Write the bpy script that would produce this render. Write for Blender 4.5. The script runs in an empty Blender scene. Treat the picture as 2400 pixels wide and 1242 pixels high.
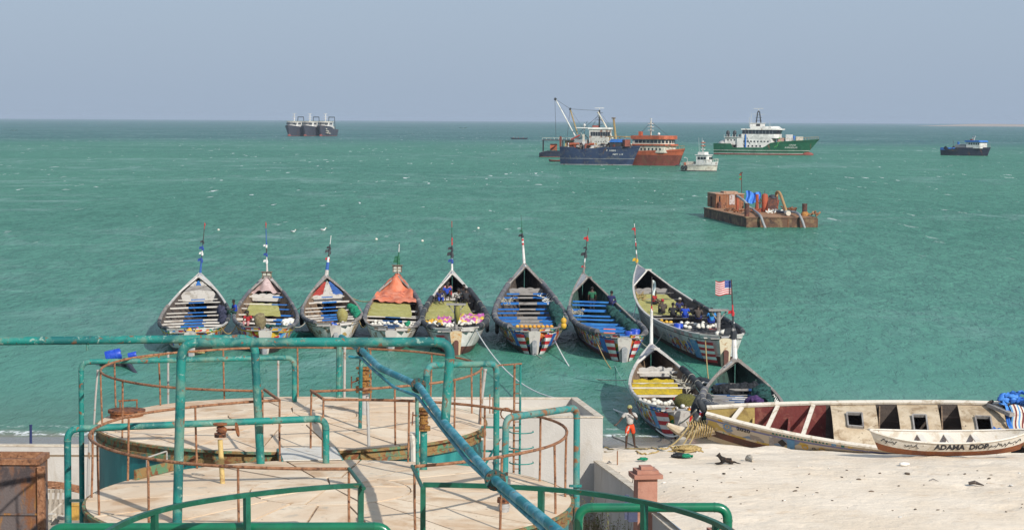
import bpy, bmesh, math, random
from mathutils import Vector, Matrix, noise as mnoise

random.seed(7)
R = math.radians
scene = bpy.context.scene
COL = scene.collection

# ------------------------------------------------------------------ camera
FPX, HCAM = 5000.0, 13.5
PITCH = math.atan((621.0 - 281.5) / FPX)
ROLL = R(0.31)
CAMP = Vector((0, 0, HCAM))
cf = Vector((0, math.cos(PITCH), -math.sin(PITCH)))
cr0 = Vector((1, 0, 0)); cu0 = Vector((0, math.sin(PITCH), math.cos(PITCH)))
cr = cr0 * math.cos(ROLL) + cu0 * math.sin(ROLL)
cu = cu0 * math.cos(ROLL) - cr0 * math.sin(ROLL)
cam_d = bpy.data.cameras.new('camera')
cam_d.sensor_width = 36.0
cam_d.lens = 36.0 * FPX / 2400.0
cam_d.clip_start = 0.5
cam_d.clip_end = 60000
cam = bpy.data.objects.new('camera', cam_d)
COL.objects.link(cam)
cam.matrix_world = Matrix(((cr.x, cu.x, -cf.x, 0), (cr.y, cu.y, -cf.y, 0), (cr.z, cu.z, -cf.z, HCAM), (0, 0, 0, 1)))
scene.camera = cam

# ------------------------------------------------------------------ sky and sun
SUN = Vector((0.46, -0.71, 0.53)).normalized()       # direction towards the sun
world = bpy.data.worlds.new('World'); scene.world = world; world.use_nodes = True
wn = world.node_tree; wn.nodes.clear()
w_out = wn.nodes.new('ShaderNodeOutputWorld'); w_bg = wn.nodes.new('ShaderNodeBackground')
w_sky = wn.nodes.new('ShaderNodeTexSky'); w_sky.sky_type = 'NISHITA'; w_sky.sun_disc = False
w_sky.sun_elevation = math.asin(SUN.z); w_sky.sun_rotation = math.atan2(SUN.x, SUN.y)
w_sky.air_density = 1.0; w_sky.dust_density = 3.0; w_sky.ozone_density = 2.5; w_sky.altitude = 0
w_mix = wn.nodes.new('ShaderNodeMix'); w_mix.data_type = 'RGBA'
w_mix.inputs['Factor'].default_value = 0.72
w_mix.inputs['B'].default_value = (5.65, 7.05, 9.05, 1)     # even dust haze veiling the whole sky
wn.links.new(w_sky.outputs[0], w_mix.inputs['A'])
wn.links.new(w_mix.outputs['Result'], w_bg.inputs[0]); wn.links.new(w_bg.outputs[0], w_out.inputs[0])
w_bg.inputs[1].default_value = 0.085
sun_d = bpy.data.lights.new('sun', 'SUN'); sun_d.energy = 5.0; sun_d.angle = R(0.6); sun_d.color = (1, 0.95, 0.87)
sun = bpy.data.objects.new('sun', sun_d); COL.objects.link(sun)
sun.rotation_euler = (-SUN).to_track_quat('-Z', 'Y').to_euler()
sun.location = (40, -30, 60)
vs = scene.view_settings
scene.display_settings.display_device = 'sRGB'
vs.view_transform = 'Standard'; vs.look = 'None'; vs.exposure = -0.04; vs.gamma = 1.0; vs.use_curve_mapping = False
scene.render.engine = 'CYCLES'
cy = scene.cycles
cy.use_denoising = True
cy.max_bounces = 6; cy.diffuse_bounces = 2; cy.glossy_bounces = 3; cy.transmission_bounces = 3; cy.volume_bounces = 0
cy.caustics_reflective = False; cy.caustics_refractive = False

# ------------------------------------------------------------------ helpers
def ray(x, y):
    return cf * FPX + cr * (x - 1200.0) + cu * (621.0 - y)
def at(x, y, D):
    d = ray(x, y); return CAMP + d * (D / d.y)
def gz(x, y, z=0.0):
    d = ray(x, y); return CAMP + d * ((z - HCAM) / d.z)

WM = {}
def tag(o, label=None, cat=None, group=None, kind=None):
    if label: o['label'] = label
    if cat: o['category'] = cat
    if group: o['group'] = group
    if kind: o['kind'] = kind
    return o
def thing(name, label, cat, loc=(0, 0, 0), rotz=0.0, group=None, rot=None):
    o = bpy.data.objects.new(name, None); COL.objects.link(o)
    o.empty_display_size = 0.2
    o.location = loc; o.rotation_euler = rot if rot else (0, 0, rotz)
    WM[o] = Matrix.Translation(Vector(loc)) @ o.rotation_euler.to_matrix().to_4x4()
    return tag(o, label, cat, group)
def link(name, me, parent=None, local=False):
    o = bpy.data.objects.new(name, me); COL.objects.link(o)
    if parent is not None:
        o.parent = parent
        if local: WM[o] = WM.get(parent, Matrix.Identity(4))
        else:
            o.matrix_parent_inverse = WM.get(parent, Matrix.Identity(4)).inverted(); WM[o] = Matrix.Identity(4)
    else: WM[o] = Matrix.Identity(4)
    return o

class MB:
    """collects geometry for one mesh"""
    def __init__(s): s.v = []; s.f = []; s.m = []; s.uv = None
    def vert(s, p): s.v.append(tuple(p)); return len(s.v) - 1
    def face(s, ids, m=0): s.f.append(tuple(ids)); s.m.append(m)
    def quad(s, a, b, c, d, m=0):
        n = len(s.v); s.v += [tuple(a), tuple(b), tuple(c), tuple(d)]; s.face((n, n+1, n+2, n+3), m); return s
    def poly(s, pts, m=0):
        n = len(s.v); s.v += [tuple(p) for p in pts]; s.face(tuple(range(n, n+len(pts))), m); return s
    def box(s, c, d, rz=0.0, m=0, M=None, taper=1.0):
        c = Vector(c); hx, hy, hz = d[0]/2, d[1]/2, d[2]/2
        ca, sa = math.cos(rz), math.sin(rz); n = len(s.v)
        for z in (-hz, hz):
            t = taper if z > 0 else 1.0
            for x, y in ((-hx, -hy), (hx, -hy), (hx, hy), (-hx, hy)):
                p = Vector((x*t*ca - y*t*sa, x*t*sa + y*t*ca, z)) + c
                s.v.append(tuple(M @ p if M else p))
        for q in ((0, 3, 2, 1), (4, 5, 6, 7), (0, 1, 5, 4), (1, 2, 6, 5), (2, 3, 7, 6), (3, 0, 4, 7)):
            s.face([n+i for i in q], m)
        return s
    def beam(s, a, b, w, h, up=(0, 0, 1), m=0):
        a, b, up = Vector(a), Vector(b), Vector(up)
        t = (b-a).normalized(); sd = t.cross(up)
        if sd.length < 1e-4: sd = t.cross(Vector((1, 0, 0)))
        sd.normalize(); u = sd.cross(t).normalized(); n = len(s.v)
        for p in (a, b):
            for x, y in ((-w/2, -h/2), (w/2, -h/2), (w/2, h/2), (-w/2, h/2)):
                s.v.append(tuple(p + sd*x + u*y))
        for q in ((0, 1, 2, 3), (7, 6, 5, 4), (0, 4, 5, 1), (1, 5, 6, 2), (2, 6, 7, 3), (3, 7, 4, 0)):
            s.face([n+i for i in q], m)
        return s
    def tube(s, pts, r, seg=8, m=0, cap=True, mseq=None):
        pts = [Vector(p) for p in pts]; N = len(pts)
        rs = r if isinstance(r, (list, tuple)) else [r]*N
        base = len(s.v); prev = None
        for i, p in enumerate(pts):
            t = (pts[min(i+1, N-1)] - pts[max(i-1, 0)])
            if t.length < 1e-9: t = Vector((0, 0, 1))
            t.normalize()
            if prev is None:
                ref = Vector((0, 0, 1)) if abs(t.z) < 0.9 else Vector((1, 0, 0))
                a = t.cross(ref).normalized()
            else:
                a = prev - t*prev.dot(t)
                if a.length < 1e-6: a = t.orthogonal()
                a.normalize()
            prev = a; b = t.cross(a)
            for k in range(seg):
                an = 2*math.pi*k/seg
                s.v.append(tuple(p + a*(math.cos(an)*rs[i]) + b*(math.sin(an)*rs[i])))
        for i in range(N-1):
            mm = mseq[i] if mseq else m
            for k in range(seg):
                k2 = (k+1) % seg
                s.face((base+i*seg+k, base+i*seg+k2, base+(i+1)*seg+k2, base+(i+1)*seg+k), mm)
        if cap:
            s.face([base+k for k in range(seg)][::-1], mseq[0] if mseq else m)
            s.face([base+(N-1)*seg+k for k in range(seg)], mseq[-1] if mseq else m)
        return s
    def lathe(s, c, prof, seg=16, m=0, M=None, a0=0.0, a1=2*math.pi):
        """prof: list of (r, z) from bottom to top"""
        c = Vector(c); base = len(s.v); full = abs(a1-a0-2*math.pi) < 1e-6
        K = seg if full else seg+1
        for r, z in prof:
            for k in range(K):
                an = a0 + (a1-a0)*k/seg
                p = Vector((math.cos(an)*r, math.sin(an)*r, z))
                s.v.append(tuple((M @ p if M else p) + c))
        for i in range(len(prof)-1):
            for k in range(seg):
                k2 = (k+1) % K
                s.face((base+i*K+k, base+i*K+k2, base+(i+1)*K+k2, base+(i+1)*K+k), m)
        if full:
            if prof[0][0] > 1e-4: s.face([base+k for k in range(K)][::-1], m)
            if prof[-1][0] > 1e-4: s.face([base+(len(prof)-1)*K+k for k in range(K)], m)
        return s
    def ball(s, c, rx, ry=None, rz=None, seg=8, rings=5, m=0, M=None):
        ry = ry or rx; rz = rz or rx; c = Vector(c); base = len(s.v)
        for i in range(rings+1):
            th = math.pi*i/rings
            for k in range(seg):
                an = 2*math.pi*k/seg
                p = Vector((rx*math.sin(th)*math.cos(an), ry*math.sin(th)*math.sin(an), -rz*math.cos(th)))
                s.v.append(tuple((M @ p if M else p) + c))
        for i in range(rings):
            for k in range(seg):
                k2 = (k+1) % seg
                s.face((base+i*seg+k, base+i*seg+k2, base+(i+1)*seg+k2, base+(i+1)*seg+k), m)
        return s
    def grid(s, fn, nu, nv, m=0, mfn=None):
        base = len(s.v)
        for i in range(nu+1):
            for j in range(nv+1):
                s.v.append(tuple(fn(i/nu, j/nv)))
        for i in range(nu):
            for j in range(nv):
                a = base+i*(nv+1)+j
                s.face((a, a+nv+1, a+nv+2, a+1), mfn(i, j) if mfn else m)
        return s
    def prism(s, outline, depth, M=None, m=0):
        """outline: list of (x, z) in the local xz plane, extruded along +y by depth"""
        n = len(s.v); k = len(outline)
        for y in (0, depth):
            for x, z in outline:
                p = Vector((x, y, z)); s.v.append(tuple(M @ p if M else p))
        s.face([n+i for i in range(k)], m); s.face([n+k+i for i in range(k)][::-1], m)
        for i in range(k):
            j = (i+1) % k
            s.face((n+i, n+k+i, n+k+j, n+j), m)
        return s
    def xf(s, M, start=0):
        for i in range(start, len(s.v)): s.v[i] = tuple(M @ Vector(s.v[i]))
        return s
    def mesh(s, name, mats, smooth=False, weld=False, recalc=True):
        me = bpy.data.meshes.new(name)
        me.from_pydata(s.v, [], s.f)
        for mt in (mats if isinstance(mats, (list, tuple)) else [mats]): me.materials.append(mt)
        me.polygons.foreach_set('material_index', s.m)
        if weld or recalc:
            bm = bmesh.new(); bm.from_mesh(me)
            if weld: bmesh.ops.remove_doubles(bm, verts=bm.verts, dist=1e-4)
            if recalc: bmesh.ops.recalc_face_normals(bm, faces=bm.faces)
            bm.to_mesh(me); bm.free()
        if smooth:
            me.polygons.foreach_set('use_smooth', [True]*len(me.polygons))
            if smooth != 'all': me.set_sharp_from_angle(angle=R(smooth if isinstance(smooth, (int, float)) and smooth > 1 else 40))
        me.update()
        return me
    def build(s, name, mats, parent=None, local=False, smooth=False, weld=False, recalc=True):
        return link(name, s.mesh(name, mats, smooth, weld, recalc), parent, local)

def fillet(pts, r, n=6):
    """polyline with rounded corners"""
    pts = [Vector(p) for p in pts]; out = [pts[0]]
    for i in range(1, len(pts)-1):
        p = pts[i]; a = (pts[i-1]-p); b = (pts[i+1]-p)
        la, lb = a.length, b.length; a.normalize(); b.normalize()
        rr = min(r, la*0.49, lb*0.49); p0 = p+a*rr; p1 = p+b*rr
        for k in range(n+1):
            t = k/n
            out.append(p0*(1-t)**2 + p*2*t*(1-t) + p1*t*t)
    out.append(pts[-1]); return out
def catenary(a, b, sag, n=14):
    a, b = Vector(a), Vector(b)
    return [a.lerp(b, i/n) - Vector((0, 0, sag*4*(i/n)*(1-i/n))) for i in range(n+1)]
def smoothstep(a, b, x):
    t = max(0.0, min(1.0, (x-a)/(b-a))); return t*t*(3-2*t)
def fbm(x, y, sc, oct=4, seed=0.0):
    v = 0; am = 1; tot = 0
    for i in range(oct):
        v += am*mnoise.noise(Vector((x*sc+seed, y*sc-seed*1.7, seed*0.3+i*5.1))); tot += am
        sc *= 2.03; am *= 0.5
    return v/tot

# ------------------------------------------------------------------ materials
MATS = {}
def mat(name, base, rough=0.7, layers=(), bump=None, metal=0.0, spec=0.4, coat=0.0, jitter=0.0):
    """Principled with procedural layers [(colour, scale, lo, hi, (stretch), distortion)]"""
    if name in MATS: return MATS[name]
    m = bpy.data.materials.new(name); m.use_nodes = True; nt = m.node_tree; N, L = nt.nodes, nt.links
    bs = N['Principled BSDF']; bs.inputs['Roughness'].default_value = rough; bs.inputs['Metallic'].default_value = metal
    bs.inputs['Specular IOR Level'].default_value = spec
    if coat: bs.inputs['Coat Weight'].default_value = coat; bs.inputs['Coat Roughness'].default_value = 0.15
    m.diffuse_color = (*base, 1)
    tc = N.new('ShaderNodeTexCoord'); oi = N.new('ShaderNodeObjectInfo')
    add = N.new('ShaderNodeVectorMath'); add.operation = 'MULTIPLY_ADD'
    cmb = N.new('ShaderNodeCombineXYZ')
    for k in range(3): L.new(oi.outputs['Random'], cmb.inputs[k])
    L.new(cmb.outputs[0], add.inputs[0]); add.inputs[1].default_value = (31, 47, 23)
    L.new(tc.outputs['Object'], add.inputs[2])
    rgb = N.new('ShaderNodeRGB'); rgb.outputs[0].default_value = (*base, 1); cur = rgb.outputs[0]
    if jitter:
        hs = N.new('ShaderNodeHueSaturation'); mr = N.new('ShaderNodeMapRange')
        mr.inputs['To Min'].default_value = 1-jitter; mr.inputs['To Max'].default_value = 1+jitter
        L.new(oi.outputs['Random'], mr.inputs['Value']); L.new(mr.outputs[0], hs.inputs['Value']); L.new(cur, hs.inputs['Color']); cur = hs.outputs[0]
    for ly in layers:
        col, sc, lo, hi = ly[:4]; st = ly[4] if len(ly) > 4 else (1, 1, 1); dist = ly[5] if len(ly) > 5 else 0.6
        mp = N.new('ShaderNodeMapping'); mp.inputs['Scale'].default_value = st
        L.new(add.outputs[0], mp.inputs[0])
        nz = N.new('ShaderNodeTexNoise'); nz.inputs['Scale'].default_value = sc; nz.inputs['Detail'].default_value = 5
        nz.inputs['Roughness'].default_value = 0.62; nz.inputs['Distortion'].default_value = dist
        L.new(mp.outputs[0], nz.inputs['Vector'])
        r = N.new('ShaderNodeMapRange'); r.inputs['From Min'].default_value = lo; r.inputs['From Max'].default_value = hi
        r.interpolation_type = 'SMOOTHSTEP'
        L.new(nz.outputs['Fac'], r.inputs['Value'])
        mx = N.new('ShaderNodeMix'); mx.data_type = 'RGBA'
        L.new(r.outputs[0], mx.inputs['Factor']); L.new(cur, mx.inputs['A'])
        mx.inputs['B'].default_value = (*col, 1); cur = mx.outputs['Result']
    L.new(cur, bs.inputs['Base Color'])
    if bump:
        sc, strength = bump[0], bump[1]; st = bump[2] if len(bump) > 2 else (1, 1, 1)
        mp = N.new('ShaderNodeMapping'); mp.inputs['Scale'].default_value = st; L.new(add.outputs[0], mp.inputs[0])
        nz = N.new('ShaderNodeTexNoise'); nz.inputs['Scale'].default_value = sc; nz.inputs['Detail'].default_value = 4
        L.new(mp.outputs[0], nz.inputs['Vector'])
        b = N.new('ShaderNodeBump'); b.inputs['Strength'].default_value = strength; b.inputs['Distance'].default_value = 0.05
        L.new(nz.outputs['Fac'], b.inputs['Height']); L.new(b.outputs[0], bs.inputs['Normal'])
    MATS[name] = m; return m

RUST1, RUST2, RUSTD = (0.19, 0.068, 0.026), (0.30, 0.115, 0.04), (0.06, 0.026, 0.015)
M_rust = mat('rusty_steel', RUST1, 0.85, [(RUST2, 9, 0.42, 0.62), (RUSTD, 5, 0.5, 0.68)], (40, 0.5))
M_rail = mat('rusty_rail', (0.24, 0.105, 0.05), 0.85, [((0.36, 0.18, 0.095), 7, 0.4, 0.62), ((0.09, 0.04, 0.025), 11, 0.52, 0.66)], (60, 0.5))
M_teal = mat('weathered_teal_paint', (0.008, 0.195, 0.165), 0.6, [((0.105, 0.225, 0.175), 1.7, 0.46, 0.60), ((0.006, 0.115, 0.112), 1.1, 0.46, 0.58), ((0.20, 0.32, 0.27), 8, 0.60, 0.66), ((0.19, 0.085, 0.04), 5.0, 0.61, 0.66), ((0.09, 0.04, 0.02), 13, 0.66, 0.70)], (45, 0.3))
M_tealblue = mat('weathered_blue_green_paint', (0.018, 0.215, 0.275), 0.6, [((0.12, 0.34, 0.40), 2.6, 0.46, 0.60), ((0.012, 0.17, 0.19), 1.2, 0.5, 0.62), ((0.20, 0.09, 0.045), 6, 0.63, 0.68), ((0.3, 0.4, 0.4), 12, 0.64, 0.69)], (45, 0.3))
M_tealrust = mat('rust_streaked_teal_paint', (0.025, 0.21, 0.20), 0.6, [((0.13, 0.24, 0.20), 3, 0.44, 0.62), ((0.24, 0.105, 0.045), 4.2, 0.52, 0.62), ((0.10, 0.05, 0.03), 7, 0.62, 0.7)], (50, 0.3))
M_green = mat('glossy_green_paint', (0.002, 0.135, 0.062), 0.3, [((0.004, 0.105, 0.055), 2.5, 0.45, 0.65)], (90, 0.04), spec=0.5, coat=0.3)
M_greenr = mat('green_rail_paint', (0.003, 0.075, 0.042), 0.45, [((0.008, 0.11, 0.068), 3, 0.45, 0.65), ((0.13, 0.075, 0.04), 8, 0.68, 0.74)], (80, 0.1))
M_shell = mat('teal_tank_shell', (0.01, 0.165, 0.165), 0.5, [((0.03, 0.25, 0.235), 1.4, 0.45, 0.62, (1, 1, 0.25)), ((0.20, 0.08, 0.03), 3.5, 0.66, 0.74, (1.6, 1.6, 0.25)), ((0.004, 0.11, 0.115), 0.8, 0.5, 0.6, (1, 1, 0.3))], (30, 0.12))
M_rim = mat('rusty_green_rim', (0.10, 0.22, 0.12), 0.8, [((0.26, 0.16, 0.06), 4.0, 0.40, 0.52), (RUST1, 6, 0.5, 0.6), ((0.05, 0.16, 0.14), 2.0, 0.55, 0.66)], (40, 0.5))
M_roof = mat('chalky_tank_roof', (0.63, 0.48, 0.335), 0.85, [((0.70, 0.575, 0.43), 0.7, 0.42, 0.64), ((0.50, 0.33, 0.195), 0.9, 0.50, 0.70), ((0.34, 0.21, 0.12), 5.5, 0.64, 0.73), ((0.18, 0.10, 0.06), 22, 0.70, 0.76), ((0.40, 0.35, 0.28), 2.2, 0.58, 0.74), ((0.42, 0.27, 0.15), 0.55, 0.62, 0.76)], (14, 0.12))
M_seam = mat('roof_seam_dirt', (0.20, 0.13, 0.085), 0.9, [((0.36, 0.26, 0.17), 4, 0.5, 0.62)])
M_plate = mat('walkway_plate', (0.58, 0.55, 0.49), 0.75, [((0.45, 0.40, 0.33), 3, 0.5, 0.68)], (30, 0.1))
M_grey = mat('galvanised_grey', (0.36, 0.35, 0.34), 0.6, [((0.22, 0.19, 0.16), 6, 0.52, 0.7)], (40, 0.1))
M_galv = mat('pale_post_paint', (0.36, 0.345, 0.32), 0.7, [((0.24, 0.15, 0.09), 6, 0.54, 0.66)])
M_yel = mat('yellow_post_paint', (0.52, 0.38, 0.15), 0.7, [((0.35, 0.22, 0.09), 6, 0.52, 0.66)])
M_valve = mat('rusted_valve', (0.15, 0.055, 0.03), 0.8, [(RUST2, 12, 0.45, 0.62), ((0.03, 0.018, 0.015), 8, 0.52, 0.62)], (60, 0.6))
M_valvey = mat('ochre_rust_valve', (0.30, 0.15, 0.035), 0.8, [((0.13, 0.05, 0.02), 9, 0.45, 0.58), ((0.38, 0.22, 0.07), 6, 0.55, 0.68)], (60, 0.6))
M_flange = mat('dark_teal_flange', (0.01, 0.07, 0.065), 0.6, [((0.08, 0.045, 0.025), 9, 0.5, 0.62)], (60, 0.3))
M_plaster = mat('pale_plaster', (0.44, 0.415, 0.38), 0.9, [((0.49, 0.465, 0.43), 0.6, 0.4, 0.65), ((0.38, 0.34, 0.29), 1.1, 0.55, 0.72, (1, 1, 0.4)), ((0.32, 0.28, 0.23), 7, 0.68, 0.78)], (20, 0.25))
M_cap = mat('weathered_concrete', (0.48, 0.41, 0.32), 0.95, [((0.58, 0.52, 0.43), 3, 0.42, 0.62), ((0.28, 0.22, 0.16), 5, 0.56, 0.7)], (30, 0.5))
M_pillar = mat('terracotta_paint', (0.34, 0.155, 0.108), 0.85, [((0.39, 0.195, 0.14), 1.5, 0.42, 0.62), ((0.26, 0.12, 0.085), 4, 0.58, 0.72)], (25, 0.2))
M_dark = mat('dark_metal', (0.03, 0.035, 0.05), 0.6, [((0.07, 0.06, 0.055), 9, 0.5, 0.65)])
M_black = mat('void_shade_black', (0.008, 0.008, 0.009), 0.9)
M_rope = mat('pale_rope', (0.45, 0.43, 0.36), 0.9, [((0.3, 0.27, 0.2), 20, 0.45, 0.6)])
M_ropey = mat('straw_rope', (0.42, 0.31, 0.13), 0.9, [((0.25, 0.17, 0.07), 14, 0.45, 0.6)])
M_roped = mat('dark_rope', (0.055, 0.06, 0.055), 0.9)
M_ropew = mat('white_rope', (0.68, 0.68, 0.63), 0.9)
M_ropet = mat('thin_teal_line', (0.25, 0.42, 0.36), 0.8)

# ------------------------------------------------------------------ sea, beach, yard
SHORE = 90.0
def wall_x(y):          # x of the compound wall that runs towards the camera
    return 2.9 + (71.6 - y) * 0.17
def sand_z(x, y):
    if y > SHORE - 1.5:
        z = (SHORE - y) * 0.075
    else:
        t = (SHORE - 1.5 - y); z = 0.11 + 2.05*smoothstep(0, 21, t)**0.8
    sh = 0.9*math.sin(x*0.13+0.4) + 0.7*math.sin(x*0.31)
    z += sh*0.03
    if y < SHORE - 1:
        k = smoothstep(1, 6, SHORE - y)
        z += k*(0.16*fbm(x, y, 0.22, 3, 3.0) + 0.07*fbm(x, y, 0.9, 3, 8.0) + 0.02*fbm(x, y, 3.2, 2, 1.0))
    if y < 86 and x > wall_x(y):
        z += 0.05*min(0.0, fbm(x, y, 1.7, 2, 5.5) + 0.10) * 5.0
    # drift piled against the wreck's bow and near the dog
    z += 0.30*math.exp(-(((x-7.4)/1.6)**2 + ((y-79.0)/1.2)**2)) + 0.16*math.exp(-(((x-9.8)/0.8)**2 + ((y-80.3)/0.5)**2))
    if y < 75: z = min(z, 1.93 + 0.22*smoothstep(0.1, 1.6, x - wall_x(y)))
    if x < 2.0 and y >= 75 and y < 76.6: z = min(z, 1.4)
    return z

def build_sea():
    mb = MB()
    ys = [82.0]
    y = 82.0
    while y < 100: y += 0.5; ys.append(y)
    while y < 19900: y *= 1.05; ys.append(min(y, 19900.0))
    xs = [-1.0, -0.6, -0.35, -0.2, -0.1, 0.0, 0.1, 0.2, 0.35, 0.6, 1.0]
    fine = [i/24 for i in range(-24, 25)]
    def fn(i, j):
        Y = ys[i]; w = min(19900.0, 120.0 + Y*1.6)
        return Vector((fine[j]*w, Y, 0.0))
    nu, nv = len(ys)-1, len(fine)-1
    mb.grid(lambda a, b: fn(round(a*nu), round(b*nv)), nu, nv)
    m = bpy.data.materials.new('sea_water'); m.use_nodes = True; nt = m.node_tree; N, L = nt.nodes, nt.links
    bs = N['Principled BSDF']; bs.inputs['Roughness'].default_value = 0.9
    bs.inputs['Specular IOR Level'].default_value = 0.0
    geo = N.new('ShaderNodeNewGeometry'); sep = N.new('ShaderNodeSeparateXYZ'); L.new(geo.outputs['Position'], sep.inputs[0])
    def math_(op, a, b=None, clamp=False):
        n = N.new('ShaderNodeMath'); n.operation = op; n.use_clamp = clamp
        for k, v in enumerate((a, b)):
            if v is None: continue
            if isinstance(v, (int, float)): n.inputs[k].default_value = v
            else: L.new(v, n.inputs[k])
        return n.outputs[0]
    def rng(v, a, b, c=0.0, d=1.0, sm=True):
        n = N.new('ShaderNodeMapRange'); n.inputs['From Min'].default_value = a; n.inputs['From Max'].default_value = b
        n.inputs['To Min'].default_value = c; n.inputs['To Max'].default_value = d
        if sm: n.interpolation_type = 'SMOOTHSTEP'
        L.new(v, n.inputs['Value']); return n.outputs[0]
    def noise_(scale, stretch=(1, 1, 1), detail=4.0, rough=0.55, dist=0.0, off=(0, 0, 0)):
        mp = N.new('ShaderNodeMapping'); mp.inputs['Scale'].default_value = stretch; mp.inputs['Location'].default_value = off
        L.new(geo.outputs['Position'], mp.inputs[0])
        n = N.new('ShaderNodeTexNoise'); n.inputs['Scale'].default_value = scale; n.inputs['Detail'].default_value = detail
        n.inputs['Roughness'].default_value = rough; n.inputs['Distortion'].default_value = dist
        L.new(mp.outputs[0], n.inputs['Vector']); return n.outputs['Fac']
    def mix_(f, a, b):
        n = N.new('ShaderNodeMix'); n.data_type = 'RGBA'
        if isinstance(f, (int, float)): n.inputs['Factor'].default_value = f
        else: L.new(f, n.inputs['Factor'])
        for k, v in (('A', a), ('B', b)):
            if isinstance(v, tuple): n.inputs[k].default_value = (*v, 1)
            else: L.new(v, n.inputs[k])
        return n.outputs['Result']
    X, Y = sep.outputs['X'], sep.outputs['Y']
    big = noise_(0.012, (1, 0.45, 1), 3)
    vbig = noise_(0.0011, (1, 0.35, 1), 2, off=(3, 1, 0))
    # body colour of turbid water: jade inshore, bluer over the deep offshore channel
    Yw = math_('ADD', Y, math_('MULTIPLY', math_('SUBTRACT', vbig, 0.5), 900.0))
    col = mix_(rng(big, 0.36, 0.64), (0.032, 0.188, 0.110), (0.058, 0.240, 0.144))
    col = mix_(rng(Y, 100, 330, 0, 1), mix_(rng(big, 0.35, 0.65), (0.050, 0.218, 0.152), (0.084, 0.272, 0.195)), col)
    col = mix_(rng(Yw, 950, 1500), col, (0.018, 0.085, 0.105))
    shal = rng(math_('ADD', Y, math_('MULTIPLY', math_('SUBTRACT', noise_(0.25, (1, 1, 1), 3), 0.5), 5.0)), 90.5, 112.0, 1.0, 0.0)
    col = mix_(math_('MULTIPLY', shal, 0.75), col, (0.075, 0.175, 0.115))
    edge = rng(math_('ADD', Y, math_('MULTIPLY', math_('SUBTRACT', noise_(0.5, (1, 1, 1), 3, off=(9, 0, 0)), 0.5), 2.2)), 90.0, 92.6, 1.0, 0.0)
    col = mix_(math_('MULTIPLY', edge, 0.85), col, (0.235, 0.20, 0.135))
    # whitecaps offshore and lace foam at the shore
    wc = noise_(0.42, (1.0, 0.14, 1), 5, 0.62, 0.4); wgate = noise_(0.028, (1, 0.5, 1), 2, off=(5, 5, 0))
    wv = math_('ADD', wc, math_('MULTIPLY', math_('SUBTRACT', wgate, 0.5), 0.28))
    foam = math_('MULTIPLY', rng(wv, 0.655, 0.71), rng(Y, 150, 420, 0.0, 0.9))
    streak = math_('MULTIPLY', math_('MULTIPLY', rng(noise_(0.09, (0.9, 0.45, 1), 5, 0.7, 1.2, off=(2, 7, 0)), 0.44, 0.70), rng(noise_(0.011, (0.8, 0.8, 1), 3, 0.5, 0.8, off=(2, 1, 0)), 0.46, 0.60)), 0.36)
    shore = math_('ADD', Y, math_('ADD', math_('MULTIPLY', math_('SUBTRACT', noise_(0.35, (1, 1, 1), 2, off=(1, 2, 0)), 0.5), 2.6), math_('MULTIPLY', math_('SUBTRACT', noise_(2.5, (1, 1, 1), 4), 0.5), 0.8)))
    line = math_('MULTIPLY', rng(shore, 90.25, 90.6), rng(shore, 91.0, 91.6, 1.0, 0.0))
    line2 = math_('MULTIPLY', math_('MULTIPLY', rng(shore, 92.6, 92.9), rng(shore, 93.1, 93.5, 1.0, 0.0)), 0.45)
    lace = rng(noise_(1.6, (1, 0.6, 1), 5, 0.7), 0.46, 0.60)
    foam = math_('MAXIMUM', foam, math_('MULTIPLY', math_('MAXIMUM', line, line2), lace))
    crest_light = rng(math_('ADD', math_('MULTIPLY', noise_(1.0, (1.5, 0.45, 1), 4, 0.7, 0.5, off=(6, 2, 0)), 0.6), math_('MULTIPLY', noise_(0.22, (1.6, 0.35, 1), 3, 0.6, 0.5, off=(1, 8, 0)), 0.4)), 0.40, 0.62, 0.0, 1.0)
    col = mix_(math_('MULTIPLY', crest_light, rng(Y, 92, 190, 0.14, 0.38)), mix_(rng(Y, 92, 190, 0.08, 0.32), col, (0.006, 0.085, 0.058)), (0.125, 0.39, 0.265))  # wave light and dark put into the colour: crests paler, troughs darker
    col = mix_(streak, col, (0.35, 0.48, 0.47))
    fin = mix_(foam, col, (0.74, 0.77, 0.76))
    L.new(fin, bs.inputs['Base Color'])
    # waves
    h1 = noise_(2.6, (1.5, 0.6, 1), 3, 0.65, 0.3); h2 = noise_(0.8, (1.5, 0.5, 1), 4, 0.65, 0.5, off=(4, 4, 0)); h3 = noise_(0.16, (1.2, 0.7, 1), 2)
    paw = rng(noise_(0.02, (0.5, 1.2, 1), 4, 0.6, 1.0, off=(7, 3, 0)), 0.35, 0.68, 0.45, 1.25)
    hh = math_('ADD', math_('ADD', math_('MULTIPLY', h1, math_('MULTIPLY', paw, 0.07)), math_('MULTIPLY', h2, 0.36)), math_('MULTIPLY', h3, 0.55))
    b = N.new('ShaderNodeBump'); b.inputs['Strength'].default_value = 1.0; b.inputs['Distance'].default_value = 1.8
    hh = math_('MULTIPLY', hh, rng(Y, 90, 170, 0.35, 1.0)); L.new(hh, b.inputs['Height']); L.new(b.outputs[0], bs.inputs['Normal'])
    # glossy skin: wave slopes and their mutual hiding keep the mean reflectance of a rough sea well below a mirror's
    gl = N.new('ShaderNodeBsdfGlossy'); gl.inputs['Roughness'].default_value = 0.14; L.new(b.outputs[0], gl.inputs['Normal'])
    fr = N.new('ShaderNodeFresnel'); fr.inputs['IOR'].default_value = 1.33; L.new(b.outputs[0], fr.inputs['Normal'])
    rf = math_('MULTIPLY', rng(fr.outputs[0], 0.0, 1.0, 0.01, 0.21, False), math_('SUBTRACT', 1.0, foam))
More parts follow.
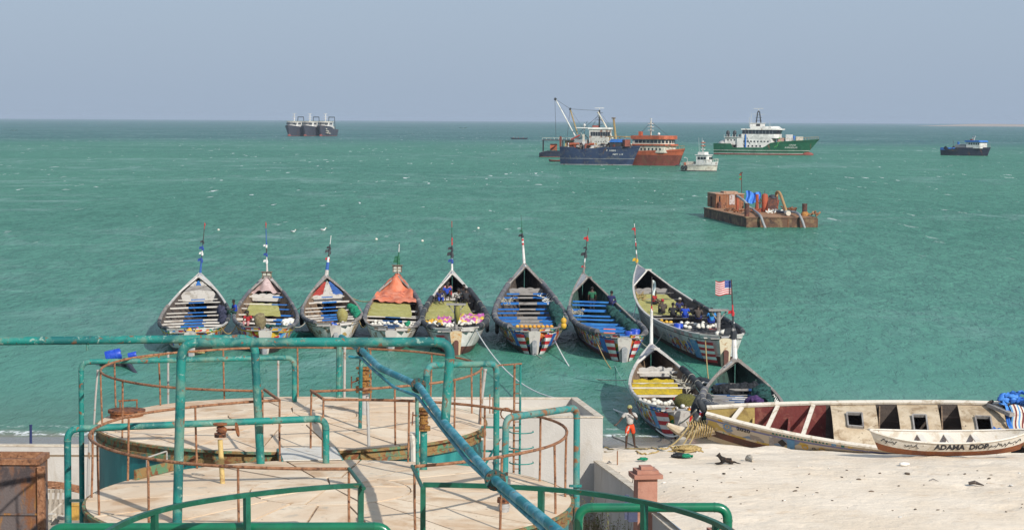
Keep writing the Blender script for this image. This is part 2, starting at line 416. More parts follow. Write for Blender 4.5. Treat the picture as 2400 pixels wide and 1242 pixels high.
    ms = N.new('ShaderNodeMixShader'); L.new(rf, ms.inputs[0]); L.new(bs.outputs[0], ms.inputs[1]); L.new(gl.outputs[0], ms.inputs[2])
    L.new(ms.outputs[0], N['Material Output'].inputs['Surface'])
    o = mb.build('sea', m, recalc=False); o['kind'] = 'structure'
    return o
build_sea()

def build_beach():
    mb = MB()
    xs = []; x = -60.0
    while x < 80:
        xs.append(x); x += 0.35 if -2 < x < 26 else (0.9 if -22 < x < 30 else 3.0)
    ys = []; y = 40.0
    while y < 100:
        ys.append(y); y += 0.30 if y > 56 else 0.8
    nu, nv = len(xs)-1, len(ys)-1
    def fn(a, b):
        x, y = xs[round(a*nu)], ys[round(b*nv)]
        if y < 75.05: x = max(x, wall_x(y) - 0.02)      # the sand stops at the compound wall
        return Vector((x, y, sand_z(x, y)))
    mb.grid(fn, nu, nv)
    m = bpy.data.materials.new('beach_sand'); m.use_nodes = True; nt = m.node_tree; N, L = nt.nodes, nt.links
    bs = N['Principled BSDF']
    geo = N.new('ShaderNodeNewGeometry'); sep = N.new('ShaderNodeSeparateXYZ'); L.new(geo.outputs['Position'], sep.inputs[0])
    def nz(sc, st=(1, 1, 1), d=5, r=0.6, dist=0.0):
        mp = N.new('ShaderNodeMapping'); mp.inputs['Scale'].default_value = st; L.new(geo.outputs['Position'], mp.inputs[0])
        n = N.new('ShaderNodeTexNoise'); n.inputs['Scale'].default_value = sc; n.inputs['Detail'].default_value = d; n.inputs['Roughness'].default_value = r
        n.inputs['Distortion'].default_value = dist
        L.new(mp.outputs[0], n.inputs['Vector']); return n.outputs['Fac']
    def rg(v, a, b, c=0, d=1):
        n = N.new('ShaderNodeMapRange'); n.interpolation_type = 'SMOOTHSTEP'
        for k, q in zip(('From Min', 'From Max', 'To Min', 'To Max'), (a, b, c, d)): n.inputs[k].default_value = q
        L.new(v, n.inputs['Value']); return n.outputs[0]
    def mx(f, a, b):
        n = N.new('ShaderNodeMix'); n.data_type = 'RGBA'; L.new(f, n.inputs['Factor'])
        for k, v in (('A', a), ('B', b)):
            if isinstance(v, tuple): n.inputs[k].default_value = (*v, 1)
            else: L.new(v, n.inputs[k])
        return n.outputs['Result']
    c = mx(rg(nz(0.35), 0.35, 0.65), (0.69, 0.575, 0.44), (0.755, 0.65, 0.52))
    c = mx(rg(nz(1.6), 0.55, 0.8), c, (0.60, 0.47, 0.335))
    c = mx(rg(nz(9.0), 0.71, 0.77), c, (0.30, 0.235, 0.17))
    c = mx(rg(nz(26.0), 0.745, 0.785), c, (0.20, 0.16, 0.12))
    c = mx(rg(nz(1.1, (0.3, 1.6, 1)), 0.62, 0.78), c, (0.64, 0.56, 0.47))
    zz = N.new('ShaderNodeMath'); zz.operation = 'MULTIPLY_ADD'; L.new(nz(0.6), zz.inputs[0]); zz.inputs[1].default_value = 0.22; L.new(sep.outputs['Z'], zz.inputs[2])
    wet = rg(zz.outputs[0], 0.34, 0.56, 1, 0)
    c = mx(wet, c, (0.205, 0.175, 0.135))
    L.new(c, bs.inputs['Base Color'])
    L.new(rg(zz.outputs[0], 0.27, 0.45, 0.22, 0.92), bs.inputs['Roughness'])
    bp = N.new('ShaderNodeBump'); bp.inputs['Strength'].default_value = 0.5; bp.inputs['Distance'].default_value = 0.14
    ad = N.new('ShaderNodeMath'); ad.operation = 'ADD'; L.new(nz(2.4, (1, 1, 1), 6, 0.65), ad.inputs[0])
    wv = nz(0.7, (0.8, 1.0, 1), 4, 0.6, 0.8); L.new(wv, ad.inputs[1])
    L.new(ad.outputs[0], bp.inputs['Height']); L.new(bp.outputs[0], bs.inputs['Normal'])
    o = mb.build('beach', m, smooth='all', recalc=False, weld=True); o['kind'] = 'structure'
build_beach()

yg = MB(); yg.grid(lambda a, b: Vector((-60+a*(wall_x(75*b-5*(1-b)) + 60.0), 75*b-5*(1-b), 0.03*fbm(a*60, b*70, 0.3))), 60, 60)
tag(yg.build('yard_ground', mat('yard_dirt', (0.26, 0.21, 0.155), 0.95, [((0.34, 0.28, 0.21), 0.5, 0.4, 0.62), ((0.13, 0.10, 0.075), 1.6, 0.55, 0.72)], (6, 0.6)), recalc=False), kind='structure')

# far sandy spit on the right horizon
hd = MB()
def head(a, b):
    x = 1395 + a*2600; y = 7200 + b*900
    h = 13.0*smoothstep(0, 0.10, a)*(0.62+0.5*fbm(x, y, 0.004, 4, 2.2)) * math.sin(math.pi*min(1, b*1.4+0.02))
    return Vector((x, y, h - 0.5))
hd.grid(head, 60, 10)
tag(hd.build('headland', mat('distant_sand', (0.40, 0.30, 0.21), 0.95, [((0.30, 0.24, 0.18), 0.01, 0.52, 0.62)]), smooth='all'), kind='structure')

hz = MB(); hz.box((0, 9500, 12), (39960, 21960, 34))
mh = bpy.data.materials.new('sea_haze'); mh.use_nodes = True
mh.node_tree.nodes.clear()
mo = mh.node_tree.nodes.new('ShaderNodeOutputMaterial'); pv = mh.node_tree.nodes.new('ShaderNodeVolumePrincipled')
pv.inputs['Color'].default_value = (0.60, 0.71, 0.86, 1); pv.inputs['Density'].default_value = 0.00008; pv.inputs['Anisotropy'].default_value = 0.0; pv.inputs['Density Attribute'].default_value = ''; mh.cycles.homogeneous_volume = True
mh.node_tree.links.new(pv.outputs[0], mo.inputs['Volume'])
tag(hz.build('haze', mh), kind='stuff')

# ================================================================== tank farm
ZR = 6.2                       # height of the tank rims
TR = 4.66                      # tank radius
T3 = Vector((-1.30, 30.2, 0)); T2 = Vector((-3.48, 40.8, 0)); T1 = Vector((-5.28, 51.2, 0))
CONE = 0.22
def roof_z(c, x, y):
    r = math.hypot(x-c.x, y-c.y); return ZR + CONE*max(0.0, 1-r/TR)
def ang(c, p): return math.atan2(p[1]-c.y, p[0]-c.x)
def circ(c, a, r, z): return Vector((c.x+math.cos(a)*r, c.y+math.sin(a)*r, z))

def railing(root, c, arcs, m_rail, zt=7.52, rr=TR-0.10, step=R(24), r=0.029, post_r=0.023, square=False, extra_posts=()):
    for a0, a1 in arcs:
        n = max(4, int(abs(a1-a0)/R(5)))
        pts = [circ(c, a0+(a1-a0)*i/n, rr+0.004*math.sin(i*.9), zt+0.006*math.sin(i*.6+a0)) for i in range(n+1)]
        h = MB()
        if square:
            for p, q in zip(pts, pts[1:]): h.beam(p, q, 0.075, 0.075)
        else: h.tube(pts, r, 8)
        h.build('handrail', m_rail, root, smooth=40)
        k = max(1, round(abs(a1-a0)/step))
        for i in range(k+1):
            a = a0+(a1-a0)*i/k
            p = circ(c, a, rr, zt-0.02); b = circ(c, a+random.uniform(-.006, .006), rr+random.uniform(-.04, .03), roof_z(c, p.x, p.y)-0.04)
            q = MB()
            if square: q.beam(b, p, 0.09, 0.09, up=(math.cos(a), math.sin(a), 0))
            else: q.tube([b, b.lerp(p, .5)+Vector((random.uniform(-.008, .008), 0, 0)), p], post_r, 7)
            q.build('post', m_rail, root, smooth=40)

def tank(c, label, arcs, m_rail, square=False, panels=18, seams=True):
    root = thing('storage_tank', label, 'tank', (c.x, c.y, 0), group='storage tanks in a row')
    sh = MB(); sh.lathe((c.x, c.y, 0), [(TR-0.06, 0.0), (TR-0.06, 2.05), (TR-0.045, 2.06), (TR-0.045, 2.12), (TR-0.06, 2.13), (TR-0.06, 4.1), (TR-0.045, 4.11), (TR-0.045, 4.17), (TR-0.06, 4.18), (TR-0.06, ZR-0.05)], 64)
    shell = sh.build('shell', M_shell, root, smooth=30)
    rm = MB(); rm.lathe((c.x, c.y, 0), [(TR-0.05, ZR-0.30), (TR+0.02, ZR-0.30), (TR+0.02, ZR-0.22), (TR-0.04, ZR-0.21), (TR-0.04, ZR-0.06), (TR+0.05, ZR-0.06), (TR+0.05, ZR-0.005), (TR-0.05, ZR-0.005)], 64)
    rm.build('rim', M_rim, root, smooth=30)
    base = MB(); N2 = 64
    base.lathe((c.x, c.y, 0), [(TR-0.02, ZR-0.02), (2.3, ZR+CONE*0.5-0.02), (0.02, ZR+CONE-0.02)], 64)
    base.build('roof_deck', M_seam, root, smooth=30)
    # welded roof plates: radial sectors in two rings, edges slightly proud and uneven
    for ring, (r0, r1, k, off) in enumerate(((1.55, TR+0.0, panels, 0.12), (0.05, 1.55, panels//2, 0.3))):
        for i in range(k):
            a0 = off+2*math.pi*i/k; a1 = off+2*math.pi*(i+1)/k
            g = 0.018+0.018*random.random(); dz = random.uniform(0.0, 0.012)
            pl = MB(); na, nr = 5, 2
            def fn(u, v):
                r = r0+g*0.6+(r1-r0-g*1.2)*v
                ga = g/max(r, 0.3)
                a = a0+ga+(a1-a0-2*ga)*u
                p = circ(c, a, r, 0); bow = 0.018*math.sin(math.pi*u)*math.sin(math.pi*v)*(1 if i % 3 else -.6)
                p.z = ZR+CONE*(1-r/TR)+dz+bow+0.004
                return p
            pl.grid(fn, na, nr)
            n0 = len(pl.v); # thin edge skirt
            edge = [fn(u/na, 0) for u in range(na+1)]+[fn(1, v/nr) for v in range(1, nr+1)]+[fn(1-u/na, 1) for u in range(1, na+1)]+[fn(0, 1-v/nr) for v in range(1, nr)]
            for p, q in zip(edge, edge[1:]+edge[:1]):
                pl.quad(p, q, q-Vector((0, 0, .03)), p-Vector((0, 0, .03)))
            pl.build('roof_plate', M_roof, root, weld=True, recalc=False)
    railing(root, c, arcs, m_rail, square=square)
    return root
A = lambda c, x, y, z: ang(c, gz(x, y, z))
zr_ = 7.52
# rear tank: gate gap on its near side; front tank: gaps on both sides
a_r0 = A(T1, 729, 915, zr_); a_l0 = A(T1, 620, 913, zr_)
tk1 = tank(T1, 'farthest round tank, pale roof with round manhole at its left edge', [(a_r0, a_l0+2*math.pi)], M_rail)
f_r0 = A(T2, 972, 1092, zr_); f_r1 = A(T2, 758, 935, zr_); f_l0 = A(T2, 655, 938, zr_); f_l1 = A(T2, 818, 1098, zr_)+2*math.pi
tk2 = tank(T2, 'middle round tank whose pale roof fills the foreground, rusty handrail around it', [(f_r0, f_r1), (f_l0, f_l1)], M_rail)
g_r = A(T3, 991, 1144, zr_); g_l = A(T3, 853, 1144, zr_)
tk3 = tank(T3, 'nearest tank, only its green handrail showing along the bottom edge', [(g_r-R(100), g_r), (g_l, g_l+R(100))], M_greenr, square=True)
# short gate rails that join the handrails across the gaps
for root, p, q, m in ((tk1, gz(620, 913, zr_), gz(655, 938, zr_), M_rail), (tk1, gz(729, 915, zr_), gz(758, 935, zr_), M_rail),
                      (tk2, gz(818, 1098, zr_), gz(853, 1144, zr_), M_greenr), (tk2, gz(966, 1092, zr_), gz(991, 1144, zr_), M_greenr)):
    MB().tube([p, q], 0.034, 8).build('gate_rail', m, root, smooth=40)
# footbridge plates between the tanks
for (ca, cb, xs, nm) in ((T1, T2, ((616, 1047), (748, 1047)), 'pale steel footbridge plate between the middle and farthest tanks'), (T2, T3, ((800, 1250), (1000, 1250)), 'steel footbridge plate between the middle and nearest tanks')):
    d = (cb-ca).normalized(); s_ = Vector((-d.y, d.x, 0)); a = ca+d*(TR-0.25); b = cb-d*(TR-0.25)
    w = 0.62
    root = thing('footbridge', nm, 'footbridge', ((a+b)/2)*1.0 + Vector((0, 0, ZR)))
    up = Vector((0, 0, ZR+0.045))
    MB().beam(a+up, b+up, w*2, 0.02).build('deck_plate', M_plate, root)
    for sg in (-1, 1):
        MB().beam(a+s_*sg*(w+.02)+up-Vector((0, 0, .09)), b+s_*sg*(w+.02)+up-Vector((0, 0, .09)), 0.03, 0.18).build('side_girder', M_tealrust, root)
# manhole on the rear tank
p = gz(297, 966, ZR+0.15); mh_ = []
MB().lathe((p.x, p.y, ZR-0.02), [(0.40, 0), (0.40, 0.17), (0.45, 0.17), (0.45, 0.20), (0.40, 0.2)], 28).build('manhole_neck', M_rust, tk1, smooth=30)
mc = MB().lathe((p.x, p.y, ZR+0.185), [(0.45, 0), (0.455, 0.035), (0.02, 0.045)], 28).build('manhole_cover', M_valve, tk1, smooth=30)
MB().tube([p+Vector((-.2, 0, .28)), p+Vector((.26, .05, .30))], 0.022, 6).tube([p+Vector((.24, .05, .30)), p+Vector((.24, .05, .08))], 0.018, 6).tube([p+Vector((-.16, 0, .29)), p+Vector((-.16, 0, .06))], 0.018, 6).build('cover_bar', M_rust, mc, smooth=40)
# raised nozzle box at the rear-left of the middle tank
q0, q1 = gz(317, 1118, ZR+0.08), gz(428, 1090, ZR+0.08)
MB().beam(q0+Vector((0, 0, .05)), q1+Vector((0, 0, .05)), 0.06, 0.20).build('vent_upstand', M_rim, tk2)
vh = MB().tube(fillet([q0.lerp(q1, .24)+Vector((0, 0, .1)), q0.lerp(q1, .24)+Vector((0, 0, .34)), q0.lerp(q1, .66)+Vector((0, 0, .38)), q0.lerp(q1, .66)+Vector((0, 0, .12))], .04), 0.018, 6)
vh.build('lifting_handle', M_galv, tk2, smooth=40)

# ---------------------------------------------------------------- pipes
def pipe(name, label, pts, r, m, fr=0.26, flanges=(), group='pipes over the tanks', foot=None, foot_m=None, welds=True, elbow_m=None, seg=14):
    pts = [Vector(p) for p in pts]
    root = thing(name, label, 'pipe', pts[0], group=group)
    N = len(pts); cut = []
    for i in range(1, N-1):
        la = (pts[i-1]-pts[i]).length; lb = (pts[i+1]-pts[i]).length
        k = min(fr, la*.48, lb*.48)
        cut.append((pts[i]+(pts[i-1]-pts[i]).normalized()*k, pts[i]+(pts[i+1]-pts[i]).normalized()*k))
    start = pts[0]
    for i in range(N-1):
        end = cut[i][0] if i < N-2 else pts[-1]
        MB().tube([start, end], r, seg).build('pipe_section', m, root, smooth=40)
        if i < N-2:
            a, b = cut[i]; c_ = pts[i+1]
            ex = [a*(1-t)**2+c_*2*t*(1-t)+b*t*t for t in [j/7 for j in range(8)]]
            e = MB().tube(ex, r*1.02, seg, cap=False); e.build('elbow', elbow_m or m, root, smooth=40)
            if welds:
                for w, d in ((a, (pts[i]-c_)), (b, (pts[i+2]-c_))):
                    d = d.normalized(); MB().tube([w-d*.012, w+d*.012], r*1.07, seg).build('weld_bead', elbow_m or m, root, smooth=40)
            start = b
    for p, d, rr in flanges:
        d = Vector(d).normalized(); p = Vector(p); f = MB()
        f.tube([p-d*.035, p-d*.006], rr, 18); f.tube([p+d*.006, p+d*.035], rr, 18)
        sx = d.orthogonal().normalized(); sy = d.cross(sx)
        fl = f.build('flange', foot_m or M_flange, root, smooth=40)
        bt = MB()
        for k in range(8):
            an = 2*math.pi*k/8; o_ = (sx*math.cos(an)+sy*math.sin(an))*rr*.8
            bt.tube([p-d*.06+o_, p+d*.06+o_], 0.014, 6)
        tag(bt.build('bolts', M_valve, fl), kind='stuff')
    return root
def V(*a): return Vector(a)
# P1: long header leaving the frame at the upper left, riser on the middle tank
D = 44.7
pipe('overhead_pipe', 'long teal header pipe entering at the left edge, highest on the left side',
     [at(-260, 802, D), at(596, 793, D), V(at(611, 1087, D).x, D, ZR+.03)], 0.088, M_teal, 0.30)
s0 = at(205, 808, D); MB().tube([s0+V(0, 0, .02), s0-V(0, 0, .12)], .03, 8).build('drain_stub', M_teal, bpy.data.objects['overhead_pipe'], smooth=40)
# P2: tall portal from the middle tank to the diagonal line
D = 37.9
p_l = gz(415, 1222, ZR+.1); pj = at(1043, 993, D)
pipe('overhead_pipe', 'tall teal portal pipe spanning the middle, its left leg standing on the roof',
     [V(at(415, 1222, D).x, D, ZR-.02), at(426, 803, D), at(1057, 801, D), pj+V(0, 0, 0)], 0.086, M_teal, 0.28)
# P3: diagonal line running towards the camera
Z3 = 8.1
d3 = [(800, 790), (849, 822), (888, 861), (981, 903), (1043, 993), (1156, 1121), (1330, 1262), (1460, 1370)]
P3 = [gz(x, y, Z3) for x, y in d3]
dirf = lambda i: P3[i+1]-P3[i-1]
pipe('diagonal_pipe', 'thick blue-green pipe running diagonally down to the bottom edge, with dark flanges', P3, 0.074, M_tealblue, 0.35,
     flanges=[(P3[1], dirf(1), 0.14), (P3[3], dirf(3), 0.16), (P3[5]+(P3[6]-P3[5])*.03, dirf(5), 0.16)], welds=False)
# P4: small companion line
d4 = [(818, 836), (846, 838), (870, 862), (923, 907), (977, 927), (1030, 996), (1094, 1078), (1156, 1136), (1290, 1256), (1430, 1370)]
P4 = [gz(x, y, Z3-.14) for x, y in d4]
pipe('small_pipe', 'thin blue conduit hugging the diagonal pipe', P4, 0.034, M_tealblue, 0.3, welds=False, seg=10)
pp = P4[4]; pipe('small_pipe', 'thin teal drop pipe below the far dark flange', [pp, V(pp.x+.02, pp.y, roof_z(T2, pp.x, pp.y)-.02)], 0.038, M_teal, group=None, welds=False)
pp = P4[1]; pipe('small_pipe', 'thin teal drop pipe onto the farthest tank roof', [pp, V(pp.x-.02, pp.y, roof_z(T1, pp.x, pp.y)-.02)], 0.045, M_teal, group=None, welds=False)
pa, pb = at(861, 927, 47.5), at(868, 1066, 47.0)
pipe('small_pipe', 'slim pale pole with teal foot standing between the tanks', [pa, pb-V(0, 0, .9)], 0.036, M_galv, group=None, welds=False)
# flanged valve column on the rear tank
def valve_column(x, y0, y1, z0, r, label, grey_from=None):
    b = gz(x, y1, z0); D = b.y; t = at(x, y0, D)
    root = thing('valve_column', label, 'valve', b)
    h = t.z-b.z
    MB().tube([b-V(0, 0, .05), b+V(0, 0, h*.42)], r, 14).build('pipe_section', M_grey, root, smooth=40)
    st = MB()
    for k, (zz, rr) in enumerate(((.42, 1.75), (.50, 1.75), (.58, 1.25), (.66, 1.7), (.76, 1.3), (.85, 1.7))):
        st.tube([b+V(0, 0, h*zz), b+V(0, 0, h*zz+.045)], r*rr, 16)
    st.tube([b+V(0, 0, h*.44), b+V(0, 0, h*.9)], r*1.1, 14)
    vb = st.build('valve_body', M_valvey, root, smooth=40)
    MB().tube([b+V(-.10, -.03, h*.66), b+V(-.30, -.06, h*.60)], .02, 6).tube([b+V(-.3, -.06, h*.5), b+V(-.3, -.06, h*.72)], .018, 6).build('lever', M_valve, vb, smooth=40)
    MB().tube([b+V(0, 0, h*.9), t], r*.9, 14).build('pipe_section', M_teal, root, smooth=40)
    return root
valve_column(853, 845, 973, ZR+.12, .115, 'rusty ochre flanged valve column on the farthest tank')
# P6: rear portal with rusty elbows, valve on its left leg
b6 = gz(993, 1098, ZR+.1); D = b6.y
pipe('portal_pipe', 'rusty-elbowed teal portal pipe right of centre, one leg reaching down behind the roof',
     [V(at(995, 950, D).x, D, at(995, 950, D).z), at(1001, 856, D), at(1164, 852, D+1.2), V(at(1164, 852, D+1.2).x, D+1.2, 2.0)], 0.066, M_teal, 0.2, elbow_m=M_tealrust)
t6 = at(995, 952, D)
r6 = thing('valve_column', 'rusty yellow valve on the teal leg beside the diagonal pipe', 'valve', b6)
MB().tube([b6-V(0, 0, .06), at(993, 1006, D)], .075, 14).build('pipe_section', M_teal, r6, smooth=40)
st = MB()
for y_, rr in ((1006, .14), (1000, .14), (990, .10), (975, .10), (966, .15), (958, .15)):
    c_ = at(993, y_, D); st.tube([c_-V(0, 0, .02), c_+V(0, 0, .02)], rr, 16)
st.tube([at(993, 1006, D), at(993, 955, D)], .085, 14)
vb = st.build('valve_body', M_valvey, r6, smooth=40)
MB().tube([at(985, 975, D), at(968, 972, D-.1)], .016, 6).tube([at(968, 965, D-.1), at(966, 996, D-.1)], .015, 6).build('lever', M_valve, vb, smooth=40)
# P5: right portal over the tank edge
D5 = 39.2; b5 = V(at(1181, 1205, D5).x, D5, ZR+.03)
pe = at(1186, 979, D5); pr = at(1352, 955, 41.2); pf = V(at(1352, 1175, 41.2).x, 41.2, 1.5)
pipe('portal_pipe', 'rust-streaked teal portal pipe arching over the right edge of the middle tank',
     [b5+V(0, 0, .22), pe, pr, pf], 0.066, M_tealrust, 0.2)
r5 = thing('pipe_pedestal', 'grey flanged pipe foot with rusty flange at the bottom right of the roof', 'pipe', b5)
f = MB(); f.tube([b5+V(0, 0, .20), b5+V(0, 0, .245)], .13, 18); f.tube([b5+V(0, 0, .25), b5+V(0, 0, .29)], .125, 18); f.build('flange', M_valve, r5, smooth=40)
MB().tube([b5-V(0, 0, .1), b5+V(0, 0, .2)], .095, 16).tube([b5+V(0, 0, .1), b5+V(0, 0, .14)], .11, 16).build('pipe_section', M_grey, r5, smooth=40)
MB().tube([b5+V(-.02, -.5, .0), b5+V(-.02, -.5, -.3)], .095, 16)
MB().beam(at(1335, 1138, 40.9), at(1362, 1138, 41.15), .03, .05).build('bracket', M_teal, r5)
# P7: left portal onto the rear tank
D = 54.0
pipe('portal_pipe', 'far-left teal portal pipe from the ground to the back of the farthest tank',
     [V(at(190, 1000, 52.6).x, 52.6, 0.02), at(190, 848, 52.6), at(690, 838, D), V(at(690, 838, D).x, D, ZR+.0)], 0.066, M_teal, 0.22)
# P8: lower left portal onto the middle tank
D = 44.7
pipe('portal_pipe', 'low teal portal pipe rising from the yard at left onto the middle tank',
     [V(at(158, 1100, 43).x, 43, 0.02), at(158, 1005, 43), at(764, 980, D), V(at(764, 980, D).x, D, ZR+.02)], 0.072, M_teal, 0.24)
# brackets that tie the left risers to the middle tank
MB().beam(at(165, 1172, 42.5), at(206, 1172, 41.5), .05, .05).build('bracket', M_teal, bpy.data.objects['storage_tank.001'])
# valve stub with hand wheel on the middle tank
b = gz(522, 1133, ZR+.12); D = b.y
rv = thing('hand_valve', 'rusty hand valve with wheel on a yellowed pipe stub', 'valve', b)
MB().tube([b-V(0, 0, .05), at(516, 1030, D)], .05, 12).build('stub_pipe', M_yel, rv, smooth=40)
st = MB(); c0 = at(516, 1024, D)
for dz, rr in ((0, .115), (.045, .115), (.11, .075), (.17, .07)): st.tube([c0+V(0, 0, dz), c0+V(0, 0, dz+.035)], rr, 14)
st.tube([c0, c0+V(0, 0, .24)], .055, 12); st.ball(c0+V(.04, 0, .14), .10, .085, .085, 10, 6)
vb = st.build('valve_body', M_valve, rv, smooth=40)
MB().lathe(c0+V(0, 0, .24), [(.05, 0), (.14, .005), (.14, .035), (.04, .04)], 18).build('top_flange', M_rust, rv, smooth=30)
wc_ = c0+V(.34, -.03, .16); MB().tube([c0+V(.1, 0, .15), wc_], .022, 8).build('stem', M_valve, rv, smooth=40)
wm = MB(); Mw = Matrix.Rotation(R(78), 4, 'Y')
ringp = [wc_+(Mw @ V(math.cos(t)*.13, math.sin(t)*.13, 0)) for t in [2*math.pi*k/20 for k in range(21)]]
wm.tube(ringp, .017, 7)
for k in range(3):
    a_ = k*math.pi/3; v_ = Mw @ V(math.cos(a_)*.13, math.sin(a_)*.13, 0); wm.tube([wc_-v_, wc_+v_], .011, 6)
wm.build('hand_wheel', M_rust, rv, smooth=40)
# P9, P10: freshly painted green pipes of the nearest tank
D = 34.0
pipe('green_pipe', 'glossy green pipe lying along the bottom left edge', [V(at(118, 1236, D).x, D, 4.2), at(118, 1236, D), at(912, 1234, D), V(at(912, 1234, D).x, D, 4.2)], 0.078, M_green, 0.24, group='glossy green pipes')
D = 34.6
pipe('green_pipe', 'glossy green portal pipe at the bottom right with two bends', [V(at(1356, 1189, D).x, D, 4.2), at(1356, 1189, D), at(1706, 1188, D), V(at(1706, 1188, D).x, D, 4.2)], 0.078, M_green, 0.22, group='glossy green pipes')
# extra props around the rear tank
for (x0, y0, x1, y1, D, r, m, lab) in ((394, 826, 394, 940, 56.0, .03, M_galv, 'pale vertical pole behind the farthest tank, left of centre'), (598-369, 868, 219, 990, 51.0, .025, M_galv, 'pale slanting stay at the left end of the rear handrail'),
                                  (212, 1010, 202, 1170, 47.0, .03, M_galv, 'pale slanting stay beside the left risers'), (1137, 866, 1123, 985, 50.9, .04, M_galv, 'pale slanting stay at the right end of the rear handrail'),
                                  (652, 842, 652, 915, 55.5, .03, M_galv, 'pale pole behind the walkway gap'), (795, 800, 794, 915, 55.6, .075, M_teal, 'stout teal pipe standing behind the farthest tank'), (808, 815, 807, 915, 55.6, .035, M_galv, 'rusty pale pole beside the stout teal pipe'), (965, 1015, 972, 1062, 46.0, .075, M_plate, 'short pale stub pipe between the tanks')):
    root = thing('pole', lab, 'pole', at(x1, y1, D))
    MB().tube([at(x1, y1, D)-V(0, 0, .25 if y1 < 1000 else 1.2), at(x1, y1, D).lerp(at(x0, y0, D), .5), at(x0, y0, D)], r, 8).build('shaft', m, root, smooth=40)
    MB().tube([at(x0, y0, D)-V(0, 0, .02), at(x0, y0, D)+V(0, 0, .02)], r*1.2, 8).build('end_cap', m, root, smooth=40)
# caged ladder at the right of the rear tank
root = thing('ladder', 'rusted green ladder with cage hoops standing behind the tanks at right', 'ladder', at(1212, 1100, 49.0))
D = 49.0
for x_ in (1206, 1220):
    MB().tube([at(x_, 853, D), at(x_-3, 1110, D)-V(0, 0, 2)], .026, 7).build('stile', M_rail if x_ < 1210 else M_teal, root, smooth=40)
for i in range(11):
    y_ = 900+i*22; MB().tube([at(1205, y_, D), at(1219, y_, D)], .012, 6).build('rung', M_rail, root, smooth=40)
for i in range(4):
    y_ = 975+i*36; cc = at(1212, y_, D); w = .11
    pts = [cc+V(math.cos(t)*.28+.1, -math.sin(t)*.30, 0) for t in [math.pi*k/8*1.2-.3 for k in range(9)]]
    MB().tube(pts, .014, 6).build('cage_hoop', M_teal, root, smooth=40)
MB().tube([at(1165, 856, 47.5), at(1222, 852, D)], .02, 6).build('top_bar', M_rail, root, smooth=40)
# angled green platform steps between ladder and tank
root = thing('stair', 'narrow teal stair frame between the farthest tank and the white building', 'stair', at(1150, 1090, 49.5))
for i in range(4):
    a_ = at(1128, 1000+i*28, 49.6); b_ = at(1216, 1002+i*28, 49.6); MB().beam(a_, b_, .16, .03).build('tread', M_plate if i % 2 else M_teal, root)
MB().beam(at(1128, 1105, 49.4), at(1170, 1030, 49.4), .05, .05).build('stringer', M_teal, root)

# ---------------------------------------------------------------- walls of the yard
def wall_run(name, label, pts, z0, z1, th, capm=M_cap, mm=M_plaster):
    root = thing(name, label, 'wall', (*pts[0], z0))
    for (x0, y0), (x1, y1) in zip(pts, pts[1:]):
        a_, b_ = V(x0, y0, 0), V(x1, y1, 0)
        MB().beam(a_+V(0, 0, (z0+z1)/2), b_+V(0, 0, (z0+z1)/2), th, z1-z0).build('panel', mm, root)
        t = (b_-a_).normalized()
        MB().beam(a_+V(0, 0, z1+.03), b_+V(0, 0, z1+.03), th+.05, .055).build('coping', capm, root)
    return root
wall_run('perimeter_wall', 'low pale plaster wall running towards the camera beside the sand', [(2.92, 71.45), (3.85, 66.3), (4.05, 64.75)], -.1, 2.0, .22)
wall_run('perimeter_wall', 'low wall beyond the terracotta pillar at the bottom right', [(4.35, 63.2), (5.45, 55.6)], -.1, 1.75, .22)
wall_run('perimeter_wall', 'shaded grey wall closing the yard at the left, behind the rusty bin', [(-34, 75.1), (-4.3, 75.1)], -.1, 1.88, .25)
# flat-roofed white block
def block(pts, z1, par=.30, th=.22):
    root = thing('pump_house', 'white flat-roofed block with parapet behind the tanks at right', 'building', (*pts[0], 0))
    k = len(pts); cen = sum((V(*p, 0) for p in pts), V(0, 0, 0))/k
    w = MB(); inn = []
    for i in range(k):
        p = V(*pts[i], 0); a_ = (V(*pts[i-1], 0)-p).normalized(); b_ = (V(*pts[(i+1) % k], 0)-p).normalized()
        inn.append(p+(a_+b_)*th)
    for i in range(k):
        j = (i+1) % k; p, q = V(*pts[i], 0), V(*pts[j], 0); pi, qi = inn[i], inn[j]
        W = MB()
        lo, hi = V(0, 0, -.1), V(0, 0, z1)
        W.quad(p+lo, q+lo, q+hi, p+hi); W.quad(pi+lo, qi+lo, qi+hi, pi+hi); W.quad(p+hi, q+hi, qi+hi, pi+hi)
        W.build('wall', M_plaster, root)
        C_ = MB(); o1 = V(0, 0, z1+.004); o2 = V(0, 0, z1+.05)
        e = (q-p).normalized(); nrm = V(e.y, -e.x, 0)*.03
        if (p+nrm-cen).length < (p-cen).length: nrm = -nrm
        a4 = [p+nrm, q+nrm, qi-nrm*.5, pi-nrm*.5]
        C_.poly([v+o1 for v in a4]); C_.poly([v+o2 for v in a4])
        for s_ in range(4): C_.quad(a4[s_]+o1, a4[(s_+1) % 4]+o1, a4[(s_+1) % 4]+o2, a4[s_]+o2)
        C_.build('coping', M_cap, root)
    F = MB(); F.poly([v+V(0, 0, z1-par) for v in inn]); F.build('roof', mat('roof_screed', (0.55, 0.47, 0.36), .95, [((.63, .57, .47), 1.2, .4, .6), ((.4, .32, .22), 4, .6, .72)], (20, .3)), root)
    return root
block([(-4.2, 71.55), (3.10, 71.6), (2.36, 76.6), (-4.2, 76.4)], 3.48)
